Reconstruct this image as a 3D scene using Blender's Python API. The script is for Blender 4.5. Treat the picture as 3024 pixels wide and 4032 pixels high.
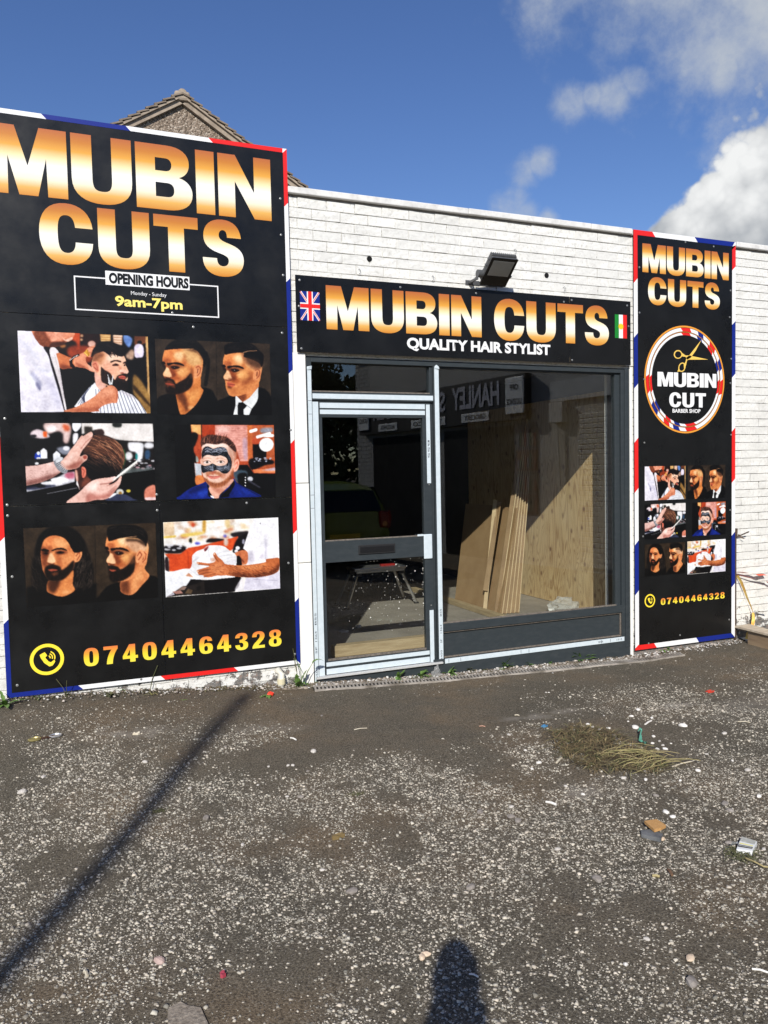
import bpy, bmesh, math, random
import numpy as np
from mathutils import Vector, Matrix, Euler, noise as mnoise
rad = math.radians
for o in list(bpy.data.objects): bpy.data.objects.remove(o)
SC = bpy.context.scene
COL = SC.collection
# ---------------------------------------------------------------- camera
CAM = Vector((0, -5.5906, 1.65)); FPX = 3028.0
def cam_axes(yaw, pitch, roll):
    f = Vector((math.sin(yaw)*math.cos(pitch), math.cos(yaw)*math.cos(pitch), math.sin(pitch)))
    r = Vector((math.cos(yaw), -math.sin(yaw), 0)); u = r.cross(f)
    return math.cos(roll)*r + math.sin(roll)*u, -math.sin(roll)*r + math.cos(roll)*u, f
RT, UP, FW = cam_axes(rad(22.29), rad(-2.94), rad(-1.21))
cd = bpy.data.cameras.new('camera'); cam = bpy.data.objects.new('camera', cd); COL.objects.link(cam)
cam.matrix_world = Matrix(((RT.x, UP.x, -FW.x, CAM.x), (RT.y, UP.y, -FW.y, CAM.y), (RT.z, UP.z, -FW.z, CAM.z), (0, 0, 0, 1)))
cd.sensor_fit = 'VERTICAL'; cd.sensor_height = 36.0; cd.lens = 36.0 * FPX / 4032; cd.clip_start = .05; cd.clip_end = 3000
SC.camera = cam
def ray(px, py): return (RT*((px-1512)/FPX) - UP*((py-2016)/FPX) + FW)
# ---------------------------------------------------------------- light and sky
SUN_AZ, SUN_EL = 62.0, 32.6          # direction the light travels to (from +X towards +Y), and the sun's height
sd = Vector((math.cos(rad(SUN_AZ))*math.cos(rad(SUN_EL)), math.sin(rad(SUN_AZ))*math.cos(rad(SUN_EL)), -math.sin(rad(SUN_EL))))
sl = bpy.data.lights.new('sun', 'SUN'); sl.energy = 4.6; sl.angle = rad(.53); sl.color = (1, .955, .88)
so = bpy.data.objects.new('sun', sl); COL.objects.link(so); so.rotation_euler = sd.to_track_quat('-Z', 'Y').to_euler()
SC.view_settings.view_transform = 'Standard'; SC.view_settings.look = 'None'
SC.view_settings.exposure = .15; SC.view_settings.gamma = 1
SC.render.resolution_x = 768; SC.render.resolution_y = 1024
w = bpy.data.worlds.new('World'); SC.world = w; w.use_nodes = True
N = w.node_tree; N.nodes.clear()
def nd(T, kind, ins=None, **kw):
    n = T.nodes.new(kind)
    for k, v in kw.items(): setattr(n, k, v)
    for k, v in (ins or {}).items():
        if isinstance(v, bpy.types.NodeSocket): T.links.new(v, n.inputs[k])
        else: n.inputs[k].default_value = v
    return n
def mth(T, op, a, b=None, c=None, clamp=False):
    n = T.nodes.new('ShaderNodeMath'); n.operation = op; n.use_clamp = clamp
    for i, v in enumerate((a, b, c)):
        if v is None: continue
        if isinstance(v, bpy.types.NodeSocket): T.links.new(v, n.inputs[i])
        else: n.inputs[i].default_value = v
    return n.outputs[0]
def mixc(T, f, a, b, bt='MIX'):
    n = T.nodes.new('ShaderNodeMix'); n.data_type = 'RGBA'; n.blend_type = bt
    for i, v in ((0, f), (6, a), (7, b)):
        if isinstance(v, bpy.types.NodeSocket): T.links.new(v, n.inputs[i])
        else: n.inputs[i].default_value = v if i == 0 else (tuple(v)+(1,))[:4]
    return n.outputs[2]
def ramp(T, f, stops, interp='LINEAR'):
    n = T.nodes.new('ShaderNodeValToRGB'); T.links.new(f, n.inputs[0]); cr = n.color_ramp; cr.interpolation = interp
    while len(cr.elements) < len(stops): cr.elements.new(.5)
    for e, (p, c) in zip(cr.elements, stops):
        e.position = p; e.color = (tuple(c)+(1,))[:4] if hasattr(c, '__len__') else (c, c, c, 1)
    return n.outputs[0]
sky = nd(N, 'ShaderNodeTexSky', sky_type='NISHITA', sun_disc=False, sun_elevation=rad(SUN_EL), altitude=200, air_density=1., dust_density=.25, ozone_density=3.)
sky.sun_rotation = math.atan2(-sd.x, -sd.y)
tc = nd(N, 'ShaderNodeTexCoord'); dirv = nd(N, 'ShaderNodeVectorMath', {0: tc.outputs['Generated']}, operation='NORMALIZE').outputs[0]
n1 = nd(N, 'ShaderNodeTexNoise', {'Vector': dirv, 'Scale': 5.5, 'Detail': 9., 'Roughness': .58}).outputs[0]
n2 = nd(N, 'ShaderNodeTexNoise', {'Vector': dirv, 'Scale': 19., 'Detail': 9., 'Roughness': .66}).outputs[0]
lob = nd(N, 'ShaderNodeTexVoronoi', {'Vector': dirv, 'Scale': 26., 'Detail': 2., 'Roughness': .55}, feature='F1', distance='EUCLIDEAN').outputs[0]
def blobs(lst):
    tot = None
    for px, py, r in lst:
        d = ray(px, py).normalized()
        q = nd(N, 'ShaderNodeVectorMath', {0: dirv, 1: tuple(d)}, operation='DISTANCE').outputs['Value']
        m = mth(N, 'SUBTRACT', 1., mth(N, 'DIVIDE', q, r))
        tot = m if tot is None else mth(N, 'MAXIMUM', tot, m)
    return tot
wisp = blobs([(2950,20,.13),(2700,60,.13),(2450,10,.11),(2750,180,.09),(3050,170,.10),(2250,20,.09),(2640,240,.045),(2850,280,.04),(2420,370,.037),(2500,310,.034),(2250,395,.036),(2330,375,.025),(2050,680,.036),(2120,650,.026),(2010,800,.04),(2060,850,.035),(2150,860,.02),(3400,60,.2),(3700,400,.2)])
wm = mth(N, 'ADD', mth(N, 'MULTIPLY', mth(N, 'MINIMUM', wisp, .7), 1.35), mth(N, 'MULTIPLY', mth(N, 'SUBTRACT', n1, .53), 2.6))
wm = mth(N, 'ADD', wm, mth(N, 'MULTIPLY', mth(N, 'SUBTRACT', n2, .5), 1.5))
wmask = nd(N, 'ShaderNodeMapRange', {'Value': wm, 'From Min': .12, 'From Max': 1.45, 'To Max': .80}, interpolation_type='SMOOTHSTEP').outputs[0]
cum = blobs([(2960,870,.092),(2800,905,.072),(3110,800,.125),(2660,945,.046),(2985,770,.055),(2830,790,.046),(3350,800,.2),(3700,900,.25)])
cm = mth(N, 'ADD', mth(N, 'MULTIPLY', cum, 1.7), mth(N, 'MULTIPLY', mth(N, 'SUBTRACT', .42, lob), .42))
cm = mth(N, 'ADD', cm, mth(N, 'MULTIPLY', mth(N, 'SUBTRACT', n2, .5), .55))
cmask = nd(N, 'ShaderNodeMapRange', {'Value': cm, 'From Min': .14, 'From Max': .42}, interpolation_type='SMOOTHSTEP').outputs[0]
top = blobs([(2870,710,.085),(3000,640,.10),(2740,800,.07),(2990,740,.06)])
shade = mth(N, 'ADD', mth(N, 'MULTIPLY', top, .9), mth(N, 'MULTIPLY', mth(N, 'SUBTRACT', n1, .5), 1.8))
shade = mth(N, 'ADD', shade, mth(N, 'MULTIPLY', mth(N, 'SUBTRACT', .4, lob), .5))
ccol = ramp(N, shade, [(0., (.40,.43,.47)), (.35, (.62,.64,.66)), (.75, (.92,.93,.93))])
wcol = ramp(N, n1, [(.35, (.46,.52,.60)), (.62, (.62,.65,.66))])
cloudc = mixc(N, cmask, wcol, ccol)
msk = mth(N, 'MAXIMUM', wmask, cmask)
skc = nd(N, 'ShaderNodeHueSaturation', {'Color': sky.outputs[0], 'Saturation': 1.16, 'Value': .92, 'Hue': .513}).outputs[0]
bg1 = nd(N, 'ShaderNodeBackground', {'Color': skc, 'Strength': .118})
bg2 = nd(N, 'ShaderNodeBackground', {'Color': cloudc, 'Strength': .88})
mx = nd(N, 'ShaderNodeMixShader', {0: msk, 1: bg1.outputs[0], 2: bg2.outputs[0]})
nd(N, 'ShaderNodeOutputWorld', {0: mx.outputs[0]})
# ---------------------------------------------------------------- helpers
rnd = random.Random(5); nr = np.random.RandomState(11)
def lin(c): return tuple((x/255/12.92 if x/255 <= .04045 else ((x/255+.055)/1.055)**2.4) for x in c)
MATS = {}
def mat(name, col=(.5,.5,.5), rough=.6, metal=0., spec=.5, build=None):
    if name in MATS: return MATS[name]
    m = bpy.data.materials.new(name); m.use_nodes = True; T = m.node_tree
    b = T.nodes['Principled BSDF']; b.inputs['Base Color'].default_value = (tuple(col)+(1,))[:4]
    b.inputs['Roughness'].default_value = rough; b.inputs['Metallic'].default_value = metal; b.inputs['Specular IOR Level'].default_value = spec
    if build: build(T, b)
    MATS[name] = m; return m
def oc(T, scale=None):
    t = nd(T, 'ShaderNodeTexCoord').outputs['Object']
    if scale is None: return t
    return nd(T, 'ShaderNodeMapping', {'Vector': t, 'Scale': scale}).outputs[0]
def bump(T, b, h, s=.4, d=.01):
    n = nd(T, 'ShaderNodeBump', {'Height': h, 'Strength': s, 'Distance': d}); T.links.new(n.outputs[0], b.inputs['Normal'])
def mottled(name, c1, c2, scale=8., rough=.6, detail=8., bs=.2, bd=.004, stretch=(1,1,1), metal=0., spec=.5, lo=.35, hi=.65):
    def f(T, b):
        v = oc(T, stretch); n = nd(T, 'ShaderNodeTexNoise', {'Vector': v, 'Scale': scale, 'Detail': detail, 'Roughness': .6}).outputs[0]
        T.links.new(ramp(T, n, [(lo, c1), (hi, c2)]), b.inputs['Base Color'])
        if bs: bump(T, b, n, bs, bd)
    return mat(name, c1, rough, metal, spec, f)
def tag(o, label=None, cat=None, group=None, kind=None):
    if label: o['label'] = label
    if cat: o['category'] = cat
    if group: o['group'] = group
    if kind: o['kind'] = kind
    return o
def empty(name, loc, label, cat, group=None):
    o = bpy.data.objects.new(name, None); COL.objects.link(o); o.location = loc; o.empty_display_size = .1
    return tag(o, label, cat, group)
class MB:
    """collects shapes given in world coordinates; build() links them as one mesh object"""
    def __init__(s): s.v = []; s.f = []; s.mi = []; s.cur = 0; s.col = []
    def add(s, vs, fs):
        k = len(s.v); s.v += [tuple(v) for v in vs]; s.f += [tuple(i+k for i in f) for f in fs]; s.mi += [s.cur]*len(fs); return s
    def box(s, x0, x1, y0, y1, z0, z1, M=None):
        vs = [Vector((x, y, z)) for x in (x0, x1) for y in (y0, y1) for z in (z0, z1)]
        if M is not None: vs = [M @ v for v in vs]
        return s.add(vs, [(0,1,3,2), (4,6,7,5), (0,4,5,1), (2,3,7,6), (0,2,6,4), (1,5,7,3)])
    def bbox(s, x0, x1, y0, y1, z0, z1, c=.003, M=None):
        """box with chamfered edges"""
        bm = bmesh.new(); bmesh.ops.create_cube(bm, size=1)
        for v in bm.verts: v.co = Vector(((x0+x1)/2+v.co.x*(x1-x0), (y0+y1)/2+v.co.y*(y1-y0), (z0+z1)/2+v.co.z*(z1-z0)))
        bmesh.ops.bevel(bm, geom=list(bm.edges), offset=c, segments=2, affect='EDGES', profile=.5)
        if M is not None: bm.transform(M)
        bm.verts.index_update(); s.add([v.co for v in bm.verts], [[v.index for v in f.verts] for f in bm.faces]); bm.free(); return s
    def tube(s, pts, r, n=8, cap=True):
        pts = [Vector(p) for p in pts]; rs = r if hasattr(r, '__len__') else [r]*len(pts); vs = []; fs = []
        ref = Vector((0, 0, 1))
        for i, p in enumerate(pts):
            t = (pts[min(i+1, len(pts)-1)] - pts[max(i-1, 0)]).normalized()
            a = t.cross(ref if abs(t.z) < .9 else Vector((1, 0, 0))).normalized(); b = t.cross(a)
            vs += [p + (a*math.cos(q)+b*math.sin(q))*rs[i] for q in (2*math.pi*j/n for j in range(n))]
        for i in range(len(pts)-1):
            for j in range(n): fs.append((i*n+j, i*n+(j+1) % n, (i+1)*n+(j+1) % n, (i+1)*n+j))
        if cap: fs += [tuple(range(n))[::-1], tuple(range((len(pts)-1)*n, len(pts)*n))]
        return s.add(vs, fs)
    def quad(s, *p): return s.add(p, [tuple(range(len(p)))])
    def prism(s, poly, y0, y1):
        """poly in (x, z), front at y0"""
        n = len(poly); vs = [(x, y0, z) for x, z in poly] + [(x, y1, z) for x, z in poly]
        return s.add(vs, [tuple(range(n)), tuple(range(n, 2*n))[::-1]] + [(i, (i+1) % n, n+(i+1) % n, n+i) for i in range(n)])
    def build(s, name, m, parent=None, smooth=False, mats=None):
        me = bpy.data.meshes.new(name); org = parent_origin(parent) if parent else Vector((0, 0, 0))
        me.from_pydata([tuple(Vector(v)-org) for v in s.v], [], s.f); me.update()
        if smooth: me.polygons.foreach_set('use_smooth', [True]*len(me.polygons))
        for x in (mats or [m]): me.materials.append(x)
        if mats: me.polygons.foreach_set('material_index', s.mi)
        o = bpy.data.objects.new(name, me); COL.objects.link(o)
        if parent: o.parent = parent
        return o
def parent_origin(p):
    v = Vector(p.location); q = p.parent
    while q: v += Vector(q.location); q = q.parent
    return v
def fix_normals(o):
    bm = bmesh.new(); bm.from_mesh(o.data); bmesh.ops.recalc_face_normals(bm, faces=bm.faces); bm.to_mesh(o.data); bm.free(); return o
def copy_thing(root, loc, rz, label=None, scale=1.):
    r = root.copy(); COL.objects.link(r); r.location = loc; r.rotation_euler = (0, 0, rz); r.scale = (scale,)*3
    if label: r['label'] = label
    for ch in root.children:
        c = ch.copy(); COL.objects.link(c); c.parent = r
        for g in ch.children:
            d = g.copy(); COL.objects.link(d); d.parent = c
    return r
# ground height: falls gently along the shop front, flat further out
GX = [-40, -3, -.42, .16, 1.61, 2.75, 4.69, 5.95, 8, 40]; GZ = [.5, .36, .21, .18, .055, -.01, -.075, -.06, -.09, -.09]
def gz(x, y):
    t = min(max((y+2.3)/2.1, 0), 1); t = t*t*(3-2*t)
    return .03 + (np.interp(x, GX, GZ)-.03)*t
def on_ground(px, py):
    r = ray(px, py); z = .03
    for _ in range(12):
        t = (z-CAM.z)/r.z; p = CAM+r*t; z = float(gz(p.x, p.y))
    return Vector((p.x, p.y, z))
def on_wall(px, py, Y=0.):
    r = ray(px, py); return CAM + r*((Y-CAM.y)/r.y)
def at_z(px, py, Z):
    r = ray(px, py); return CAM + r*((Z-CAM.z)/r.z)
# lettering -------------------------------------------------------
GLY = {
'M': (1.0, ["M0,0 L0,1 L.35,1 L.5,.43 L.655,1 L1,1 L1,0 L.745,0 L.735,.56 L.62,0 L.385,0 L.255,.56 L.25,0"]),
'U': (.80, ["M0,1 L.27,1 L.27,.36 C.27,.2 .31,.17 .40,.17 C.49,.17 .53,.2 .53,.36 L.53,1 L.80,1 L.80,.34 C.80,.08 .63,-.02 .40,-.02 C.17,-.02 0,.08 0,.34"]),
'B': (.79, ["M0,0 L0,1 L.44,1 C.64,1 .75,.9 .75,.75 C.75,.63 .69,.55 .60,.52 C.72,.49 .79,.40 .79,.28 C.79,.09 .65,0 .44,0", "M.27,.60 L.41,.60 C.47,.60 .50,.64 .50,.70 C.50,.76 .47,.80 .41,.80 L.27,.80", "M.27,.20 L.43,.20 C.50,.20 .53,.24 .53,.31 C.53,.38 .50,.42 .43,.42 L.27,.42"]),
'I': (.27, ["M0,0 L0,1 L.27,1 L.27,0"]),
'N': (.80, ["M0,0 L0,1 L.26,1 L.54,.42 L.54,1 L.80,1 L.80,0 L.54,0 L.25,.58 L.25,0"]),
'C': (.80, ["M.79,.62 C.77,.88 .62,1.02 .40,1.02 C.14,1.02 0,.83 0,.5 C0,.17 .14,-.02 .40,-.02 C.63,-.02 .78,.12 .79,.37 L.53,.37 C.53,.25 .48,.18 .40,.18 C.30,.18 .27,.27 .27,.5 C.27,.73 .30,.82 .40,.82 C.48,.82 .52,.75 .53,.62"]),
'T': (.72, ["M0,1 L.72,1 L.72,.79 L.49,.79 L.49,0 L.23,0 L.23,.79 L0,.79"]),
'S': (.70, ["M.66,.70 C.64,.90 .54,1.02 .34,1.02 C.15,1.02 .02,.90 .02,.70 C.02,.54 .11,.46 .27,.41 C.40,.37 .44,.34 .44,.28 C.44,.21 .40,.17 .34,.17 C.27,.17 .24,.22 .24,.31 L0,.31 C0,.10 .12,-.02 .34,-.02 C.56,-.02 .70,.10 .70,.30 C.70,.47 .60,.54 .45,.59 C.33,.63 .28,.66 .28,.73 C.28,.79 .31,.83 .35,.83 C.40,.83 .42,.78 .42,.70"]),
'0': (.52, ["M.26,1.01 C.45,1.01 .52,.87 .52,.5 C.52,.13 .45,-.01 .26,-.01 C.07,-.01 0,.13 0,.5 C0,.87 .07,1.01 .26,1.01", "M.26,.84 C.20,.84 .19,.76 .19,.5 C.19,.24 .20,.16 .26,.16 C.32,.16 .33,.24 .33,.5 C.33,.76 .32,.84 .26,.84"]),
'7': (.5, ["M0,1 L.5,1 L.5,.84 C.38,.6 .32,.35 .31,0 L.1,0 C.11,.3 .18,.6 .28,.81 L0,.81"]),
'4': (.54, ["M.24,1 L.45,1 L.45,.36 L.54,.36 L.54,.19 L.45,.19 L.45,0 L.26,0 L.26,.19 L0,.19 L0,.36", "M.26,.36 L.15,.36 L.26,.7"]),
'6': (.52, ["M.5,.73 C.49,.92 .42,1.01 .27,1.01 C.08,1.01 0,.86 0,.5 C0,.12 .08,-.01 .27,-.01 C.44,-.01 .52,.1 .52,.32 C.52,.52 .45,.62 .32,.62 C.26,.62 .22,.6 .19,.55 C.19,.76 .21,.85 .27,.85 C.31,.85 .32,.81 .32,.73", "M.26,.46 C.31,.46 .33,.41 .33,.31 C.33,.2 .31,.15 .26,.15 C.21,.15 .19,.2 .19,.31 C.19,.41 .21,.46 .26,.46"]),
'3': (.51, ["M0,.72 C.01,.91 .09,1.01 .25,1.01 C.41,1.01 .49,.91 .49,.76 C.49,.65 .45,.57 .36,.53 C.46,.49 .51,.41 .51,.28 C.51,.09 .42,-.01 .25,-.01 C.09,-.01 0,.1 0,.3 L.18,.3 C.18,.2 .2,.15 .25,.15 C.3,.15 .32,.2 .32,.29 C.32,.4 .28,.44 .17,.44 L.17,.6 C.27,.6 .31,.64 .31,.73 C.31,.81 .29,.85 .25,.85 C.2,.85 .18,.81 .18,.72"]),
'2': (.5, ["M0,.68 L.18,.68 C.18,.8 .2,.85 .25,.85 C.3,.85 .31,.81 .31,.73 C.31,.62 .24,.52 .13,.36 C.04,.23 0,.15 0,0 L.5,0 L.5,.17 L.24,.17 C.27,.24 .33,.32 .38,.4 C.46,.52 .5,.61 .5,.73 C.5,.91 .42,1.01 .26,1.01 C.09,1.01 0,.9 0,.68"]),
'8': (.52, ["M.26,1.01 C.43,1.01 .5,.91 .5,.76 C.5,.65 .46,.58 .39,.53 C.48,.48 .52,.4 .52,.27 C.52,.09 .44,-.01 .26,-.01 C.08,-.01 0,.09 0,.27 C0,.4 .04,.48 .13,.53 C.06,.58 .02,.65 .02,.76 C.02,.91 .09,1.01 .26,1.01", "M.26,.86 C.21,.86 .2,.82 .2,.74 C.2,.65 .22,.61 .26,.61 C.3,.61 .32,.65 .32,.74 C.32,.82 .31,.86 .26,.86", "M.26,.45 C.21,.45 .19,.4 .19,.3 C.19,.19 .21,.15 .26,.15 C.31,.15 .33,.19 .33,.3 C.33,.4 .31,.45 .26,.45"]),
}
def path_pts(d):
    out = []; tk = d.replace('M', ' M ').replace('L', ' L ').replace('C', ' C ').split(); i = 0; cmd = 'M'
    P = lambda s: tuple(float(v) for v in s.split(','))
    while i < len(tk):
        if tk[i] in 'MLC': cmd = tk[i]; i += 1; continue
        if cmd in 'ML': out.append(P(tk[i])); i += 1
        else:
            a, b, c, e = out[-1], P(tk[i]), P(tk[i+1]), P(tk[i+2]); i += 3
            for k in range(1, 9):
                t = k/8; u = 1-t
                out.append(tuple(u**3*a[j]+3*u*u*t*b[j]+3*u*t*t*c[j]+t**3*e[j] for j in (0, 1)))
    if math.dist(out[0], out[-1]) < 1e-4: out.pop()
    return out
def curve_to_mesh(cu, name):
    o = bpy.data.objects.new('tmp', cu); COL.objects.link(o); bpy.context.view_layer.update()
    me = bpy.data.meshes.new_from_object(o.evaluated_get(bpy.context.evaluated_depsgraph_get())); me.name = name
    bpy.data.objects.remove(o); bpy.data.curves.remove(cu); return me
def fill_shape(loops):
    cu = bpy.data.curves.new('c', 'CURVE'); cu.dimensions = '2D'; cu.fill_mode = 'BOTH'
    for L in loops:
        s = cu.splines.new('POLY'); s.points.add(len(L)-1); s.use_cyclic_u = True
        for q, (x, y) in zip(s.points, L): q.co = (x, y, 0, 1)
    return curve_to_mesh(cu, 'c')
def place_flat(me, name, m, parent, x0, x1, z0, z1, y, rot=0, basis=None):
    """scale a flat XY mesh into the facade rectangle x0..x1, z0..z1 at depth y"""
    co = np.empty(len(me.vertices)*3); me.vertices.foreach_get('co', co); co = co.reshape(-1, 3)
    if rot: co = np.stack([-co[:, 1]*rot, co[:, 0]*rot, co[:, 2]], 1)
    mn, mx_ = co.min(0), co.max(0); u = (co[:, 0]-mn[0])/(mx_[0]-mn[0]); v = (co[:, 1]-mn[1])/(mx_[1]-mn[1]+1e-9)
    org = parent_origin(parent) if parent else Vector((0, 0, 0))
    if basis is None: out = np.stack([x0+u*(x1-x0), np.full(len(u), y), z0+v*(z1-z0)], 1)
    else:
        O, D = basis; out = np.array(O)[None] + np.outer(x0+u*(x1-x0), D) + np.outer(z0+v*(z1-z0), (0, 0, 1))
    out -= np.array(org)[None]
    gr = me.attributes.new('rise', 'FLOAT', 'POINT'); gr.data.foreach_set('value', v)
    me.vertices.foreach_set('co', out.ravel()); me.update(); me.materials.clear(); me.materials.append(m)
    bm = bmesh.new(); bm.from_mesh(me)
    bmesh.ops.remove_doubles(bm, verts=bm.verts, dist=1e-5)
    want = Vector((0, -1, 0)) if basis is None else Vector((basis[1][1], -basis[1][0], 0))
    for f in bm.faces:
        if f.normal.dot(want) < 0: f.normal_flip()
    bm.to_mesh(me); bm.free()
    o = bpy.data.objects.new(name, me); COL.objects.link(o); o.parent = parent; return o
def heavy(word, name, m, parent, x0, x1, z0, z1, y, gap=.045, space=.28):
    loops = []; x = 0
    for ch in word:
        if ch == ' ': x += space; continue
        wd, paths = GLY[ch]
        for p in paths: loops.append([(a+x, b) for a, b in path_pts(p)])
        x += wd+gap
    return place_flat(fill_shape(loops), name, m, parent, x0, x1, z0, z1, y)
def text(body, name, m, parent, x0, x1, z0, z1, y, bold=.0, rot=0, basis=None, spacing=1.):
    cu = bpy.data.curves.new('t', 'FONT'); cu.body = body; cu.size = 1; cu.offset = bold; cu.space_character = spacing; cu.resolution_u = 4; cu.dimensions = '2D'
    return place_flat(curve_to_mesh(cu, name), name, m, parent, x0, x1, z0, z1, y, rot, basis)
def ringloop(cx, cz, r, n=64): return [(cx+r*math.cos(2*math.pi*i/n), cz+r*math.sin(2*math.pi*i/n)) for i in range(n)]
def flat_loops(loops, name, m, parent, y):
    a = np.array([p for L in loops for p in L]); return place_flat(fill_shape(loops), name, m, parent, a[:, 0].min(), a[:, 0].max(), a[:, 1].min(), a[:, 1].max(), y)
def print_mesh(name, img, parent, x0, x1, z0, z1, y, quad=None):
    ny, nx, _ = img.shape; X, Z = np.meshgrid(np.linspace(x0, x1, nx), np.linspace(z1, z0, ny))
    org = parent_origin(parent); co = np.stack([X-org.x, np.full(X.shape, y-org.y), Z-org.z], -1).reshape(-1, 3)
    idx = np.arange(nx*ny).reshape(ny, nx); f = np.stack([idx[:-1, :-1], idx[1:, :-1], idx[1:, 1:], idx[:-1, 1:]], -1).reshape(-1, 4)
    me = bpy.data.meshes.new(name); me.vertices.add(len(co)); me.vertices.foreach_set('co', co.ravel())
    me.loops.add(f.size); me.loops.foreach_set('vertex_index', f.ravel()); me.polygons.add(len(f)); me.polygons.foreach_set('loop_start', np.arange(len(f))*4); me.update(calc_edges=True)
    c = np.clip(img/255., 0, 1).reshape(-1, 3); c = np.where(c <= .04045, c/12.92, ((c+.055)/1.055)**2.4)*.82
    at = me.color_attributes.new('print', 'FLOAT_COLOR', 'POINT'); at.data.foreach_set('color', np.concatenate([c, np.ones((len(c), 1))], 1).ravel())
    me.materials.append(mat_print()); o = bpy.data.objects.new(name, me); COL.objects.link(o); o.parent = parent; return o
def mat_print():
    def f(T, b): T.links.new(nd(T, 'ShaderNodeAttribute', attribute_name='print').outputs['Color'], b.inputs['Base Color'])
    return mat('printed_picture', (.5,.5,.5), .38, 0, .35, f)
# ---------------------------------------------------------------- printed pictures (painted in code, stored as vertex colours)
class Canvas:
    def __init__(s, W, H, res=420, bg=(0,0,0)):
        s.k = res / W; s.w = res; s.h = int(H * s.k)
        yy, xx = np.mgrid[0:s.h, 0:s.w]
        s.X = (xx + .5) / s.k; s.Y = (yy + .5) / s.k
        s.im = np.zeros((s.h, s.w, 3)) + np.array(bg, float)
        s.rng = np.random.RandomState(7)
    def _blur(s, m, sig):
        sig *= s.k
        if sig < .35: return m
        p = int(3 * sig) + 2
        q = np.pad(m, p, mode='edge')
        fy = np.fft.fftfreq(q.shape[0])[:, None]; fx = np.fft.rfftfreq(q.shape[1])[None, :]
        g = np.exp(-2 * np.pi**2 * sig**2 * (fx**2 + fy**2))
        return np.fft.irfft2(np.fft.rfft2(q) * g, s=q.shape)[p:-p, p:-p]
    def mask(s, pts, smooth=True):
        P = np.array(pts, float).reshape(-1, 2)
        if smooth and len(P) > 3:
            n = len(P); out = []
            for i in range(n):
                a, b, c, d = P[i-1], P[i], P[(i+1) % n], P[(i+2) % n]
                for t in (0, .25, .5, .75):
                    out.append(.5 * (2*b + (c-a)*t + (2*a-5*b+4*c-d)*t*t + (3*b-a-3*c+d)*t**3))
            P = np.array(out)
        m = np.zeros((s.h, s.w), bool)
        x0, y0 = P[-1]
        for x1, y1 in P:
            if y0 != y1:
                r0, r1 = sorted((y0, y1))
                j0 = max(0, int(r0 * s.k) - 1); j1 = min(s.h, int(r1 * s.k) + 2)
                if j1 > j0:
                    Y = s.Y[j0:j1]; X = s.X[j0:j1]
                    m[j0:j1] ^= ((y0 > Y) != (y1 > Y)) & (X < (x1-x0) * (Y-y0) / (y1-y0) + x0)
            x0, y0 = x1, y1
        return m.astype(float)
    def put(s, m, col, a=1.):
        m = np.clip(m * a, 0, 1)[..., None]; s.im = s.im * (1-m) + np.array(col, float) * m
    def poly(s, pts, col, blur=2, a=1., smooth=True, within=None):
        m = s._blur(s.mask(pts, smooth), blur)
        if within is not None: m = m * within
        s.put(m, col, a); return m
    def ell(s, x, y, rx, ry, col, blur=2, a=1., rot=0, within=None):
        c, n = math.cos(rot), math.sin(rot); dx, dy = s.X-x, s.Y-y
        m = s._blur((((dx*c+dy*n)/rx)**2 + ((dy*c-dx*n)/ry)**2 < 1).astype(float), blur)
        if within is not None: m = m * within
        s.put(m, col, a); return m
    def line(s, pts, w, col, blur=1, a=1., within=None):
        P = np.array(pts, float).reshape(-1, 2); r = w/2 + 2/s.k + 3*blur
        i0, j0 = [max(0, int((v - r) * s.k)) for v in P.min(0)]; i1, j1 = [int((v + r) * s.k) + 2 for v in P.max(0)]
        X = s.X[j0:j1, i0:i1]; Y = s.Y[j0:j1, i0:i1]
        if X.size == 0: return
        d = np.full(X.shape, 1e9)
        for (x0, y0), (x1, y1) in zip(P[:-1], P[1:]):
            L = (x1-x0)**2 + (y1-y0)**2 + 1e-9
            t = np.clip(((X-x0)*(x1-x0) + (Y-y0)*(y1-y0)) / L, 0, 1)
            d = np.minimum(d, np.hypot(X-x0-t*(x1-x0), Y-y0-t*(y1-y0)))
        m = np.clip((w/2 - d) * s.k + .5, 0, 1); m = s._blur(m, blur)
        if within is not None: m = m * within[j0:j1, i0:i1]
        m = np.clip(m * a, 0, 1)[..., None]
        s.im[j0:j1, i0:i1] = s.im[j0:j1, i0:i1] * (1-m) + np.array(col, float) * m
    def noise(s, sx, sy=None):
        n = s.rng.randn(s.h, s.w); sy = sy or sx
        sx *= s.k; sy *= s.k
        fy = np.fft.fftfreq(s.h)[:, None]; fx = np.fft.rfftfreq(s.w)[None, :]
        n = np.fft.irfft2(np.fft.rfft2(n) * np.exp(-2*np.pi**2*((sx*fx)**2 + (sy*fy)**2)), s=n.shape)
        return n / (n.std() + 1e-9)
    def grain(s, m, amt, sx, sy=None): s.im = np.clip(s.im + (s.noise(sx, sy) * amt * .5 * m)[..., None], 0, 255)
    def hair(s, m, n, box, ang, L, cols, w=5, a=.6, bend=0.):
        for i in range(n):
            x = s.rng.uniform(box[0], box[2]); y = s.rng.uniform(box[1], box[3])
            t = (ang(x, y) if callable(ang) else ang) + s.rng.normal(0, .12)
            l = L * s.rng.uniform(.5, 1.2); c = cols[s.rng.randint(len(cols))]
            P = [(x, y)]
            for q in range(4):
                x += math.cos(t)*l/4; y += math.sin(t)*l/4; t += bend/4; P.append((x, y))
            s.line(P, w, c, 0, a, m)
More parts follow.
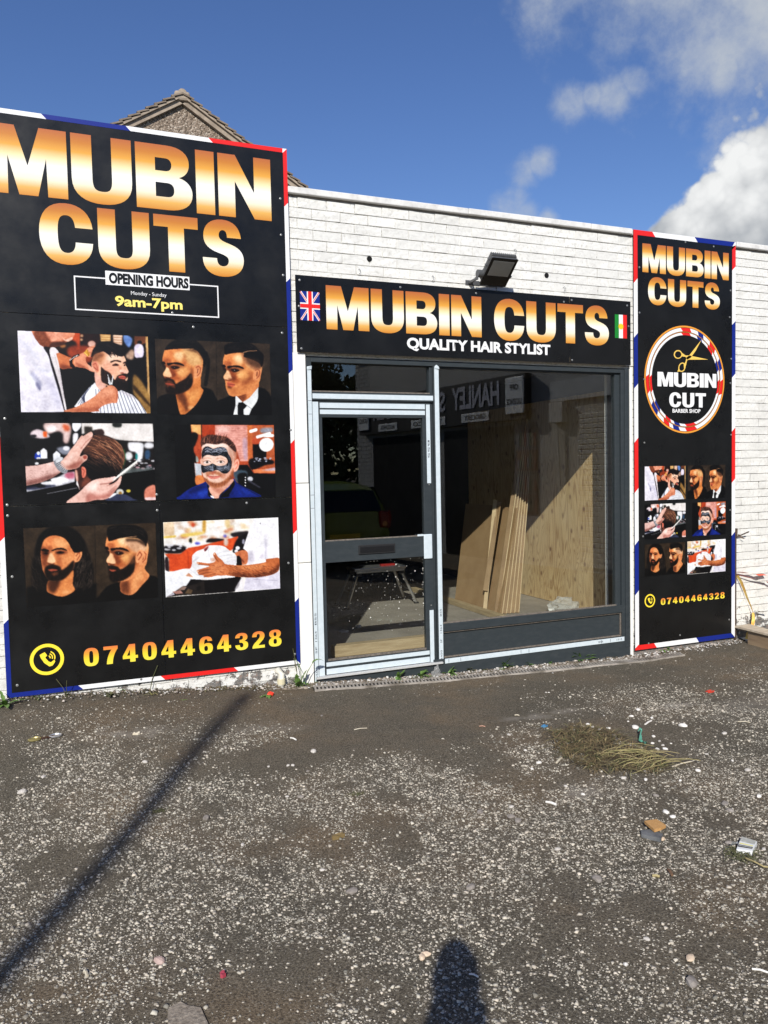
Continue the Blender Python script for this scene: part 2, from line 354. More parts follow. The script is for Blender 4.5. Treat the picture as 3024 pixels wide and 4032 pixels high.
    def finish(s):
        '''photographic tone: stronger contrast, uneven skin and cloth'''
        v = s.im/255.; n = (s.noise(7)*.045+s.noise(22)*.05+s.noise(60)*.04)[..., None]
        v = np.clip(v*(1+n*(1-v*.6)), 0, 1); v = v**1.12; s.im = 255*np.clip(v+.30*(v-.45)*v*(1-v)*4*.55, 0, 1)
    def sample(s, quad, nx, ny):
        q = np.array(quad, float); A = []; b = []
        for (u, v), (x, y) in zip(((0,0),(1,0),(1,1),(0,1)), q):
            A += [[u,v,1,0,0,0,-x*u,-x*v],[0,0,0,u,v,1,-y*u,-y*v]]; b += [x, y]
        h = np.append(np.linalg.solve(np.array(A), np.array(b)), 1).reshape(3, 3)
        U, V = np.meshgrid(np.linspace(0, 1, nx), np.linspace(0, 1, ny))
        p = h @ np.stack([U.ravel(), V.ravel(), np.ones(U.size)]); x = p[0]/p[2]*s.k-.5; y = p[1]/p[2]*s.k-.5
        x = np.clip(x, 0, s.w-1.001); y = np.clip(y, 0, s.h-1.001); i = x.astype(int); j = y.astype(int)
        fx = (x-i)[:, None]; fy = (y-j)[:, None]; I = s.im
        r = (I[j,i]*(1-fx)+I[j,i+1]*fx)*(1-fy) + (I[j+1,i]*(1-fx)+I[j+1,i+1]*fx)*fy
        return r.reshape(ny, nx, 3)

BK = (14, 13, 13)

def pic_beard_trim():
    c = Canvas(1659, 1037, bg=(16,15,17))
    # blurred room
    c.poly([650,50,760,50,760,260,700,270,640,200],(190,85,45),8,smooth=False)
    c.poly([760,60,990,60,980,220,800,230],(45,22,20),10,smooth=False)
    for x,y,r in ((775,105,18),(775,150,16),(620,230,26),(560,225,30)): c.ell(x,y,r,r,(235,190,150),6,.8)
    c.poly([500,150,700,170,700,300,480,280],(38,26,24),10); c.ell(560,225,36,22,(215,150,90),9,.8)
    c.poly([640,230,900,240,880,420,640,350],(165,75,45),14,.9)
    c.ell(895,200,45,38,(225,180,165),6); c.poly([985,75,1115,80,1115,165,1000,170],(225,185,130),6,smooth=False)
    for y in (90,118,146): c.line([985,y,1115,y+4],5,(150,95,50),3)
    c.poly([1140,85,1255,92,1250,215,1150,190],(235,200,175),7,smooth=False)
    for y in (120,150,180): c.line([1140,y,1255,y+4],5,(140,90,60),3)
    c.poly([1265,95,1330,100,1375,150,1340,240,1280,180],(120,150,205),8)
    c.poly([1395,100,1560,106,1560,180,1500,200,1420,240,1395,190],(120,75,50),8,smooth=False)
    c.ell(1460,180,28,24,(30,22,22),4); c.poly([1400,230,1450,195,1500,220,1515,300,1490,360,1410,350],(225,215,235),5)
    c.poly([1300,330,1370,260,1400,300,1385,380,1320,370],(190,160,140),10)
    c.poly([1440,360,1530,360,1540,740,1440,700],(18,16,18),6,smooth=False)
    c.poly([1530,110,1562,106,1615,1014,1560,1014,1570,700],(205,165,115),5,smooth=False)
    c.poly([1400,560,1500,640,1600,820,1615,1014,1560,990,1440,830,1400,760],(150,118,70),10)
    c.poly([1420,690,1600,900,1600,930,1410,740],(70,52,30),8)
    # chair back / dark
    c.poly([540,480,900,500,940,640,700,960,620,980],(15,15,17),4)
    # barber: face
    f=c.poly([200,50,660,50,672,130,640,165,600,180,520,225,380,245,290,210,230,130],(228,150,120),2)
    c.poly([225,60,330,50,400,130,440,180,520,180,600,150,590,200,500,235,380,248,300,225,240,160],(120,65,40),10,.85,within=f)
    c.poly([380,60,560,60,570,110,500,170,420,150],(235,165,140),14,.9,within=f)
    c.poly([560,130,590,150,660,120,672,140,640,165,600,175,565,150],(248,200,180),4); c.grain(f,10,6)
    c.poly([440,180,520,175,600,185,560,215,480,235,400,245],(70,38,28),7,.8)
    # barber: arm with bracelets and hand
    a=c.poly([490,300,560,320,640,355,700,370,720,470,640,485,545,487,505,400],(205,125,85),3)
    c.poly([540,440,700,470,640,490,545,487],(120,62,40),10,.7,within=a)
    h=c.poly([700,360,760,320,820,290,850,250,900,225,960,215,1005,240,1018,275,980,280,920,265,905,275,920,320,880,355,840,350,835,400,870,450,950,510,950,530,890,515,830,485,740,470,700,440],(222,148,118),2)
    c.poly([860,440,950,505,945,528,880,508],(240,175,150),5,.9); c.poly([720,420,800,450,880,500,830,485,740,468],(150,85,62),8,.7,within=h)
    c.line([880,235,1000,262],7,(150,80,60),3,.8); c.line([870,300,915,310],6,(150,80,60),3,.8); c.line([830,360,850,420],9,(140,75,55),5,.6)
    c.poly([805,305,840,262,882,318,855,350],(222,165,70),1.5,smooth=False); c.line([815,300,850,335],6,(255,225,150),2); c.line([850,270,862,340],5,(120,70,20),2)
    c.line([745,330,690,355,655,400,665,455,700,475],26,(38,18,20),2); c.line([700,345,668,385,668,430,700,470],24,(30,14,16),2)
    for t in range(7): c.ell(735-t*14,333+t*9,5,7,(240,225,215),1)
    # barber: shirt
    s=c.poly([36,50,195,56,240,140,300,215,380,260,430,330,450,440,520,620,580,820,610,970,600,985,100,985,60,400],(236,232,243),2,smooth=False)
    for p,k,b in (([60,150,180,230,290,360,340,420,300,400,180,300],(205,205,220),16),([230,520,330,640,340,700,300,680,200,600],(175,175,200),12),([280,640,330,700,320,740,270,670],(120,120,150),8),([340,560,480,660,560,860,540,960,460,820],(208,205,225),22),([180,340,300,470,420,500,420,540,280,500],(215,215,230),14),([60,330,150,500,260,620,250,670,120,560],(252,252,255),14),([330,760,420,860,430,950,360,960],(220,216,230),16)): c.poly(p,k,b,.9,within=s)
    c.poly([340,240,420,250,430,330,450,440,520,600,570,800,625,970,605,970,560,830,500,650,440,470,400,340],(26,22,30),3)
    c.poly([420,250,470,245,518,300,490,320,520,420,550,560,590,760,632,960,612,955,570,780,510,590,450,420,415,310],(228,220,222),2); c.line([470,330,540,560,600,820],4,(150,140,150),2,.6)
    # client
    c.poly([940,530,1000,500,1080,690,1000,740,960,680],(232,178,162),3)
    fc=c.poly([905,400,930,330,990,270,1100,230,1230,270,1275,330,1305,400,1300,440,1335,510,1325,545,1300,560,1330,590,1310,640,1200,690,1090,690,1020,600,960,540,905,470],(240,188,160),2)
    c.poly([905,400,930,320,1000,280,1060,330,1010,440,960,420],(205,140,100),16,.8,within=fc)
    c.poly([1040,420,1180,440,1200,520,1150,560,1060,540],(232,165,140),22,.7,within=fc); c.poly([1090,320,1230,320,1300,400,1200,390,1090,420],(255,215,190),14,.8,within=fc)
    hr=c.poly([890,350,920,250,975,190,1060,168,1160,185,1250,235,1288,290,1275,340,1230,345,1180,325,1140,290,1110,330,1040,290,990,300,940,320],(22,19,22),3)
    c.hair(hr,60,(930,180,1260,320),lambda x,y:.25+(x-930)/500,90,[(60,52,55),(8,8,10)],4,.5)
    c.hair(None,30,(1080,270,1240,300),1.25,55,[(22,19,22)],6,.9); c.poly([920,300,1000,290,1040,330,950,400,905,400],(110,70,50),14,.6)
    c.poly([1120,405,1180,385,1245,400,1240,415,1180,403,1130,420],(60,35,28),3); c.poly([1270,420,1305,400,1305,425,1280,432],(60,35,28),3)
    c.poly([1140,450,1180,428,1220,440,1215,455,1180,460],(70,38,32),3); c.ell(1190,443,11,9,(25,15,15),1); c.ell(1290,448,12,10,(60,35,30),2)
    c.poly([1215,440,1255,480,1240,540,1225,520],(205,130,105),9,.6); c.poly([1240,500,1335,515,1325,545,1280,550,1240,540],(250,200,180),4); c.ell(1262,540,22,7,(140,70,55),3)
    e=c.poly([905,440,925,405,965,410,985,460,990,520,965,530,930,490],(228,150,125),2); c.line([920,440,950,425,968,470,975,510],9,(165,85,65),3,.8); c.line([930,470,960,500],8,(120,55,45),3,.7)
    b=c.poly([1012,470,1050,500,1120,540,1160,600,1180,620,1215,570,1290,545,1325,560,1325,590,1300,620,1335,650,1335,700,1310,735,1250,735,1150,700,1060,660,1020,620],(50,33,28),4)
    c.poly([1150,620,1330,660,1330,720,1260,735,1150,690],(24,18,20),12,.9,within=b); c.hair(b,90,(1020,480,1320,720),1.3,45,[(95,62,48),(20,14,14),(70,45,36)],4,.6)
    c.poly([1220,580,1270,570,1305,585,1300,610,1240,605],(205,110,95),3); c.line([1225,592,1300,594],4,(110,45,40),1)
    # cape
    cp=c.poly([720,925,800,810,880,710,950,650,970,700,1010,740,1060,800,1200,760,1260,740,1400,800,1480,880,1570,1014,980,1014],(238,240,248),2,smooth=False)
    for i in range(9): c.line([905+i*14-60*i+i*24,690+i*4,760+i*22,900+i*16],7,(60,65,90),1,.85,within=cp)
    for i in range(17): c.line([960+i*34,730+max(0,i-9)*6,1010+i*40+(i-6)*4,1014],7,(58,62,86),1,.85,within=cp)
    c.poly([1230,740,1400,800,1450,850,1300,790],(190,180,185),8,.7,within=cp)
    # near hand, forearm, scissors
    ar=c.poly([600,980,740,930,870,860,960,800,1020,740,1120,685,1180,700,1220,760,1215,880,1150,890,1060,915,1000,960,980,985],(214,140,108),2)
    c.poly([620,975,800,940,950,940,1060,900,1000,960,980,985],(165,95,70),12,.8,within=ar); c.poly([980,780,1100,700,1180,740,1150,800,1040,820],(235,165,135),18,.8,within=ar); c.line([1190,720,1215,800,1205,870],10,(150,80,62),5,.7); c.grain(ar,9,5); c.line([1020,870,1060,905],8,(150,85,60),5,.7)
    c.poly([1092,545,1140,670,1120,680,1108,660],(232,235,238),1,smooth=False); c.poly([1158,550,1135,672,1150,676,1160,600],(250,250,252),1,smooth=False); c.line([1105,580,1122,665],4,(90,80,85),1,.7)
    return c, [(38,50),(1558,106),(1615,1014),(122,980)]

def face_side(c, ox, oy, beard, col, dark, part):
    """three-quarter head looking left; crop coordinates of the upper pair of portraits"""
    T = lambda p: [q + (ox if i % 2 == 0 else oy) for i, q in enumerate(p)]
    f = c.poly(T([165,230,200,195,400,180,560,190,650,300,670,380,655,480,640,570,560,650,480,720,380,760,260,760,210,690,190,620,185,560,160,510,200,430,150,350]), col, 3)
    c.poly(T([400,200,560,200,650,300,650,400,560,420,430,330]), (225,185,135), 18, .8, within=f)
    c.poly(T([160,240,300,200,330,330,200,380,150,340]), (235,150,95), 18, .7, within=f)
    c.poly(T([290,240,400,230,420,330,330,340]), (250,200,150), 18, .8, within=f)
    c.poly(T([230,440,330,460,400,560,300,600,250,560]), (160,84,46), 16, .8, within=f)
    c.poly(T([190,385,240,390,400,395,440,420,400,455,280,460,210,430]), (92,46,28), 12, .75, within=f); c.poly(T([420,470,520,440,545,560,470,620,400,600]), (150,84,50), 22, .7, within=f); c.poly(T([420,240,450,330,440,420,470,500,430,470,405,380]), (176,104,62), 14, .6, within=f)
    c.poly(T([200,300,260,330,250,372,190,372,160,330]), (150,82,48), 12, .6, within=f); c.poly(T([300,250,380,235,400,300,330,320]), (255,222,180), 14, .6, within=f); c.poly(T([340,460,400,455,420,500,370,520]), (255,214,164), 12, .6, within=f)
    c.poly(T([330,430,470,420,500,520,380,560]), (245,180,120), 24, .8, within=f)
    c.poly(T([200,430,240,450,275,530,260,555,190,550,162,510]), (248,200,160), 5, .9, within=f)
    c.poly(T([235,450,300,480,330,530,280,555,260,500]), dark, 8, .6, within=f)
    c.poly(T([175,540,240,552,270,548,250,570,195,562]), dark, 4, .85)
    c.poly(T([205,372,260,365,340,360,410,385,425,410,360,392,280,385,225,402]), (28,18,16), 4)
    c.poly(T([135,360,170,350,190,385,150,385]), (28,18,16), 4)
    c.poly(T([255,415,310,405,370,425,340,445,290,448]), (45,25,20), 5); c.ell(318+ox,430+oy,16,10,(12,10,10),2); c.ell(305+ox,424+oy,4,3,(200,190,180),1)
    c.poly(T([150,395,190,400,190,440,165,430]), (45,25,20), 5, .8)
    c.line(T([260,470,320,480,370,460]), 8, dark, 5, .5)
    e = c.poly(T([560,430,590,395,640,400,660,450,640,530,590,565,555,550]), (232,160,115), 3)
    c.line(T([580,430,610,410,640,440,632,500,600,535]), 11, (150,75,45), 4, .85); c.line(T([605,450,600,500]), 12, (90,40,28), 4, .8)
    return f

def pic_two_profiles():
    c = Canvas(1659, 1095, bg=BK)
    bgm=c.poly([40,55,1542,118,1590,1062,110,1030],(66,55,45),1,smooth=False); c.grain(bgm,3,30); c.line([828,75,865,880],5,(32,26,22),1)
    c.poly([100,830,250,760,700,690,850,820,865,1060,110,1030],BK,6); c.poly([865,880,960,830,1100,780,1440,700,1590,850,1590,1062,865,1060],BK,6)
    c.line([700,240,735,330,735,450,720,560,710,650],42,(18,15,14),5)
    for i in range(9): c.ell(722,300+i*42,20,17,(34,29,26),3,.7)
    # first man
    n=c.poly([340,740,480,700,560,640,640,560,650,680,683,735,600,900,460,1030,398,1030,350,860],(205,130,75),3)
    c.poly([340,740,420,730,480,850,500,960,470,1000,420,900,370,850],(95,52,30),16,.85,within=n); c.poly([500,760,600,700,640,760,560,900,500,860],(232,165,105),22,.7,within=n); c.ell(530,945,40,22,(245,190,140),9,.7,within=n)
    f=face_side(c,0,0,True,(222,142,88),(110,55,32),0)
    hr=c.poly([175,200,215,130,300,75,420,60,540,65,620,120,700,220,720,320,690,420,668,400,672,330,630,260,560,200,430,185,300,190,240,195],(20,17,17),3)
    c.hair(hr,70,(200,80,600,190),lambda x,y:-.35+(x-200)/900,110,[(58,52,50),(8,8,8)],4,.55); c.poly([400,190,560,195,640,270,665,340,600,250,500,215],(80,58,42),12,.75); c.line([400,195,540,185],6,(205,160,120),2,.8)
    b=c.poly([175,570,230,560,300,590,330,640,360,620,450,570,520,500,545,590,530,670,470,730,380,765,280,775,215,740,200,680,190,620],(34,22,17),7)
    c.hair(b,110,(190,560,540,760),1.7,50,[(78,50,34),(14,10,9),(60,38,26)],4,.55); c.poly([240,590,310,640,320,700,280,712,240,700,200,625],(150,86,54),7,.6); c.poly([200,628,250,628,310,648,260,655,205,643],(165,84,62),3); c.poly([240,665,320,700,300,720,240,715],(34,22,17),8); c.poly([520,420,545,470,545,560,500,560],(120,75,45),10,.5)
    # second man
    n=c.poly([1110,780,1250,700,1330,600,1400,580,1405,700,1330,820,1200,888,1130,840],(220,145,95),3); c.poly([1110,780,1200,760,1250,800,1200,888,1130,850],(120,66,40),12,.8,within=n)
    c.poly([1104,790,1200,888,1290,830,1405,690,1428,760,1380,900,1320,975,1290,1055,1083,1045,1100,930],(235,238,238),2,smooth=False)
    c.line([1200,888,1320,975],5,(130,130,135),2); c.line([1104,800,1110,935,1200,888],5,(150,150,150),2,.8)
    c.poly([1145,890,1200,885,1260,935,1215,985,1220,1055,1140,1048,1135,940],(14,13,15),2,smooth=False); c.poly([1404,690,1440,720,1590,850,1590,1062,1290,1055,1330,975,1400,860],BK,2,smooth=False); c.poly([1100,790,1108,930,1083,1045,980,1050,960,850],BK,2,smooth=False)
    f=face_side(c,778,42,False,(224,150,98),(125,66,40),0)
    c.poly([990,620,1030,625,1095,655,1050,690,1000,672],(205,110,85),4); c.line([995,645,1095,660],5,(95,40,32),2); c.poly([1000,690,1100,700,1200,690,1300,600,1320,640,1250,720,1100,780,1010,740],(205,135,85),14,.7,within=f)
    c.poly([1000,575,1060,575,1040,600,1010,590],(120,62,40),5,.7); c.poly([1000,668,1050,690,1050,705,1005,700],(90,46,30),8,.7)
    c.poly([1180,200,1430,250,1435,440,1340,460,1250,400,1190,330],(170,118,85),12)
    hr=c.poly([950,260,940,190,950,135,1040,105,1200,100,1320,130,1410,215,1460,260,1465,340,1440,430,1400,370,1290,320,1200,290,1195,240,1080,240,1000,255],(18,15,15),4)
    c.poly([1240,290,1400,330,1430,440,1330,420,1240,350],(60,42,32),14,.65); c.hair(hr,60,(960,130,1380,200),lambda x,y:-.25+(x-960)/500,110,[(66,58,56),(8,8,8)],4,.5); c.line([1190,235,1260,215,1370,210],7,(225,175,135),2,.9)
    return c, [(40,55),(1542,118),(1592,1062),(108,1022)]

def pic_combed_hair():
    c = Canvas(1659, 1026, bg=(13,13,15))
    c.poly([290,45,590,50,585,270,520,270,510,170,430,140,330,170],(222,195,190),12); c.poly([510,60,585,80,585,140,530,130],(215,110,75),12); c.ell(380,110,60,40,(245,235,235),12)
    c.poly([130,150,200,115,290,140,360,205,250,225,140,200],(222,205,210),8); c.poly([275,140,325,145,325,210,280,205],(235,110,50),6,smooth=False); c.ell(160,195,40,18,(40,38,45),6)
    c.poly([630,45,725,48,722,100,670,150,632,120],(240,240,245),4); c.poly([635,180,690,170,690,240,640,300],(238,236,240),6)
    c.poly([730,40,1560,66,1580,280,1280,275,1110,240,1000,200,900,130,740,180],(236,230,226),8,smooth=False); c.grain(c.mask([730,40,1560,66,1580,280,1110,240]),6,40)
    c.poly([765,90,860,95,870,180,770,190],(60,55,50),8,smooth=False); c.poly([1100,55,1200,60,1190,105,1110,100],(40,45,42),7); c.poly([870,150,920,125,985,130,1000,190,900,185],(62,45,42),6)
    c.poly([1110,250,1580,285,1590,590,1230,640,1230,360],(32,28,28),6,smooth=False); c.poly([1280,290,1350,280,1440,290,1460,330,1440,500,1390,500,1370,400,1300,380],(240,240,244),8)
    c.ell(1520,320,60,36,(230,230,235),10); c.ell(1290,440,44,50,(230,230,232),9); c.poly([1480,380,1530,380,1530,470,1480,470],(60,90,120),8); c.ell(1380,450,14,40,(50,140,140),6)
    for i in range(26): c.ell(c.rng.uniform(1270,1590),c.rng.uniform(480,590),c.rng.uniform(8,26),c.rng.uniform(5,12),[(225,225,230),(215,170,180),(150,150,160),(60,60,66)][i%4],4,.85)
    c.poly([1225,360,1250,420,1245,520,1210,590],(40,160,80),7,.8); c.poly([1220,590,1600,580,1600,600,1230,660],(120,130,130),6,.7); c.poly([1210,650,1605,600,1610,958,1200,980],(12,12,13),3,smooth=False)
    c.poly([240,465,245,370,285,338,325,370,330,465],(238,238,242),4,smooth=False); c.poly([180,470,185,400,240,400,245,470],(35,70,170),5); c.ell(222,400,20,22,(225,230,240),3); c.ell(222,460,26,14,(235,235,240),3)
    c.poly([400,500,400,410,440,372,485,410,490,470],(236,238,244),4,smooth=False); c.poly([440,340,590,320,595,400,520,420],(175,180,195),10,.8); c.ell(555,345,38,25,(240,240,245),5); c.poly([60,475,400,460,400,500,60,545],(34,34,38),5,smooth=False); c.ell(203,523,24,16,(235,235,238),4)
    c.poly([75,830,300,780,540,640,660,620,660,740,480,790,80,866],(205,205,212),6,smooth=False); c.ell(380,760,130,24,(245,245,248),5); c.ell(480,720,110,32,(245,245,248),5); c.poly([545,640,650,630,650,700,560,700],(190,110,130),12); c.poly([80,800,300,780,420,780,410,800,200,835,90,840],(40,45,70),7,.8); c.ell(250,795,60,18,(25,26,34),6)
    c.poly([85,866,700,750,720,860,560,995,85,1012],(12,12,14),3,smooth=False); c.line([330,885,690,815],9,(120,120,125),2)
    c.poly([1480,850,1530,795,1605,790,1610,958,1495,955],(215,140,120),6); c.poly([1495,930,1605,925,1608,958,1500,956],(245,215,215),5); c.ell(1195,865,44,38,(215,215,210),5); c.ell(1200,880,20,22,(160,120,50),5); c.ell(1295,850,26,18,(210,190,80),4)
    c.poly([1040,965,1060,925,1150,890,1270,895,1350,940,1390,965],(62,68,92),4); c.poly([1060,920,1120,880,1160,885,1080,935],(236,238,242),3)
    # neck, ear and head
    c.poly([665,590,760,560,830,700,860,720,760,800,720,840,690,760],(70,42,36),5); c.poly([665,600,690,620,700,720,685,740,668,680],(225,175,160),6); c.poly([690,730,720,840,700,800,680,770],(235,230,230),3); c.poly([780,690,860,720,780,800,740,800],(120,72,58),10)
    hd=c.poly([720,440,760,330,830,240,900,185,1000,195,1110,240,1200,320,1245,430,1235,540,1190,640,1120,680,980,705,860,715,810,660,790,580,730,560,690,590,680,560,720,520],(22,18,19),4)
    up=c.poly([760,330,830,240,900,185,1000,195,1110,240,1200,320,1245,430,1225,560,1190,600,1150,500,1000,440,900,470,820,420,760,400],(112,74,58),16,.85,within=hd)
    fl=lambda x,y: .15+(x-760)/640+max(0,(y-330))/900
    c.hair(hd,150,(750,190,1180,560),fl,170,[(196,142,110),(168,116,88),(60,38,32),(20,15,16),(225,172,136)],5,.6,.35)
    c.hair(hd,90,(860,440,1150,600),.55,110,[(12,10,12),(90,62,52),(150,110,92)],4,.55,.2); c.poly([800,520,1180,600,1120,680,980,705,860,715,800,620],(14,12,13),20,.8,within=hd); c.line([1110,240,1200,320,1240,430,1230,540],9,(214,160,128),5,.7)
    c.poly([740,600,745,565,775,570,795,610,785,680,750,690],(222,130,110),3); c.line([752,590,772,610,765,665],9,(130,60,50),4,.8)
    # left arm, watch and hand
    ar=c.poly([60,555,200,545,330,520,410,500,500,620,400,690,260,750,100,785,75,790],(228,190,182),2,smooth=False); c.poly([70,740,250,690,440,640,500,625,400,700,260,750,80,790],(130,85,78),16,.85,within=ar); c.hair(ar,60,(80,600,430,760),.3,35,[(120,80,72)],3,.35)
    h=c.poly([490,500,560,430,600,370,650,310,700,240,740,195,760,200,840,155,868,175,862,210,830,265,770,340,740,380,720,440,780,420,808,440,800,480,750,520,700,575,640,592,560,600,500,560],(232,186,172),2)
    c.poly([560,560,700,500,740,470,745,520,690,580,600,592],(150,92,80),14,.85,within=h); c.poly([520,500,600,420,660,420,600,520,540,540],(250,214,202),16,.8,within=h); c.line([862,212,790,270,730,350],7,(140,85,75),4,.8); c.line([745,205,700,290,650,350],5,(190,130,118),4,.6); c.poly([755,440,795,430,800,465,770,475],(160,80,66),5,.9); c.line([690,500,720,450],7,(165,105,92),5,.7)
    c.poly([410,500,490,445,525,470,480,520,540,590,575,600,560,640,520,640,470,610,430,560],(150,152,158),2); 
    for i in range(7): c.line([430+i*18,520+i*15,478+i*12,498+i*14],5,(235,236,240),1,.9); c.line([438+i*18,530+i*15,488+i*12,508+i*14],4,(40,40,46),1,.8)
    c.ell(470,478,48,24,(225,228,232),3,rot=-.5)
    # right hand and comb
    h=c.poly([560,995,700,880,790,790,860,735,950,705,1080,690,1140,680,1150,710,1110,740,1060,770,1100,770,1160,730,1200,672,1212,690,1195,770,1155,830,1110,890,1060,935,1000,955,900,960,780,990],(234,190,178),2)
    c.poly([820,880,950,900,1080,860,1150,800,1150,850,1060,935,950,955,800,985],(165,105,95),14,.8,within=h); c.poly([790,810,900,740,960,760,860,850],(252,222,212),18,.8,within=h); c.line([960,770,1040,765,1100,745],8,(135,75,66),4,.85); c.line([1040,790,1120,770,1180,700],6,(160,95,85),4,.7); c.poly([1085,690,1135,682,1130,715,1095,720],(250,215,210),3,.8); c.line([1060,860,1150,790],6,(150,90,80),4,.6)
    c.poly([1385,492,1398,510,1215,660,1130,720,1115,735,1125,705,1200,640],(246,244,238),1,smooth=False)
    for i in range(19): c.line([1215+i*9.3,656-i*7.4,1222+i*9.3,668-i*7.4],4,(240,238,230),0)
    return c, [(40,38),(1560,68),(1612,956),(85,1012)]

def pic_face_mask():
    c = Canvas(1659, 1226, bg=(12,12,13))
    c.poly([390,72,1555,104,1595,900,480,930,440,500],(176,84,52),3,smooth=False)
    c.poly([390,72,540,75,545,220,450,200,405,170],(235,180,120),8,smooth=False); c.poly([400,200,500,225,440,430,480,520,470,640,420,500],BK,8); c.line([545,75,550,280],14,(60,24,18),4); c.poly([560,80,735,85,735,240,560,260],(168,70,38),5,smooth=False); c.poly([440,390,540,390,540,480,480,540],(190,92,60),10)
    br=c.poly([740,85,1200,95,1230,600,1100,600,1040,420,900,250,740,240],(222,160,148),6,smooth=False)
    for i in range(16): c.line([740,100+i*32,1200,108+i*32],4,(190,120,110),3,.6,within=br)
    c.grain(br,12,14,6); c.ell(860,150,90,50,(245,200,190),20,.7); c.poly([1130,300,1190,300,1200,560,1150,560],(180,165,190),12,.6)
    c.poly([1190,100,1260,104,1280,600,1210,600],(205,120,72),5,smooth=False); c.poly([1260,110,1555,104,1590,700,1280,700],(186,104,66),8,smooth=False); c.poly([1270,360,1460,350,1460,560,1280,590],(16,14,16),5,smooth=False); c.poly([1270,280,1400,290,1360,360,1270,360],(196,96,62),6); c.poly([1380,150,1530,140,1530,200,1390,210],(150,150,160),10)
    c.line([1240,185,1310,165],44,(255,255,255),3); c.line([1335,265,1500,220],42,(255,255,255),3); c.line([1430,250,1540,250],40,(255,255,255),3); c.ell(1458,375,98,96,(255,255,255),4)
    c.poly([1220,590,1300,560,1540,590,1560,640,1450,660,1300,720,1240,700],(18,16,20),8)
    for i in range(22): c.ell(c.rng.uniform(1280,1530),c.rng.uniform(555,610),c.rng.uniform(8,18),7,(190,195,215),3,.8)
    c.poly([1280,720,1590,700,1590,765,1300,770],(228,140,95),4,smooth=False); c.poly([1390,735,1590,690,1590,740],(190,190,215),8,.8); c.poly([1000,650,1200,650,1290,770,1600,780,1605,1100,1400,1100,1100,900],(17,17,20),4,smooth=False); c.poly([1010,740,1190,740,1190,860,1060,900],(80,98,112),10); c.poly([1070,790,1190,770,1190,880,1100,960],(18,18,20),8); c.ell(1245,850,38,34,(210,212,220),6); c.line([1230,880,1380,970],22,(74,74,86),6)
    for y in (830,865,900,945): c.ell(1178,y,8,9,(240,240,245),1)
    c.poly([450,620,550,630,560,800,470,810],(200,205,212),6,smooth=False); c.poly([470,810,560,800,600,900,480,925],(222,140,85),6); c.poly([470,520,500,540,510,600,475,600],(160,165,160),5)
    # gown
    g=c.poly([235,1140,260,1080,380,990,560,910,640,900,760,1100,850,1060,1000,850,1060,900,1180,970,1300,1030,1400,1102,1100,1112],(26,48,128),2)
    c.poly([380,1010,540,950,620,950,540,1000,400,1060],(18,32,92),12,.8,within=g); c.poly([500,1040,640,1010,640,1060,560,1110],(46,76,170),14,.8,within=g); c.poly([1090,960,1240,1020,1330,1090,1180,1060],(44,72,165),14,.7,within=g); c.line([1050,900,1180,980,1390,1100],6,(12,22,66),2); c.line([640,910,500,960,380,1000],6,(12,22,66),3,.7)
    c.poly([640,920,690,1020,740,1120,800,1120,860,1055,960,960,1000,860,1030,930,960,1060,930,1105,680,1110,650,1000],(14,14,18),4)
    n=c.poly([670,950,1000,850,960,940,830,1060,800,1125,740,1120],(226,172,152),3); c.poly([700,970,900,980,960,900,830,1050,780,1040],(190,125,105),14,.7,within=n); c.poly([690,1085,730,1095,740,1125,700,1110],(230,230,235),1)
    c.poly([1010,660,1030,590,1070,570,1088,620,1075,700,1040,745,1010,740],(236,170,150),3); c.line([1035,640,1060,610,1070,660,1035,710],12,(190,95,75),4,.8); c.poly([527,575,548,565,552,625,535,620],(225,165,145),3)
    f=c.poly([552,420,560,360,640,320,850,330,960,400,1010,520,1010,680,985,800,940,880,860,950,760,975,680,950,620,880,570,780,548,640,550,520],(244,206,188),2)
    c.poly([940,520,1010,560,1000,760,940,840,900,800],(226,160,138),20,.7,within=f); c.poly([560,360,700,330,880,350,900,400,700,390,570,410],(252,226,214),14,.8,within=f); c.poly([930,400,1030,430,1045,540,1020,600,980,560],(205,165,148),14,.8)
    b=c.poly([562,790,600,830,640,850,680,885,760,905,840,890,900,850,960,790,1005,690,1000,800,950,880,870,950,760,978,680,950,615,880],(160,98,66),9,.95); c.poly([620,760,700,740,800,745,850,790,840,820,740,780,650,800,640,840],(176,112,80),9,.8,within=f); c.hair(b,110,(570,780,1000,970),1.6,34,[(110,62,40),(205,145,110),(84,48,34)],4,.6)
    c.poly([620,760,660,755,700,775,640,800],(206,140,112),12,.7,within=f); c.poly([840,770,900,775,880,850,840,840],(212,140,112),16,.7,within=f); c.poly([690,735,760,735,745,765,705,765],(176,104,84),8,.8,within=f); c.poly([552,420,575,400,580,700,556,650],(206,150,130),10,.7,within=f); c.poly([930,430,1000,520,1000,640,960,560],(190,140,120),12,.5,within=f)
    c.poly([645,800,720,808,820,808,800,835,730,850,670,838],(222,140,128),3); c.line([645,803,720,815,828,806],5,(140,60,50),2); c.ell(715,775,14,20,(205,120,100),6,.6)
    m=c.poly([560,560,555,480,575,410,620,383,680,400,720,420,790,398,860,400,905,430,930,490,970,560,985,640,965,720,920,768,860,770,800,730,760,722,700,742,640,745,580,762,555,730,548,650,600,660,660,650,700,628,740,640,780,660,860,660,905,640,925,600,900,550,830,518,740,524,640,505,580,530],(32,34,40),2)
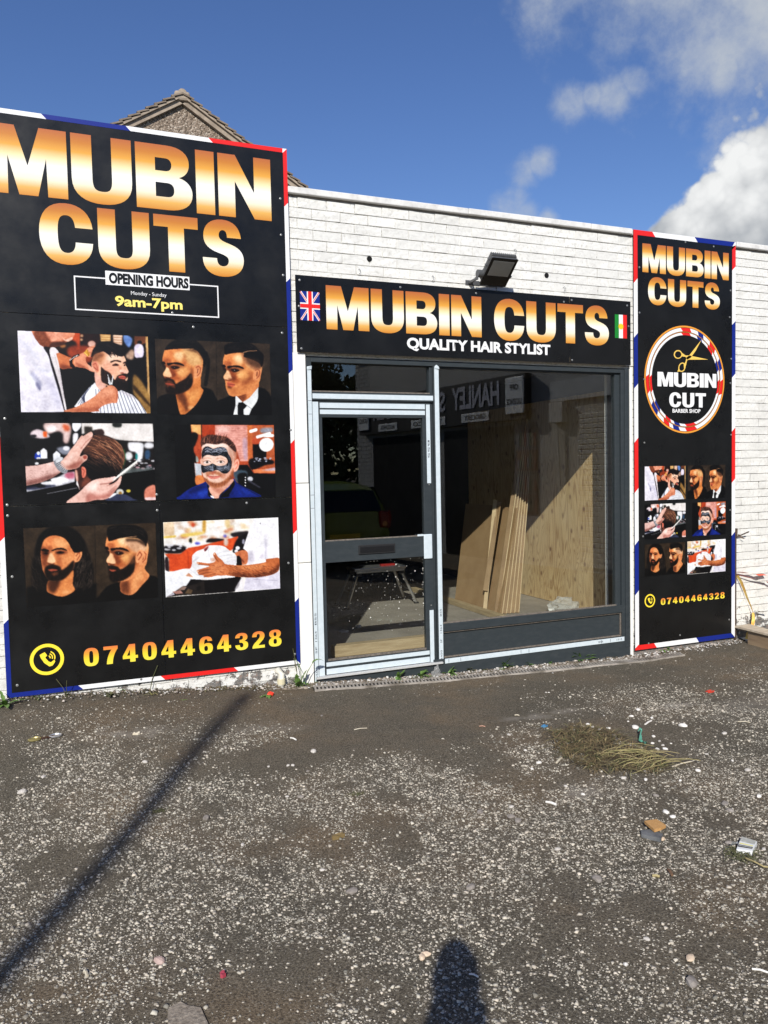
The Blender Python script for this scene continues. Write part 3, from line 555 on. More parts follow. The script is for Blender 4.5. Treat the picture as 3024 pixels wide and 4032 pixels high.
    c.hair(m,150,(560,395,960,520),lambda x,y:math.sin(x*.03)*.7,36,[(98,104,116),(14,14,18),(150,156,168),(60,64,72)],4,.6); c.hair(m,120,(560,640,980,750),lambda x,y:math.sin(x*.02),34,[(86,92,104),(12,12,16),(150,156,166)],4,.6); c.hair(m,60,(600,400,900,470),lambda x,y:math.sin(x*.05)*.5,60,[(196,202,214),(150,156,170)],8,.55); c.hair(m,36,(580,660,700,720),.4,40,[(176,182,196),(120,126,140)],8,.5); c.hair(m,50,(760,660,930,740),-.3,44,[(176,182,196),(110,116,130)],8,.5); c.hair(m,16,(925,460,975,700),1.5,60,[(120,126,138)],7,.5); c.line([712,640,712,730],14,(160,166,178),5,.8,within=m)
    for x in (630,825): c.poly([x-55,612,x-20,588,x+25,588,x+55,612,x+10,632,x-25,630],(236,214,206),3); c.ell(x+3,607,20,17,(92,86,78),2); c.ell(x+3,607,8,8,(15,12,12),1); c.line([x-55,608,x-15,585,x+25,585,x+58,610],6,(105,60,48),2,.9); c.line([x-40,640,x+30,640],5,(200,140,125),4,.6)
    c.line([575,560,640,548,690,560],10,(185,130,105),6,.7); c.line([760,562,830,552,890,575],10,(180,122,98),6,.7)
    hr=c.poly([545,390,540,300,590,245,680,220,780,235,900,260,980,320,1030,390,1040,470,990,440,950,400,900,355,840,345,760,360,690,350,620,345,565,370],(74,48,42),5)
    c.hair(hr,170,(540,240,1000,430),lambda x,y:-2.0+(x-540)/330,80,[(150,102,84),(34,22,22),(190,138,114),(50,32,30)],5,.65,.5); c.hair(None,26,(560,250,900,270),lambda x,y:-2.1+(x-560)/380,45,[(80,52,44)],5,.8)
    return c, [(150,66),(1555,104),(1605,1097),(200,1142)]

def pic_long_hair():
    c = Canvas(1659, 1007, bg=BK)
    bgm=c.poly([22,128,1565,42,1612,940,90,1010],(64,52,40),1,smooth=False); c.grain(bgm,3,30); c.line([828,70,862,980],5,(28,22,18),1)
    c.poly([80,790,300,720,860,760,865,1000,90,1010],BK,10,smooth=False); c.poly([890,980,900,900,1000,790,1160,740,1500,680,1612,740,1612,960],BK,4)
    # long-haired man
    c.poly([180,260,250,150,380,100,520,100,640,170,720,280,770,420,820,560,830,720,780,800,640,830,300,830,160,780,130,600,150,420],(24,19,17),10)
    c.hair(None,120,(600,400,810,780),1.4,90,[(70,60,54),(8,7,7),(92,80,72)],6,.6,1.2); c.hair(None,60,(120,420,240,760),1.5,80,[(70,60,54),(8,7,7)],6,.6,-1.)
    n=c.poly([330,700,480,700,590,600,590,760,615,830,520,890,440,897,360,870,300,825],(215,140,88),4); c.poly([310,720,440,700,430,780,380,860,320,820],(70,40,26),16,.9,within=n); c.ell(520,850,50,22,(240,180,130),12,.7,within=n)
    f=c.poly([245,250,300,215,380,205,470,230,530,290,560,350,600,400,600,560,560,620,500,690,400,725,320,710,260,620,235,520,222,400,228,330],(226,148,98),3)
    c.poly([222,330,300,360,310,480,290,560,240,540],(120,66,42),20,.9,within=f); c.poly([260,250,350,220,350,330,260,340],(238,150,100),20,.7,within=f); c.poly([370,240,500,270,540,340,400,330],(245,185,135),20,.7,within=f); c.poly([430,440,580,430,560,540,460,520],(236,165,115),24,.8,within=f)
    c.poly([240,380,310,385,320,420,270,435,238,420],(84,44,28),9,.8,within=f); c.poly([385,378,500,378,520,405,440,430,390,420],(120,66,42),9,.7,within=f); c.poly([400,440,450,470,470,560,430,560,400,510],(170,98,62),14,.7,within=f); c.poly([300,330,345,330,350,400,320,400],(140,78,48),9,.6,within=f)
    c.poly([330,400,360,430,390,500,350,525,300,515,310,450],(250,205,165),7,.9,within=f); c.poly([300,510,350,525,385,515,360,540,310,535],(105,55,36),5,.8); c.poly([225,370,260,355,315,375,300,390,250,385],(24,16,13),4); c.poly([342,375,400,350,470,348,520,380,470,370,400,368,350,385],(24,16,13),4)
    c.poly([395,400,440,382,490,400,450,415,410,412],(50,28,22),4); c.ell(437,399,14,10,(12,10,10),2); c.poly([250,405,285,395,305,410,270,420],(50,28,22),4); c.ell(283,405,10,8,(12,10,10),2)
    b=c.poly([270,590,300,545,370,535,440,560,460,600,520,560,590,490,600,560,560,630,490,700,400,728,320,715,280,660],(30,20,15),8); c.hair(b,80,(290,550,590,710),1.8,40,[(78,50,34),(12,9,8)],4,.5); c.poly([310,590,380,587,420,600,370,610,330,609],(170,90,68),4); c.poly([350,628,410,620,425,640,385,665,355,652],(150,90,58),9,.6)
    c.poly([600,410,640,368,680,365,688,420,660,490,620,512,603,500],(232,160,112),3); c.line([620,440,655,390,665,430,630,490],11,(140,70,45),4,.85)
    hr=c.poly([170,420,190,240,280,140,400,100,520,110,640,180,720,300,700,380,600,400,560,330,500,240,380,200,270,240,230,330,215,420],(16,13,12),4); c.hair(hr,60,(200,130,680,300),lambda x,y:2.2 if x<370 else .6,110,[(50,42,38),(6,6,6)],4,.45)
    # bearded man
    n=c.poly([1150,740,1300,620,1420,480,1440,600,1497,685,1400,800,1310,890,1230,902,1160,870,1145,830],(214,142,95),3); c.poly([1150,750,1240,740,1260,860,1230,900,1160,870],(105,60,38),16,.85,within=n); c.poly([1330,640,1430,620,1400,740,1300,840],(235,170,120),20,.7,within=n)
    c.poly([1190,250,1450,290,1450,400,1420,480,1300,460],(205,158,128),6)
    f=face_side(c,812,-18,True,(228,154,106),(118,62,38),0)
    c.poly([1200,250,1440,260,1450,370,1330,400,1220,330],(214,170,140),14,.9)
    hr=c.poly([985,240,970,150,1000,95,1150,72,1320,80,1430,130,1470,220,1450,330,1420,280,1340,230,1210,225,1120,235,1010,268],(17,14,14),4); c.hair(hr,60,(1000,100,1400,190),lambda x,y:-.3+(x-1000)/450,110,[(68,60,56),(8,8,8)],4,.5); c.line([1190,225,1330,208],6,(228,180,140),2,.9); c.poly([1215,235,1420,260,1445,330,1330,270,1215,270],(50,36,28),12,.85)
    b=c.poly([990,560,1040,550,1110,570,1150,600,1240,540,1310,440,1315,580,1280,660,1200,720,1100,750,1040,740,1010,690,1000,620],(28,19,15),7); c.hair(b,100,(1000,560,1310,740),1.8,46,[(74,48,34),(10,8,8)],4,.5); c.poly([1010,598,1060,602,1095,610,1050,625,1020,615],(165,88,66),4); c.line([1010,602,1100,605],5,(90,40,30),2); c.poly([1250,440,1315,430,1315,520,1240,540],(150,100,68),14,.6)
    e=c.poly([1325,470,1345,395,1385,368,1422,390,1420,460,1370,520,1335,522],(236,166,122),3); c.line([1345,440,1375,395,1400,430,1360,490],12,(150,76,50),4,.85)
    return c, [(22,128),(1565,42),(1612,940),(88,1010)]

def pic_towel_shave():
    c = Canvas(1659, 1128, bg=(240,236,230))
    c.poly([50,133,190,120,200,300,65,310],(222,196,165),8,smooth=False); c.poly([60,315,220,300,220,325,65,340],(226,190,90),7,smooth=False)
    for i in range(70):
        x=c.rng.uniform(220,1180); y=c.rng.uniform(90,420); k=c.rng.randint(7)
        c.ell(x,y,c.rng.uniform(20,60),c.rng.uniform(12,34),[(255,255,255),(246,240,236),(226,196,150),(235,225,225),(205,180,160),(200,120,80),(250,246,240)][k],12,.75)
    c.poly([560,100,600,95,600,250,560,250],(205,160,80),10); c.poly([850,90,910,90,910,190,860,180],(222,196,150),10); c.ell(435,160,22,28,(190,80,50),9); c.poly([300,280,540,250,560,280,320,320],(228,196,110),10); c.ell(855,300,24,20,(120,115,190),8); c.ell(500,400,36,18,(90,95,190),8)
    c.poly([640,340,740,330,850,345,800,380,620,385],(34,30,32),7); c.poly([390,350,420,330,430,390,400,410],(40,44,38),7); c.poly([940,260,1150,230,1160,280,1100,330,960,310],(40,36,40),9); c.poly([80,440,300,430,370,480,290,530,90,530],(30,26,30),9)
    for i in range(16): c.ell(c.rng.uniform(80,460),c.rng.uniform(400,500),c.rng.uniform(14,40),12,(240,240,245),6,.8)
    c.poly([85,540,290,535,380,460,540,430,820,360,1030,300,1000,420,940,490,700,470,480,640,420,730,260,770,150,760,140,600],(214,92,48),5,smooth=False); c.line([375,500,400,720],10,(160,60,32),7,.8); c.line([1000,320,960,470],10,(160,60,32),7,.6); c.poly([90,600,130,590,150,760,100,740],(50,36,40),7); c.ell(870,380,30,50,(225,205,195),9)
    c.poly([1020,330,1150,260,1190,300,1130,500,1000,520,960,490],(24,22,26),6); c.ell(1025,455,28,24,(240,240,245),4); c.ell(1008,495,24,20,(235,235,240),4); c.ell(1100,370,18,34,(150,150,165),6)
    # barber
    w=c.poly([1240,60,1560,43,1600,980,1110,1005,1150,800,1150,500,1098,460,1130,350,1180,200],(244,243,247),3,smooth=False)
    c.poly([1150,500,1240,520,1240,640,1150,650],(214,210,222),12,within=w); c.poly([1400,250,1420,520,1390,600,1370,420],(215,212,226),10,.8,within=w); c.poly([1440,250,1560,180,1560,260,1440,330],(250,250,252),14,.8,within=w); c.line([1400,380,1395,590],5,(190,186,200),3); c.poly([1130,840,1580,760,1600,980,1110,1005],(222,218,234),8,.9,within=w); c.line([1240,860,1550,875],5,(170,165,185),3); c.ell(1345,560,26,30,(190,180,200),10,.6); c.ell(1318,126,5,12,(90,90,100),2)
    # customer
    c.poly([990,520,1100,480,1160,520,1150,660,1040,660,1010,560],(196,120,84),4); c.line([1040,560,1110,640],16,(70,36,30),7,.8); c.poly([1010,570,1060,570,1085,680,1010,680],(28,22,24),4)
    c.poly([100,750,160,775,330,730,420,730,600,885,500,930,330,950,200,1040,120,1092],(236,238,242),2,smooth=False); c.grain(c.mask([100,750,420,730,600,885,120,1092]),7,24); c.poly([330,740,420,735,440,790,370,830],(255,255,255),8); c.poly([360,820,400,780,470,840],(214,160,130),4)
    c.poly([430,860,620,870,1050,830,1060,930,1000,1020,600,1050,300,1060],(18,15,18),3,smooth=False)
    c.poly([150,1075,330,950,430,940,560,900,600,880,620,1050,300,1070,124,1092],(44,38,36),3,smooth=False)
    for p,k in (([260,1000,330,950,380,960,350,1000],(140,120,110)),([200,1020,300,1000,340,1040,250,1050],(170,130,120)),([360,1040,400,980,460,1000,440,1050],(96,80,62)),([130,1085,220,1030,230,1060],(190,185,195)),([500,960,560,940,560,1000,510,1010],(30,26,26)),([300,1050,360,1040,350,1065],(60,54,48))): c.poly(p,k,2,smooth=False)
    c.poly([985,820,1075,830,1060,900,1040,970,1000,960,980,1020,900,1010],(20,16,18),5); c.poly([1060,880,1100,860,1105,1000,1000,1005],(225,222,228),6,.7)
    t=c.poly([440,640,440,560,500,500,580,470,650,425,830,430,920,490,1010,560,1012,680,1015,820,880,840,700,865,560,850,440,790,400,760,430,700],(240,240,243),2)
    for p in ([650,430,650,520,680,640],[680,640,800,560,960,540],[830,620,930,580,1010,570],[720,560,820,510,920,490],[440,640,560,560,600,500],[420,740,500,800,640,850]): c.line(p,8,(190,188,196),6,.8,within=t)
    c.poly([590,470,640,435,640,460,600,505],(150,70,70),4); c.line([600,480,610,495,630,470],7,(50,20,26),2); c.grain(t,6,20); c.poly([860,640,1010,580,1012,670,880,680],(218,216,222),12,.8,within=t); c.poly([680,590,740,590,745,625,690,635],(205,160,140),7,.8)
    ar=c.poly([800,660,900,670,1100,680,1380,640,1400,600,1480,585,1580,585,1582,700,1560,760,1450,810,1250,838,1060,830,880,810,780,800],(188,112,70),2)
    c.poly([900,780,1100,790,1300,790,1500,740,1580,640,1560,760,1450,810,1250,838,1060,830],(84,42,26),18,.85,within=ar); c.poly([1000,690,1300,670,1400,650,1300,720,1050,730],(222,150,104),18,.7,within=ar); c.hair(ar,200,(880,680,1570,820),.25,46,[(60,30,20),(90,50,32),(230,160,115)],4,.5,.4)
    h=c.poly([500,645,520,640,660,655,740,625,710,560,712,525,735,518,770,570,830,620,880,690,920,750,880,810,760,815,680,835,600,832,590,815,540,806,520,790,512,765,500,755,520,740,600,715,660,690,520,672],(196,120,80),2)
    for p in ([515,768,600,745,680,730],[530,805,620,780,690,770],[600,832,680,805,740,790],[520,672,600,680,660,685],[720,530,740,590,780,640]): c.line(p,7,(104,54,34),4,.85)
    c.poly([700,680,800,660,850,740,760,780,700,740],(214,140,98),16,.8,within=h); c.ell(512,655,14,9,(238,190,165),2); c.ell(516,760,14,10,(238,190,165),2); c.ell(722,535,9,14,(238,190,165),2); c.hair(h,50,(680,680,880,800),.3,30,[(110,58,38),(226,156,116)],4,.5)
    return c, [(50,133),(1557,43),(1595,977),(122,1092)]
def finished(fn):
    def g():
        c, q = fn(); c.finish(); return c, q
    return g
PICS = [pic_beard_trim, pic_two_profiles, pic_combed_hair, pic_face_mask, pic_long_hair, pic_towel_shave]
PICS = [finished(f) for f in PICS]
# ---------------------------------------------------------------- materials
def f_black(T, b):
    v = oc(T); n = nd(T, 'ShaderNodeTexNoise', {'Vector': v, 'Scale': 3., 'Detail': 8., 'Roughness': .65}).outputs[0]
    T.links.new(ramp(T, n, [(.35, (.0055,.0057,.006)), (.7, (.010,.0102,.0105))]), b.inputs['Base Color'])
    T.links.new(ramp(T, n, [(.3, .22), (.75, .42)]), b.inputs['Roughness'])
    n2 = nd(T, 'ShaderNodeTexNoise', {'Vector': v, 'Scale': 1.4, 'Detail': 2.}).outputs[0]; bump(T, b, n2, .25, .02)
M_BLACK = mat('black_vinyl', (.008,.008,.009), .3, 0, .35, f_black)
WHITE = mat('white_vinyl', (.80,.80,.80), .35, 0, .35); RED = mat('red_vinyl', lin((222,38,36)), .35, 0, .35); BLUE = mat('blue_vinyl', lin((22,40,128)), .35, 0, .35)
CREAM = mat('cream_vinyl', lin((248,226,120)), .35, 0, .35); GREENV = mat('green_vinyl', lin((30,130,50)), .35, 0, .35); SUNY = mat('yellow_vinyl', lin((240,200,40)), .35, 0, .35)
SEAM = mat('seam_gap', (.003,.003,.003), .8)
def goldf(stops):
    def f(T, b):
        z = nd(T, 'ShaderNodeAttribute', attribute_name='rise').outputs['Fac']
        T.links.new(ramp(T, z, [(p, tuple(x*.86 for x in lin(c))) for p, c in stops]), b.inputs['Base Color'])
    return f
GOLD = mat('gold_gradient_vinyl', (.6,.4,.1), .35, 0, .35, goldf([(0, (216,136,46)), (.14, (238,184,96)), (.27, (254,244,216)), (.45, (255,254,248)), (.59, (253,232,178)), (.72, (238,172,72)), (.86, (208,132,54)), (1, (192,108,62))]))
PHONEC = mat('orange_to_yellow_vinyl', (.7,.6,.1), .35, 0, .35, goldf([(0, (252,236,84)), (.40, (253,222,60)), (.68, (248,172,62)), (1, (236,126,70))]))
YEL = mat('lemon_vinyl', lin((250,222,64)), .35, 0, .35); SCI = mat('scissor_gold_vinyl', lin((236,196,96)), .35, 0, .35)
def ringgold(T, b):
    z = nd(T, 'ShaderNodeSeparateXYZ', {0: nd(T, 'ShaderNodeTexCoord').outputs['Generated']}).outputs['X']
    T.links.new(ramp(T, z, [(0, lin((226,150,56))), (.35, lin((190,122,60))), (.6, lin((120,80,44))), (.8, lin((30,24,20))), (1, lin((20,17,16)))]), b.inputs['Base Color'])
RINGG = mat('bronze_ring_vinyl', (.5,.3,.1), .35, 0, .35, ringgold)
def f_frame(T, b):
    n = nd(T, 'ShaderNodeTexNoise', {'Vector': oc(T), 'Scale': 260., 'Detail': 2.}).outputs[0]
    n2 = nd(T, 'ShaderNodeTexNoise', {'Vector': oc(T, (3,3,9)), 'Scale': 4., 'Detail': 8., 'Roughness': .7}).outputs[0]
    c = mixc(T, ramp(T, n2, [(.45, 0.), (.8, .5)]), (.030,.038,.043), (.062,.070,.074)); T.links.new(c, b.inputs['Base Color']); bump(T, b, n, .12, .0006)
FRAME = mat('anthracite_frame', (.03,.04,.045), .45, 0, .4, f_frame)
FILM = mottled('pale_protective_film', (.56,.64,.68), (.62,.69,.73), 30., .32, 4., .15, .0008)
SILL = mottled('mill_aluminium_sill', (.42,.42,.41), (.56,.56,.55), 40., .45, 6., .1, .0005, (1,6,6))
RUBBER = mat('black_gasket', (.012,.012,.013), .6); INK = mat('pen_ink', (.015,.02,.04), .5); DIRT = mottled('dirty_bead', (.10,.085,.07), (.2,.17,.14), 60., .8)
def f_glass(T, b):
    T.nodes.remove(b); geo = nd(T, 'ShaderNodeNewGeometry')
    c = nd(T, 'ShaderNodeVectorMath', {0: geo.outputs['Normal'], 1: geo.outputs['Incoming']}, operation='DOT_PRODUCT').outputs['Value']
    k = mth(T, 'POWER', mth(T, 'SUBTRACT', 1., mth(T, 'ABSOLUTE', c)), 5.); fac = mth(T, 'ADD', mth(T, 'MULTIPLY', k, .93), .062, clamp=True)
    n = nd(T, 'ShaderNodeTexNoise', {'Vector': oc(T), 'Scale': 1.1, 'Detail': 1.}).outputs[0]
    bu = nd(T, 'ShaderNodeBump', {'Height': n, 'Strength': .05, 'Distance': .01})
    gl = nd(T, 'ShaderNodeBsdfGlossy', {'Roughness': 0., 'Color': (1,1,1,1), 'Normal': bu.outputs[0]}); tr = nd(T, 'ShaderNodeBsdfTransparent', {'Color': (.915,.93,.92,1)})
    m = nd(T, 'ShaderNodeMixShader', {0: fac, 1: tr.outputs[0], 2: gl.outputs[0]}); T.links.new(m.outputs[0], T.nodes['Material Output'].inputs[0])
GLASS = mat('window_glass', build=f_glass)
def f_brick(T, b):
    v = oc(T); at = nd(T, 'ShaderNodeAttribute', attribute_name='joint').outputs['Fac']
    big = nd(T, 'ShaderNodeTexNoise', {'Vector': v, 'Scale': 5., 'Detail': 8., 'Roughness': .65}).outputs[0]
    med = nd(T, 'ShaderNodeTexNoise', {'Vector': v, 'Scale': 38., 'Detail': 6., 'Roughness': .65}).outputs[0]
    pb_ = nd(T, 'ShaderNodeAttribute', attribute_name='tone').outputs['Fac']; paint = ramp(T, med, [(.3, (.54,.53,.49)), (.46, (.77,.76,.72)), (.7, (.83,.825,.785))]); paint = mixc(T, pb_, paint, (.66,.655,.62))
    grime = ramp(T, big, [(.5, 0.), (.75, .35)]); paint = mixc(T, grime, paint, (.46,.45,.42))
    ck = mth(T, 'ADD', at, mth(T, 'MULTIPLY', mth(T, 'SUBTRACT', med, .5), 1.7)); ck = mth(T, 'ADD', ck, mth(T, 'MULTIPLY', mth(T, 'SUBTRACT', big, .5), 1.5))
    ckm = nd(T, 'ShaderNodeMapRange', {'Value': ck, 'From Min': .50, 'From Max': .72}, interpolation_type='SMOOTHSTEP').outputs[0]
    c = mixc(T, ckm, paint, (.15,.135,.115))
    z = nd(T, 'ShaderNodeSeparateXYZ', {0: v}); zz = z.outputs['Z']; xx = z.outputs['X']
    pn = nd(T, 'ShaderNodeTexNoise', {'Vector': v, 'Scale': 9., 'Detail': 9., 'Roughness': .72}).outputs[0]
    base = mth(T, 'ADD', mth(T, 'MULTIPLY', mth(T, 'MAXIMUM', mth(T, 'SUBTRACT', xx, 5.9), 0.), -.02), .24)
    low = mth(T, 'MULTIPLY', mth(T, 'SUBTRACT', base, zz), 1.1); pe = mth(T, 'ADD', low, mth(T, 'MULTIPLY', mth(T, 'SUBTRACT', pn, .5), 1.4))
    # loss of paint: along the foot of the wall, a few flakes higher up
    pe = mth(T, 'MINIMUM', pe, .3)
    pm = nd(T, 'ShaderNodeMapRange', {'Value': pe, 'From Min': .13, 'From Max': .17}).outputs[0]
    und = ramp(T, med, [(.35, (.10,.10,.10)), (.55, (.22,.20,.18)), (.7, (.34,.20,.15))])
    c = mixc(T, pm, c, und); T.links.new(c, b.inputs['Base Color'])
    fine = nd(T, 'ShaderNodeTexNoise', {'Vector': v, 'Scale': 90., 'Detail': 5., 'Roughness': .7}).outputs[0]
    h = mth(T, 'ADD', mth(T, 'MULTIPLY', med, .8), mth(T, 'MULTIPLY', fine, .35)); h = mth(T, 'SUBTRACT', h, mth(T, 'MULTIPLY', ckm, .5)); h = mth(T, 'SUBTRACT', h, mth(T, 'MULTIPLY', pm, .4)); bump(T, b, h, .8, .010)
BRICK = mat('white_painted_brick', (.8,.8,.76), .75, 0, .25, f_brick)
RENDER = mottled('white_painted_render', (.80,.79,.75), (.72,.71,.67), 14., .75, 8., .25, .003, lo=.55, hi=.8)
COPE = mottled('painted_concrete_coping', (.72,.71,.68), (.52,.51,.49), 12., .8, 9., .4, .004, lo=.45, hi=.75)
BLOCKY = mottled('old_blockwork', (.30,.27,.24), (.42,.38,.34), 20., .9)
def f_ply(T, b):
    v = oc(T); w1 = nd(T, 'ShaderNodeTexNoise', {'Vector': nd(T, 'ShaderNodeMapping', {'Vector': v, 'Scale': (1,3.6,.5)}).outputs[0], 'Scale': 1.7, 'Detail': 2., 'Distortion': .8}).outputs[0]
    bands = mth(T, 'FRACT', mth(T, 'MULTIPLY', w1, 16.)); sv_ = nd(T, 'ShaderNodeSeparateXYZ', {0: v}); kn = nd(T, 'ShaderNodeTexVoronoi', {'Vector': nd(T, 'ShaderNodeCombineXYZ', {0: sv_.outputs['Y'], 1: mth(T, 'MULTIPLY', sv_.outputs['Z'], .7)}).outputs[0], 'Scale': 5.2}, feature='F1', voronoi_dimensions='2D'); kn = mth(T, 'ADD', kn.outputs['Distance'], mth(T, 'MULTIPLY', ramp(T, nd(T, 'ShaderNodeSeparateColor', {0: kn.outputs['Color']}).outputs[0], [(.45, 1.), (.5, 0.)]), .5))
    c = ramp(T, bands, [(.0, (.42,.25,.105)), (.35, (.68,.48,.24)), (.8, (.72,.53,.28)), (1., (.42,.25,.105))]); c = mixc(T, ramp(T, kn, [(.06, 1.), (.11, 0.)]), c, (.14,.065,.03)); c = mixc(T, ramp(T, kn, [(.06, .45), (.2, 0.)]), c, (.40,.22,.10))
    pt = nd(T, 'ShaderNodeTexNoise', {'Vector': v, 'Scale': 1.6}).outputs[0]; c = mixc(T, ramp(T, pt, [(.4, 0.), (.7, .4)]), c, (.76,.62,.40)); T.links.new(c, b.inputs['Base Color'])
PLY = mat('knotty_plywood', (.5,.35,.2), .7, 0, .3, f_ply)
TIMBER = mottled('sawn_timber', (.40,.29,.16), (.56,.43,.26), 6., .7, 6., .1, .001, (1,12,12)); TIMBERY = mottled('sawn_timber_long', (.36,.27,.15), (.50,.39,.23), 6., .7, 6., .1, .001, (12,1,12))
CARD = mottled('brown_hardboard', (.34,.21,.10), (.40,.26,.13), 5., .8, 4., 0); STRIPE = mottled('pale_moulding_edge', (.50,.36,.20), (.60,.45,.26), 4., .7, 4., 0); MOULD = mottled('brown_moulding', (.25,.155,.075), (.33,.21,.10), 5., .7, 4., 0)
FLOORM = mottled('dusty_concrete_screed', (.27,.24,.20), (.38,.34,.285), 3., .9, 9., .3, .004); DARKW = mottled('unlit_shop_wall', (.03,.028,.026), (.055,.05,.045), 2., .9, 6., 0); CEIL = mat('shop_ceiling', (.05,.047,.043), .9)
ALU = mat('aluminium', (.62,.62,.62), .35, .85); PLASTIC = mat('black_plastic', (.02,.02,.02), .5)
METALG = mottled('grey_cast_housing', (.075,.078,.082), (.11,.112,.116), 30., .45, 4., 0, metal=.2); BLKG = mat('black_lamp_bezel', (.006,.006,.006), .25)
LENS = mottled('frosted_lamp_reflector', (.17,.165,.14), (.25,.25,.235), 2., .3, 2., 0)
def f_ground(T, b):
    v = oc(T); a = nd(T, 'ShaderNodeTexNoise', {'Vector': v, 'Scale': 1.1, 'Detail': 6., 'Roughness': .6}).outputs[0]
    c2 = nd(T, 'ShaderNodeTexNoise', {'Vector': nd(T, 'ShaderNodeMapping', {'Vector': v, 'Location': (7,3,0)}).outputs[0], 'Scale': 2.3, 'Detail': 7., 'Roughness': .65}).outputs[0]
    gr = nd(T, 'ShaderNodeTexNoise', {'Vector': v, 'Scale': 120., 'Detail': 4., 'Roughness': .7}).outputs[0]
    col = ramp(T, a, [(.36, (.124,.109,.081)), (.52, (.152,.128,.093)), (.66, (.188,.142,.092))])
    col = mixc(T, ramp(T, c2, [(.5, 0.), (.72, .55)]), col, (.098,.092,.074))
    col = mixc(T, ramp(T, gr, [(.36, .85), (.52, 0.)]), col, (.045,.037,.028)); col = mixc(T, ramp(T, gr, [(.54, 0.), (.70, .8)]), col, (.34,.30,.235))
    for x, y, rx, ry, s in ((3.8,-1.52,.17,.07,.75),(2.85,-1.3,.28,.07,.35),(.3,-.85,.2,.09,.35),(2.32,-2.45,.14,.1,.35),(4.3,-1.75,.5,.2,.2),(1.1,-.95,.25,.1,.18)):
        q = nd(T, 'ShaderNodeMapping', {'Vector': v, 'Location': (-x/rx, -y/ry, 0), 'Scale': (1/rx, 1/ry, 0)}).outputs[0]
        d = nd(T, 'ShaderNodeVectorMath', {0: q}, operation='LENGTH').outputs['Value']; d = mth(T, 'ADD', d, mth(T, 'MULTIPLY', mth(T, 'SUBTRACT', nd(T, 'ShaderNodeTexNoise', {'Vector': v, 'Scale': 9., 'Detail': 8., 'Roughness': .7}).outputs[0], .5), 5.)); d = mth(T, 'ADD', d, mth(T, 'MULTIPLY', mth(T, 'SUBTRACT', gr, .5), 2.2))
        col = mixc(T, mth(T, 'MULTIPLY', nd(T, 'ShaderNodeMapRange', {'Value': d, 'From Min': 1.1, 'From Max': .2}).outputs[0], s), col, (.40,.36,.31))
    vo = nd(T, 'ShaderNodeTexVoronoi', {'Vector': v, 'Scale': 170.}, feature='F1'); sp = mth(T, 'MULTIPLY', ramp(T, vo.outputs['Distance'], [(.25, 1.), (.36, 0.)]), ramp(T, nd(T, 'ShaderNodeSeparateColor', {0: vo.outputs['Color']}).outputs[0], [(.80, 0.), (.82, 1.)]))
    col = mixc(T, mth(T, 'MULTIPLY', sp, .8), col, (.34,.31,.28)); T.links.new(col, b.inputs['Base Color'])
    h = mth(T, 'ADD', gr, mth(T, 'MULTIPLY', sp, .5)); bump(T, b, h, 1., .009)
GROUND = mat('worn_gritty_tarmac', (.08,.07,.06), .95, 0, .15, f_ground)
def f_stone(T, b):
    at = nd(T, 'ShaderNodeAttribute', attribute_name='tint').outputs['Color']; T.links.new(at, b.inputs['Base Color'])
GRAVEL = mat('pale_gravel', (.5,.46,.42), .85, 0, .2, f_stone)
PEB = mottled('pale_stone', (.42,.39,.35), (.60,.56,.51), 30., .85, 5., .3, .002); PEBD = mottled('grey_pebble', (.20,.175,.155), (.30,.27,.24), 30., .8, 5., .3, .002); CHALK = mottled('white_rubble', (.66,.63,.58), (.78,.75,.70), 40., .9, 6., .4, .003)
# ---------------------------------------------------------------- ground
def build_ground():
    def axis(lo, hi, step, far):
        a = list(np.arange(lo, hi+1e-6, step)); s = step; x = hi; L = []
        while x < far: s *= 1.35; x += s; L.append(x)
        s = step; x = lo; K = []
        while x > -far: s *= 1.35; x -= s; K.append(x)
        return np.array(K[::-1]+a+L)
    xs = axis(-2.2, 7.2, .035, 900); ys = axis(-5., -.02, .035, 900); ys = ys[(ys < -.02+1e-3) | (ys > 30)]
    ys = np.array([y for y in ys if y <= 1e-3] + [.0, .35, 6, 12, 30, 100, 400, 900]); ys = np.unique(np.round(ys, 4))
    V = []; 
    for y in ys:
        for x in xs:
            z = gz(x, y) if y < .36 else (.03 if y > 7 else gz(x, 0)-.02)
            if -6 < y < 0 and -4 < x < 9: z += .006*mnoise.noise((x*3, y*3, 0)) + .004*mnoise.noise((x*11, y*11, 3)) + .0025*mnoise.noise((x*34, y*34, 7))
            V.append((x, y, z))
    nx = len(xs); F = [(j*nx+i, j*nx+i+1, (j+1)*nx+i+1, (j+1)*nx+i) for j in range(len(ys)-1) for i in range(nx-1)]
    me = bpy.data.meshes.new('ground'); me.from_pydata(V, [], F); me.polygons.foreach_set('use_smooth', [True]*len(F)); me.materials.append(GROUND); me.update()
    o = bpy.data.objects.new('ground', me); COL.objects.link(o); o['kind'] = 'structure'
build_ground()
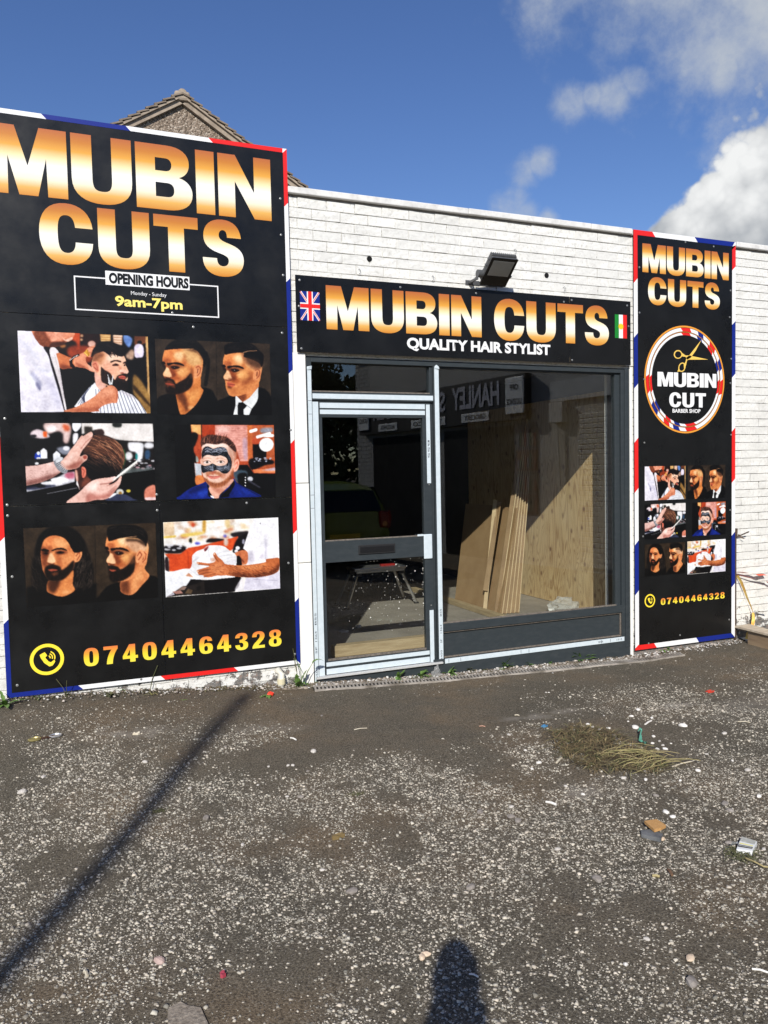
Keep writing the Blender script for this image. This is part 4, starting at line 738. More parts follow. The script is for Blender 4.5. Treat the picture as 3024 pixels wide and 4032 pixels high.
def stones_mesh(P, S, C, name, m, parent=None):
    base = np.array([(1,0,0),(-.5,.87,0),(-.5,-.87,0),(.5,.5,.75),(-.7,.1,.7),(.3,-.7,.8)]); fc = np.array([(0,1,3),(1,4,3),(1,2,4),(2,5,4),(2,0,5),(0,3,5),(3,4,5)])
    n = len(P); a = nr.uniform(0, 2*np.pi, n); ca, sa = np.cos(a), np.sin(a)
    B = base[None]*(1+nr.uniform(-.22, .22, (n, 6, 3))); B = B*np.stack([S*nr.uniform(.75, 1.3, n), S*nr.uniform(.7, 1.1, n), S*nr.uniform(.55, 1., n)], -1)[:, None]
    X = B[..., 0]*ca[:, None]-B[..., 1]*sa[:, None]; Y = B[..., 0]*sa[:, None]+B[..., 1]*ca[:, None]
    co = np.stack([X, Y, B[..., 2]], -1)+P[:, None]; f = (fc[None]+(np.arange(n)*6)[:, None, None]).reshape(-1, 3)
    me = bpy.data.meshes.new(name); me.vertices.add(n*6); me.vertices.foreach_set('co', co.ravel()); me.loops.add(f.size); me.loops.foreach_set('vertex_index', f.ravel().astype(np.int32))
    me.polygons.add(len(f)); me.polygons.foreach_set('loop_start', np.arange(len(f))*3); me.update(calc_edges=True)
    at = me.color_attributes.new('tint', 'FLOAT_COLOR', 'POINT'); at.data.foreach_set('color', np.concatenate([np.repeat(C, 6, 0), np.ones((n*6, 1))], 1).ravel()); me.materials.append(m)
    o = bpy.data.objects.new(name, me); COL.objects.link(o); return o
def smooth_noise(P, s, seed): return np.array([mnoise.noise((x*s, y*s, seed)) for x, y in P])
def gravel():
    n = 700000; x = nr.uniform(-2., 6.8, n); y = nr.uniform(-5.2, 0., n)
    d = np.stack([x-CAM.x, y-CAM.y, np.full(n, .03-CAM.z)], -1); zc = d@np.array(FW); u = d@np.array(RT)/zc*FPX+1512; v = 2016-d@np.array(UP)/zc*FPX
    k = (zc > .5) & (u > -500) & (u < 3500) & (v < 4700); x, y, u, v = x[k], y[k], u[k], v[k]; P = np.stack([x, y], -1)
    a = smooth_noise(P, 1.7, 1.3); b = smooth_noise(P, 5., 4.1); c = smooth_noise(P, 13., 9.)
    base = np.clip((-.75-y)/.9, 0, 1)*.40                                  # bare near the shop, stony further out
    left = np.clip((.9-x)/1.2, 0, 1)*np.clip((-y-.15)/.5, 0, 1)*.22
    den = (base+left)*1.2
    def blob(cx, cy, rx, ry, s, rot=0.):
        ca, sa = math.cos(rot), math.sin(rot); dx, dy = x-cx, y-cy
        return s*np.exp(-(((dx*ca+dy*sa)/rx)**2+((dy*ca-dx*sa)/ry)**2))
    for q in ((1.75,-2.1,.55,.22,.5),(1.3,-2.45,.6,.25,.35),(2.42,-1.85,.2,.22,.75),(1.9,-2.9,.6,.35,.3),(.75,-1.1,.35,.14,.45),(.2,-2.0,.5,.5,.28),(.5,-3.0,.5,.3,.2),(2.3,-3.2,.5,.3,.25),(1.5,-3.3,.5,.4,.2),(2.9,-2.8,.5,.3,.1),(1.3,-2.2,.3,.12,.3),(2.6,-2.5,.4,.1,.25)): den = den+blob(*q)
    for q in ((1.0,-1.45,.35,.25,.5),(1.55,-1.3,.5,.3,.35),(2.2,-1.2,.6,.35,.6),(.9,-2.35,.25,.1,.3),(2.0,-3.45,.2,.1,.35),(1.45,-3.45,.14,.1,.3),(.95,-3.05,.15,.1,.3),(3.6,-1.9,.8,.5,.3),(2.45,-2.72,.25,.09,.3),(1.9,-3.7,.25,.12,.35),(2.9,-2.1,.32,.3,.7)): den = den-blob(*q)
    den = 1.15*den*np.clip(1+2.2*a+1.6*b+.8*c, .08, 3)+.011+.07*np.clip(b+.1, 0, 1)*(y < -.25)
    acc = nr.uniform(0, 1, len(x)) < np.clip(den, 0, 1); x, y = x[acc], y[acc]
    z = np.array([gz(i, j) + (.006*mnoise.noise((i*3, j*3, 0)) + .004*mnoise.noise((i*11, j*11, 3))) for i, j in zip(x, y)])-.0012
    S = np.clip(nr.lognormal(math.log(.0031), .50, len(x)), .0014, .011); t = nr.uniform(0, 1, len(x))[:, None]; g = nr.uniform(.34, 1.02, len(x))[:, None]
    C = (np.array([[.62,.55,.45]])*(1-t)+np.array([[.52,.49,.41]])*t)*g; dk = nr.uniform(0, 1, len(x)) < .12; C[dk] *= .45
    o = stones_mesh(np.stack([x, y, z], -1), S, C, 'gravel', GRAVEL); tag(o, 'pale loose gravel scattered over the worn brown tarmac', 'gravel', kind='stuff'); print('gravel', len(x))
gravel()
# ---------------------------------------------------------------- the shop building
shop = empty('shop_building', (3.0, 0, 0), 'single storey white painted brick shop with a thin pale coping along its flat roof', 'building')
WX0, WX1, WTOP = -3.2, 9.6, 3.70
OX0, OX1, OZ1 = 1.685, 4.69, 2.535           # shop front opening
def wall_shell():
    m = MB(); y0, y1 = .008, .30
    m.box(WX0, OX0, y0, y1, -.3, WTOP); m.box(OX1, WX1, y0, y1, -.3, WTOP); m.box(OX0, OX1, y0, y1, OZ1, WTOP); m.box(OX0, OX1, y0+.02, y1, -.3, -.04)
    m.box(WX0, WX0+.25, y1, 7., -.3, WTOP); m.box(WX1-.25, WX1, y1, 7., -.3, WTOP); m.box(WX0+.25, WX1-.25, 6.75, 7., -.3, WTOP)
    return m.build('wall', BRICK, shop)
wall_shell()
MB().box(WX0+.25, WX1-.25, .3, 6.75, 3.3, 3.42).build('roof', CEIL, shop)
def bricks():
    """painted brick facing, every brick a slightly rough slab with sunken joints"""
    V = []; F = []; J = []; TN = []; L, H = .2255, .0762
    hid = ((-.36, 1.52, .32, 3.97), (4.78, 5.87, .06, 3.68), (1.66, 4.62, .93, 3.06), (OX0, OX1, -1, OZ1))
    for r in range(0, 55):
        z0 = WTOP-.004-(r+1)*H
        if z0 < -.35: continue
        off = (L/2 if r % 2 else 0)+rnd.uniform(-.006, .006); x = WX0+off-L/2
        while x < WX1:
            x0, x1 = max(x, WX0), min(x+L, WX1); x += L
            if x1-x0 < .03: continue
            for seg in ([(x0, x1)] if not (z0 < OZ1 and x1 > OX0 and x0 < OX1) else [(x0, min(x1, OX0)), (max(x0, OX1), x1)]):
                a, b = seg
                if b-a < .02: continue
                if any(h[0] < a and b < h[1] and h[2] < z0 and z0+H < h[3] for h in hid): continue
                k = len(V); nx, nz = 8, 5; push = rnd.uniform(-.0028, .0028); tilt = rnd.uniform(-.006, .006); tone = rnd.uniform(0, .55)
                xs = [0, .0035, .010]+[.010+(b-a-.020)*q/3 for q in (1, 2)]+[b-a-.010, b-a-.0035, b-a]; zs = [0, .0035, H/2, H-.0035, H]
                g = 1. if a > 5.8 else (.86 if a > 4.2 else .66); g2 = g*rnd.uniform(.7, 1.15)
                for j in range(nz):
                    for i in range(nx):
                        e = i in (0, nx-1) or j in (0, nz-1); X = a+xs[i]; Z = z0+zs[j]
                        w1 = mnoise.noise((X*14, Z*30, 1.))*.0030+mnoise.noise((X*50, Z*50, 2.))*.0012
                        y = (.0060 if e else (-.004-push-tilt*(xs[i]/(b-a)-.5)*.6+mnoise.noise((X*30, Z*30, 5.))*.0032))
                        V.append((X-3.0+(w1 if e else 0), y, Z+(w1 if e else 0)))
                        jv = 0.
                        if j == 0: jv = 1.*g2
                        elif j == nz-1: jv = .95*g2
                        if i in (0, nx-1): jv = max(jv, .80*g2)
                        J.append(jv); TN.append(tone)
                for j in range(nz-1):
                    for i in range(nx-1): q = k+j*nx+i; F.append((q, q+1, q+nx+1, q+nx))
    me = bpy.data.meshes.new('brick_facing'); me.from_pydata(V, [], F); me.materials.append(BRICK); me.update()
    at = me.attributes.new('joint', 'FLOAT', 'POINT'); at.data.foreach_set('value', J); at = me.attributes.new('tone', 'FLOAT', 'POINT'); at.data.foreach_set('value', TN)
    o = bpy.data.objects.new('brick_facing', me); COL.objects.link(o); o.parent = shop; print('bricks', len(V)//40)
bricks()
LX0, LX1, LZ0, LZ1 = -.424, 1.572, .222, 4.022; RX0, RX1, RZ0, RZ1 = 4.726, 5.934, -.019, 3.756
cp = MB(); x = WX0-.03
while x < WX1:
    x2 = min(x+rnd.choice((.9, 1.2, 1.5)), WX1+.03)
    for s0, s1 in ((LX0-.02, LX1+.001), (RX0-.01, RX1+.01)):
        if x < s0-.01 < x2: x2 = s0
        elif s0-.01 <= x < s1-.01 and x2 > s1: x2 = s1
    yf_ = -.020 if (LX0-.03 < (x+x2)/2 < LX1 or RX0-.02 < (x+x2)/2 < RX1+.02) else -.038
    dz = rnd.uniform(-.002, .002); cp.bbox(x, x2-.003, yf_, .34, 3.712+dz, 3.760+dz, .006); x = x2
cp.build('coping', COPE, shop)
MB().box(WX0, WX1, .002, .02, 3.695, 3.712).build('coping_bed', BLOCKY, shop)
pr = MB(); pr.bbox(1.574, 1.676, -.022, .02, 1.585, 2.553, .004); pr.bbox(1.577, 1.679, -.022, .02, .985, 1.580, .004); pr.bbox(1.574, 1.680, -.022, .02, -.06, .980, .004); pr.build('door_pier', RENDER, shop)
MB().bbox(4.692, 4.722, -.014, .02, -.08, 2.54, .004).build('render_strip', RENDER, shop)
# room inside
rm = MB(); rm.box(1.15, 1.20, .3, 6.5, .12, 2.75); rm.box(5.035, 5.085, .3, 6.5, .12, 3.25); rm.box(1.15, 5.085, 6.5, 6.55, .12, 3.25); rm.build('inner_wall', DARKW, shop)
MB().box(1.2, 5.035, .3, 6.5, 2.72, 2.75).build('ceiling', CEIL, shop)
fl = MB(); fl.box(1.2, 5.035, .09, 6.5, -.1, .15); fl.build('floor', FLOORM, shop)
MB().bbox(4.690, 4.712, .075, .34, .15, 2.53, .003).build('window_reveal', RENDER, shop)
# ---------------------------------------------------------------- printed signs
def stripes(sign, outer, bw, yf, segs):
    """barber-stripe border; segs: side -> list of (start, end, colour), edges cut at 45 degrees"""
    x0, x1, z0, z1 = outer; cols = {'w': WHITE, 'r': RED, 'b': BLUE}
    for side, L in segs.items():
        for a, b, c, da, db in L:
            if side == 'T': p = [(a, z1), (b, z1), (b+db, z1-bw), (a+da, z1-bw)]
            elif side == 'B': p = [(a, z0), (b, z0), (b+db, z0+bw), (a+da, z0+bw)]
            elif side == 'L': p = [(x0, a), (x0, b), (x0+bw, b+db), (x0+bw, a+da)]
            else: p = [(x1, a), (x1, b), (x1-bw, b+db), (x1-bw, a+da)]
            vs = [(x, yf, z) for x, z in p]
            q = Vector(vs[1])-Vector(vs[0]); r = Vector(vs[2])-Vector(vs[0])
            if q.cross(r).y > 0: vs = vs[::-1]
            m_ = MB(); m_.add(vs, [tuple(range(4))]); m_.build('border_stripe', cols[c], sign)
SCREW = mottled('dull_screw_head', (.25,.25,.24), (.45,.45,.44), 90., .4, 3., 0, metal=.6)
def screws(sign, pts, y):
    first = None
    for x, z in pts:
        m = MB(); m.tube([(x, y+.002, z), (x, y-.003, z), (x, y-.0042, z)], [.0085, .0085, .004], 10); m.build('screw', SCREW, sign)
YP = -.030                                       # front face of the panels
# left sign
LS = empty('wall_sign', (.57, 0, .22), 'tall wide black sign on the left with opening hours and large haircut pictures', 'sign')
LX0, LX1, LZ0, LZ1 = -.424, 1.572, .222, 4.022
for a in ((LX0, LX1, 2.7345, LZ1), (LX0, LX1, 1.483, 2.7315), (LX0, .585, LZ0, 1.480), (.588, LX1, LZ0, 1.480)):
    MB().bbox(a[0], a[1], YP, YP+.004, a[2], a[3], .0008).build('panel', M_BLACK, LS)
bt = MB()
for x in (-.35, .2, .75, 1.5): bt.box(x, x+.04, YP+.005, .004, .26, 3.98)
bt.build('batten', TIMBER, LS)
Y1, Y2, Y3 = YP-.0012, YP-.0024, YP-.0036
heavy('MUBIN', 'lettering', GOLD, LS, -.398, 1.445, 3.483, 3.928, Y1, gap=.055)
heavy('CUTS', 'lettering', GOLD, LS, -.109, 1.232, 3.066, 3.465, Y1, gap=.07)
b = MB(); t = .0085
for q in ((.090, 1.043, 2.990, 2.990+t), (.090, 1.043, 2.782-t, 2.782), (.090, .090+t, 2.782, 2.990), (1.043-t, 1.043, 2.782, 2.990)): b.add([(q[0], Y1, q[2]), (q[1], Y1, q[2]), (q[1], Y1, q[3]), (q[0], Y1, q[3])], [(0,1,2,3)])
b.build('hours_box_outline', WHITE, LS)
MB().quad((.288, Y2, 2.953), (.843, Y2, 2.953), (.843, Y2, 3.046), (.288, Y2, 3.046)).build('hours_label', WHITE, LS)
text('OPENING HOURS', 'lettering', M_BLACK, LS, .310, .836, 2.963, 3.036, Y3, .05)
text('Monday - Sunday', 'lettering', WHITE, LS, .449, .684, 2.889, 2.922, Y1, .0)
text('9am-7pm', 'lettering', CREAM, LS, .345, .790, 2.795, 2.884, Y1, .03)
IM = []
for f in PICS:
    cv, q = f(); IM.append((cv, q))
names = ('printed_picture',)
LP = ((-.263,.549,2.093,2.620),(.594,1.405,2.088,2.607),(-.252,.562,1.4925,2.0225),(.705,1.418,1.4905,2.016),(-.283,.556,.810,1.334),(.607,1.431,.805,1.334))
LBL = ('printed picture of a barber trimming a bearded man in a striped cape','printed picture of a bearded man and a man in a tie in side view','printed picture of hands combing slicked brown hair','printed picture of a smiling man with a black face mask','printed picture of a long-haired man and a bearded man','printed picture of hands pressing a white towel on a face')
for (cv, q), r, lb in zip(IM, LP, LBL):
    o = print_mesh('printed_picture', cv.sample(q, 230, 146), LS, r[0], r[1], r[2], r[3], Y1); o['label'] = lb
heavy('07404464328', 'lettering', PHONEC, LS, .054, 1.430, .374, .500, Y1, gap=.17)
def phone_icon(sign, cx, cz, r, sx=1.):
    flat_loops([[(cx+(x-cx)*sx, z) for x, z in ringloop(cx, cz, r)], [(cx+(x-cx)*sx, z) for x, z in ringloop(cx, cz, r*.79)]], 'phone_ring', YEL, sign, Y1)
    P = [(-.30,.42),(-.12,.50),(.02,.28),(-.10,.12),(.10,-.16),(.24,-.22),(.46,-.06),(.50,-.20),(.34,-.44),(.14,-.50),(-.18,-.22),(-.38,.14),(-.44,.34)]
    P = [(cx+x*r*.95*sx, cz+z*r*.95) for x, z in P]; L = [P]
    for k in (.16, .30, .44):
        a0, a1 = -.35, 1.15; ar = [(cx+(.06+math.cos(a0+(a1-a0)*i/10)*k)*r*sx, cz+(.10+math.sin(a0+(a1-a0)*i/10)*k)*r) for i in range(11)]
        ar += [(cx+(.06+math.cos(a1-(a1-a0)*i/10)*(k-.07))*r*sx, cz+(.10+math.sin(a1-(a1-a0)*i/10)*(k-.07))*r) for i in range(11)]; L.append(ar)
    flat_loops(L, 'handset_icon', YEL, sign, Y1)
phone_icon(LS, -.174, .452, .105)
S = .030
def seg(*L): return [(a, b, c, da, db) for a, b, c, da, db in L]
e = S
stripes(LS, (LX0, LX1, LZ0, LZ1), S, Y1, {
 'T': seg((LX0, -.067, 'w', e, e), (-.067, .455, 'b', e, e), (.455, 1.007, 'w', e, e), (1.007, LX1-.032, 'r', e, e-.03), (LX1-.032, LX1, 'w', 0, -S)),
 'R': seg((LZ1, 3.636, 'r', -S, -e), (3.636, 3.092, 'w', -e, -e), (3.092, 2.424, 'b', -e, -e), (2.424, 1.909, 'w', -e, -e), (1.909, 1.235, 'r', -e, -e), (1.235, .724, 'w', -e, -e), (.724, LZ0, 'b', -e, S)),
 'B': seg((LX1, 1.100, 'w', -S, -e), (1.100, .582, 'r', -e, -e), (.582, .043, 'w', -e, -e), (.043, LX0, 'b', -e, S)),
 'L': seg((LZ0, .712, 'b', S, e), (.712, 1.252, 'w', e, e), (1.252, 1.903, 'r', e, e), (1.903, 2.45, 'w', e, e), (2.45, 3.1, 'b', e, e), (3.1, 3.65, 'w', e, e), (3.65, LZ1, 'r', e, -S))})
screws(LS, [(1.515,3.66),(1.512,3.40),(1.52,3.11),(1.50,2.69),(1.545,1.98),(.57,1.53),(.57,1.42),(1.20,1.45),(-.37,1.49),(-.37,1.42),(-.36,1.02),(1.50,.99),(1.53,.30),(-.36,.30),(.42,.245),(.86,2.70),(-.36,2.05),(.72,2.79)], YP)
# right sign
RS = empty('wall_sign', (5.33, 0, -.02), 'tall narrow black sign on the right with a round scissors emblem above small haircut pictures', 'sign')
RX0, RX1, RZ0, RZ1 = 4.726, 5.934, -.019, 3.756
MB().bbox(RX0, RX1, YP, YP+.004, 2.463, RZ1, .0008).build('panel', M_BLACK, RS); MB().bbox(RX0, RX1, YP, YP+.004, RZ0, 2.460, .0008).build('panel', M_BLACK, RS)
bt = MB()
for x in (4.76, 5.32, 5.86): bt.box(x, x+.035, YP+.005, .004, 0, 3.68)
bt.build('batten', TIMBER, RS)
heavy('MUBIN', 'lettering', GOLD, RS, 4.825, 5.846, 3.387, 3.645, Y1); heavy('CUTS', 'lettering', GOLD, RS, 4.887, 5.737, 3.108, 3.358, Y1, gap=.06)
cx, cz = 5.318, 2.448; kx = .965
EL = lambda r: [(cx+(x-cx)*kx, z) for x, z in ringloop(cx, cz, r, 96)]
flat_loops([EL(.494), EL(.478)], 'emblem_ring', RINGG, RS, Y1)
segdeg = [(97,128,'w'),(128,178,'w'),(178,197,'r'),(197,210,'w'),(210,224,'b'),(224,236,'w'),(236,246,'r'),(246,252,'w'),(252,262,'b'),(262,272,'w'),(272,288,'r'),(288,345,'w'),(345,362,'r'),(362,374,'w'),(374,386,'b'),(386,398,'w'),(398,410,'r'),(410,422,'w'),(422,431,'b'),(431,443,'w'),(443,457,'r')]
for (r0, r1) in ((.474, .442), (.430, .408)):
    for key, mm in (('w', WHITE), ('r', RED), ('b', BLUE)):
        for a, bb, k in segdeg:
            L = []
            if k != key: continue
            n = max(3, int((bb-a)/4)); aa = [rad(a+(bb-a)*i/n) for i in range(n+1)]
            L.append([(cx+math.cos(t_)*r0*kx, cz+math.sin(t_)*r0) for t_ in aa]+[(cx+math.cos(t_-.05)*r1*kx, cz+math.sin(t_-.05)*r1) for t_ in aa[::-1]])
            flat_loops(L, 'emblem_stripe', mm, RS, Y1)
flat_loops([EL(.438), EL(.434)], 'emblem_line', RINGG, RS, Y2)
def zc7(x, y): p = on_wall(2400+x*.4068, 850+y*.4068, YP); return (p.x, p.z)
def oval(x, y, rx, ry, rot, n=28): return [zc7(x+rx*math.cos(q)*math.cos(rot)-ry*math.sin(q)*math.sin(rot), y+rx*math.cos(q)*math.sin(rot)+ry*math.sin(q)*math.cos(rot)) for q in (2*math.pi*i/n for i in range(n))]
flat_loops([oval(662,1341,41,42,0), oval(663,1342,31,32,0)], 'scissors_icon', SCI, RS, Y1)
flat_loops([oval(700,1465,34,46,.25), oval(700,1465,25,36,.25)], 'scissors_icon', SCI, RS, Y1)
for P in ([(694,1322),(735,1352),(770,1350),(890,1196),(830,1310),(782,1375),(748,1392),(735,1365),(700,1360)], [(742,1372),(768,1352),(800,1358),(955,1391),(790,1392),(764,1392),(748,1400),(740,1440),(722,1500),(716,1440),(735,1410)], [(690,1503),(672,1508),(655,1508),(662,1490),(668,1470),(676,1496)]):
    flat_loops([[zc7(*p) for p in P]], 'scissors_icon', SCI, RS, Y2)
heavy('MUBIN', 'lettering', WHITE, RS, 4.990, 5.694, 2.378, 2.511, Y2); heavy('CUT', 'lettering', WHITE, RS, 5.126, 5.565, 2.192, 2.330, Y2, gap=.08)
text('BARBER SHOP', 'lettering', WHITE, RS, 5.164, 5.498, 2.143, 2.179, Y2, .03)
RP = ((4.842,5.318,1.344,1.655),(5.343,5.809,1.342,1.656),(4.840,5.320,.990,1.309),(5.400,5.812,.991,1.306),(4.838,5.314,.650,.944),(5.341,5.812,.634,.945))
for (cv, q), r, lb in zip(IM, RP, LBL):
    o = print_mesh('printed_picture', cv.sample(q, 110, 72), RS, r[0], r[1], r[2], r[3], Y1); o['label'] = 'small '+lb
heavy('07404464328', 'lettering', PHONEC, RS, 5.023, 5.802, .373, .434, Y1, gap=.17); phone_icon(RS, 4.896, .424, .061, .99)
S = .044; e = S
stripes(RS, (RX0, RX1, RZ0, RZ1), S, Y1, {
 'T': seg((RX0, 4.937, 'r', S, e*.8), (4.937, 5.430, 'w', e*.8, e*.8), (5.430, RX1-.012, 'b', e*.8, -.03), (RX1-.012, RX1, 'w', -.03, -S)),
 'L': seg((RZ1, 3.287, 'r', -S, e), (3.287, 2.805, 'w', e, e), (2.805, 2.354, 'b', e, e), (2.354, 1.87, 'w', e, e), (1.87, 1.417, 'r', e, e), (1.417, .943, 'w', e, e), (.943, .485, 'b', e, e), (.485, .0, 'w', e, e-.01), (.0, RZ0, 'r', e-.01, S)),
 'R': seg((RZ1, RZ1-.03, 'w', -S, -S), (RZ1-.03, 3.530, 'r', -.014, -e*.9), (3.530, 3.018, 'w', -e*.9, -e*.9), (3.018, 2.522, 'b', -e*.9, -e*.9), (2.522, 2.01, 'w', -e*.9, -e*.9), (2.01, 1.521, 'r', -e*.9, -e*.9), (1.521, 1.010, 'w', -e*.9, -e*.9), (1.010, .510, 'b', -e*.9, -e*.9), (.510, RZ0, 'w', -e*.9, S)),
 'B': seg((RX0, 4.975, 'r', S, -e*.7), (4.975, 5.479, 'w', -e*.7, -e*.7), (5.479, RX1, 'b', -e*.7, -S))})
screws(RS, [(5.32,3.70),(5.66,3.69),(4.79,3.43),(4.79,3.03),(5.87,3.30),(5.86,3.05),(5.88,2.66),(4.84,2.44),(5.87,2.43),(4.84,1.87),(4.82,1.02),(5.87,1.22),(4.88,.03),(5.25,.07),(5.86,.16),(5.88,1.94)], YP)
# fascia
FS = empty('fascia_sign', (3.14, 0, 2.55), 'long black fascia board over the door and window with gold lettering and two small flags', 'sign')
FX0, FX1, FZ0, FZ1 = 1.606, 4.678, 2.556, 3.118
YF = -.045; F1, F2, F3, F4 = YF-.0012, YF-.0024, YF-.0036, YF-.0048
MB().bbox(FX0, 4.028, YF, YF+.004, FZ0, FZ1, .0008).build('panel', M_BLACK, FS); MB().bbox(4.031, FX1, YF, YF+.004, FZ0, FZ1, .0008).build('panel', M_BLACK, FS)
bt = MB(); bt.box(FX0+.01, FX1-.01, YF+.005, -.006, FZ1-.05, FZ1-.012); bt.box(FX0+.01, FX1-.01, YF+.005, -.006, FZ0+.008, FZ0+.05); bt.build('batten', TIMBER, FS)
heavy('MUBIN', 'lettering', GOLD, FS, 1.840, 3.166, 2.726, 3.058, F1, gap=.05); heavy('CUTS', 'lettering', GOLD, FS, 3.284, 4.440, 2.716, 3.060, F1, gap=.05)
text('QUALITY HAIR STYLIST', 'lettering', WHITE, FS, 2.497, 3.829, 2.598, 2.702, F1, .042)
ux0, ux1, uz0, uz1 = 1.638, 1.790, 2.788, 3.001; uw, uh = ux1-ux0, uz1-uz0
MB().quad((ux0,F1,uz0),(ux1,F1,uz0),(ux1,F1,uz1),(ux0,F1,uz1)).build('union_flag', BLUE, FS)
def diag(wd, m, y, dx=0.):
    L = []
    for sgn in (1, -1):
        ang = math.atan2(uh*sgn, uw); nx_, nz_ = -math.sin(ang)*wd/2, math.cos(ang)*wd/2; c0 = ((ux0+ux1)/2, (uz0+uz1)/2); h = math.hypot(uw, uh)/2
        p = [(c0[0]+math.cos(ang)*s*h+nx_*t, c0[1]+math.sin(ang)*s*h+nz_*t) for s, t in ((-1,-1),(1,-1),(1,1),(-1,1))]
        p = [(min(max(a, ux0), ux1), min(max(b_, uz0), uz1)) for a, b_ in p]; MB().quad(*[(a, y, b_) for a, b_ in p]).build('flag_saltire', m, FS)
diag(.030, WHITE, F2); diag(.011, RED, F2-.0006)
for wd, m, y in ((.046, WHITE, F3), (.028, RED, F4)):
    q = MB(); xm, zm = (ux0+ux1)/2, (uz0+uz1)/2; q.quad((xm-wd/2,y,uz0),(xm+wd/2,y,uz0),(xm+wd/2,y,uz1),(xm-wd/2,y,uz1)); q.quad((ux0,y,zm-wd/2),(xm-wd/2,y,zm-wd/2),(xm-wd/2,y,zm+wd/2),(ux0,y,zm+wd/2)); q.quad((xm+wd/2,y,zm-wd/2),(ux1,y,zm-wd/2),(ux1,y,zm+wd/2),(xm+wd/2,y,zm+wd/2)); q.build('flag_cross', m, FS)
kx0, kx1, kz0, kz1 = 4.505, 4.636, 2.791, 2.996
for i, m in enumerate((GREENV, WHITE, RED)):
    a, c_ = kx0+(kx1-kx0)*i/3, kx0+(kx1-kx0)*(i+1)/3; MB().quad((a,F1,kz0),(c_,F1,kz0),(c_,F1,kz1),(a,F1,kz1)).build('flag_stripe', m, FS)
kc = ((kx0+kx1)/2, (kz0+kz1)/2); flat_loops([[(kc[0]+(.032 if i % 2 else .021)*math.cos(math.pi*i/21), kc[1]+(.032 if i % 2 else .021)*math.sin(math.pi*i/21)) for i in range(42)]], 'flag_sun', SUNY, FS, F2)
screws(FS, [(1.64,3.08),(2.45,3.085),(3.12,3.085),(4.05,3.09),(4.64,3.08),(4.655,2.90),(4.05,2.56+.02),(1.63,2.89),(1.64,2.58),(3.97,3.07)], YF)
# ---------------------------------------------------------------- shop front
SF = empty('shopfront', (3.18, .02, 0), 'dark grey metal shopfront with pale protective film strips, a glazed door and one big window', 'shopfront')
YA, YB = .0, .075                                # frame front / back
Fm = MB(); c = .0025
Fm.bbox(1.686, 1.726, YA, YB, .012, 2.532, c); Fm.bbox(4.606, 4.688, YA, YB, .012, 2.532, c); Fm.bbox(1.7265, 4.6055, YA, YB, 2.492, 2.532, c)
Fm.bbox(4.640, 4.6875, YA-.012, YA-.001, .014, 2.530, c); Fm.bbox(4.555, 4.6055, YA+.022, YB, .40, 2.491, c)
Fm.bbox(2.742, 2.796, YA, YB, .05, 2.4915, c); Fm.bbox(2.7965, 4.6055, YA, YB, .337, .402, c); Fm.bbox(2.7965, 4.6055, YA+.02, YB, 2.480, 2.4915, .001)
Fm.bbox(1.7265, 2.7415, YA, YB, 2.205, 2.270, c); Fm.bbox(2.716, 2.7415, YA+.02, YB, .105, 2.2045, c); Fm.bbox(1.7265, 1.778, YA+.012, YB, .1, 2.2045, c); Fm.bbox(2.7165, 2.7415, YA+.015, YB, 2.271, 2.491, c)
Fm.build('frame', FRAME, SF)
MB().bbox(2.7965, 4.6055, YA+.030, YB, .128, .3365, .002).build('kick_panel', FRAME, SF)
g = MB(); g.bbox(2.7965, 4.6055, YA+.012, YA+.030, .325, .3365, .002); g.bbox(2.7965, 4.6055, YA+.008, YA+.030, .119, .130, .002); g.bbox(4.595, 4.6055, YA+.012, YA+.029, .131, .3245, .002); g.build('panel_bead', DIRT, SF)
plinth = MB(); plinth.v = []; zf = lambda x: float(gz(x, -.02))
plinth.bbox(2.70, 4.690, -.008, .07, -.16, .118, .004); plinth.build('base_plinth', FRAME, SF)
plinth = MB(); plinth.bbox(1.70, 2.6995, -.004, .06, -.08, .082, .004); plinth.build('base_plinth', FRAME, SF)
Sl = MB(); Sl.bbox(1.70, 2.775, -.030, .06, .083, .098, .002); Sl.build('door_sill', SILL, SF)
def film(x0, x1, z0, z1, y=YA, parent=SF, lab=None):
    m = MB(); m.bbox(x0, x1, y-.0035, y-.0005, z0, z1, .0008); return m.build('film_strip', FILM, parent)
film(1.692, 1.7225, .03, 2.44); film(2.752, 2.790, .082, 2.478); film(1.729, 2.737, 2.218, 2.256); film(2.798, 4.617, .078, .117, YA-.012)
cr = MB(); cr.add([(1.690,-.006,2.43),(1.724,-.012,2.435),(1.727,-.009,2.462),(1.708,-.016,2.458),(1.689,-.008,2.455)], [(0,1,3),(1,2,3),(0,3,4)]); cr.add([(2.750,-.006,2.475),(2.792,-.014,2.470),(2.790,-.008,2.49),(2.768,-.012,2.503),(2.754,-.007,2.492)], [(0,1,3),(1,2,3),(0,3,4)]); cr.build('torn_film_end', FILM, SF)
marks = [('2450', 1.700, 1.714, .06, .15), ('SF', 1.700, 1.714, .28, .33), ('1364', 1.700, 1.714, .37, .45), ('BSS', 1.700, 1.714, .50, .59), ('2450', 2.764, 2.779, .11, .19), ('SF', 2.764, 2.779, .25, .28), ('1364', 2.764, 2.779, .33, .40), ('BSS', 2.764, 2.779, .47, .53)]
for t_, a, c_, z0, z1 in marks: text(t_, 'pen_marks', INK, SF, a, c_, z0, z1, YA-.0045, .0, rot=1)
text('BSS', 'pen_marks', INK, SF, 4.33, 4.38, .090, .104, YA-.0165); text('1515', 'pen_marks', INK, SF, 4.53, 4.59, .090, .106, YA-.0165)
pm = MB()
for x in (2.83, 2.94, 3.52, 3.60, 4.36, 4.46): pm.box(x, x+.003, YA-.0166, YA-.0158, .083, .112)
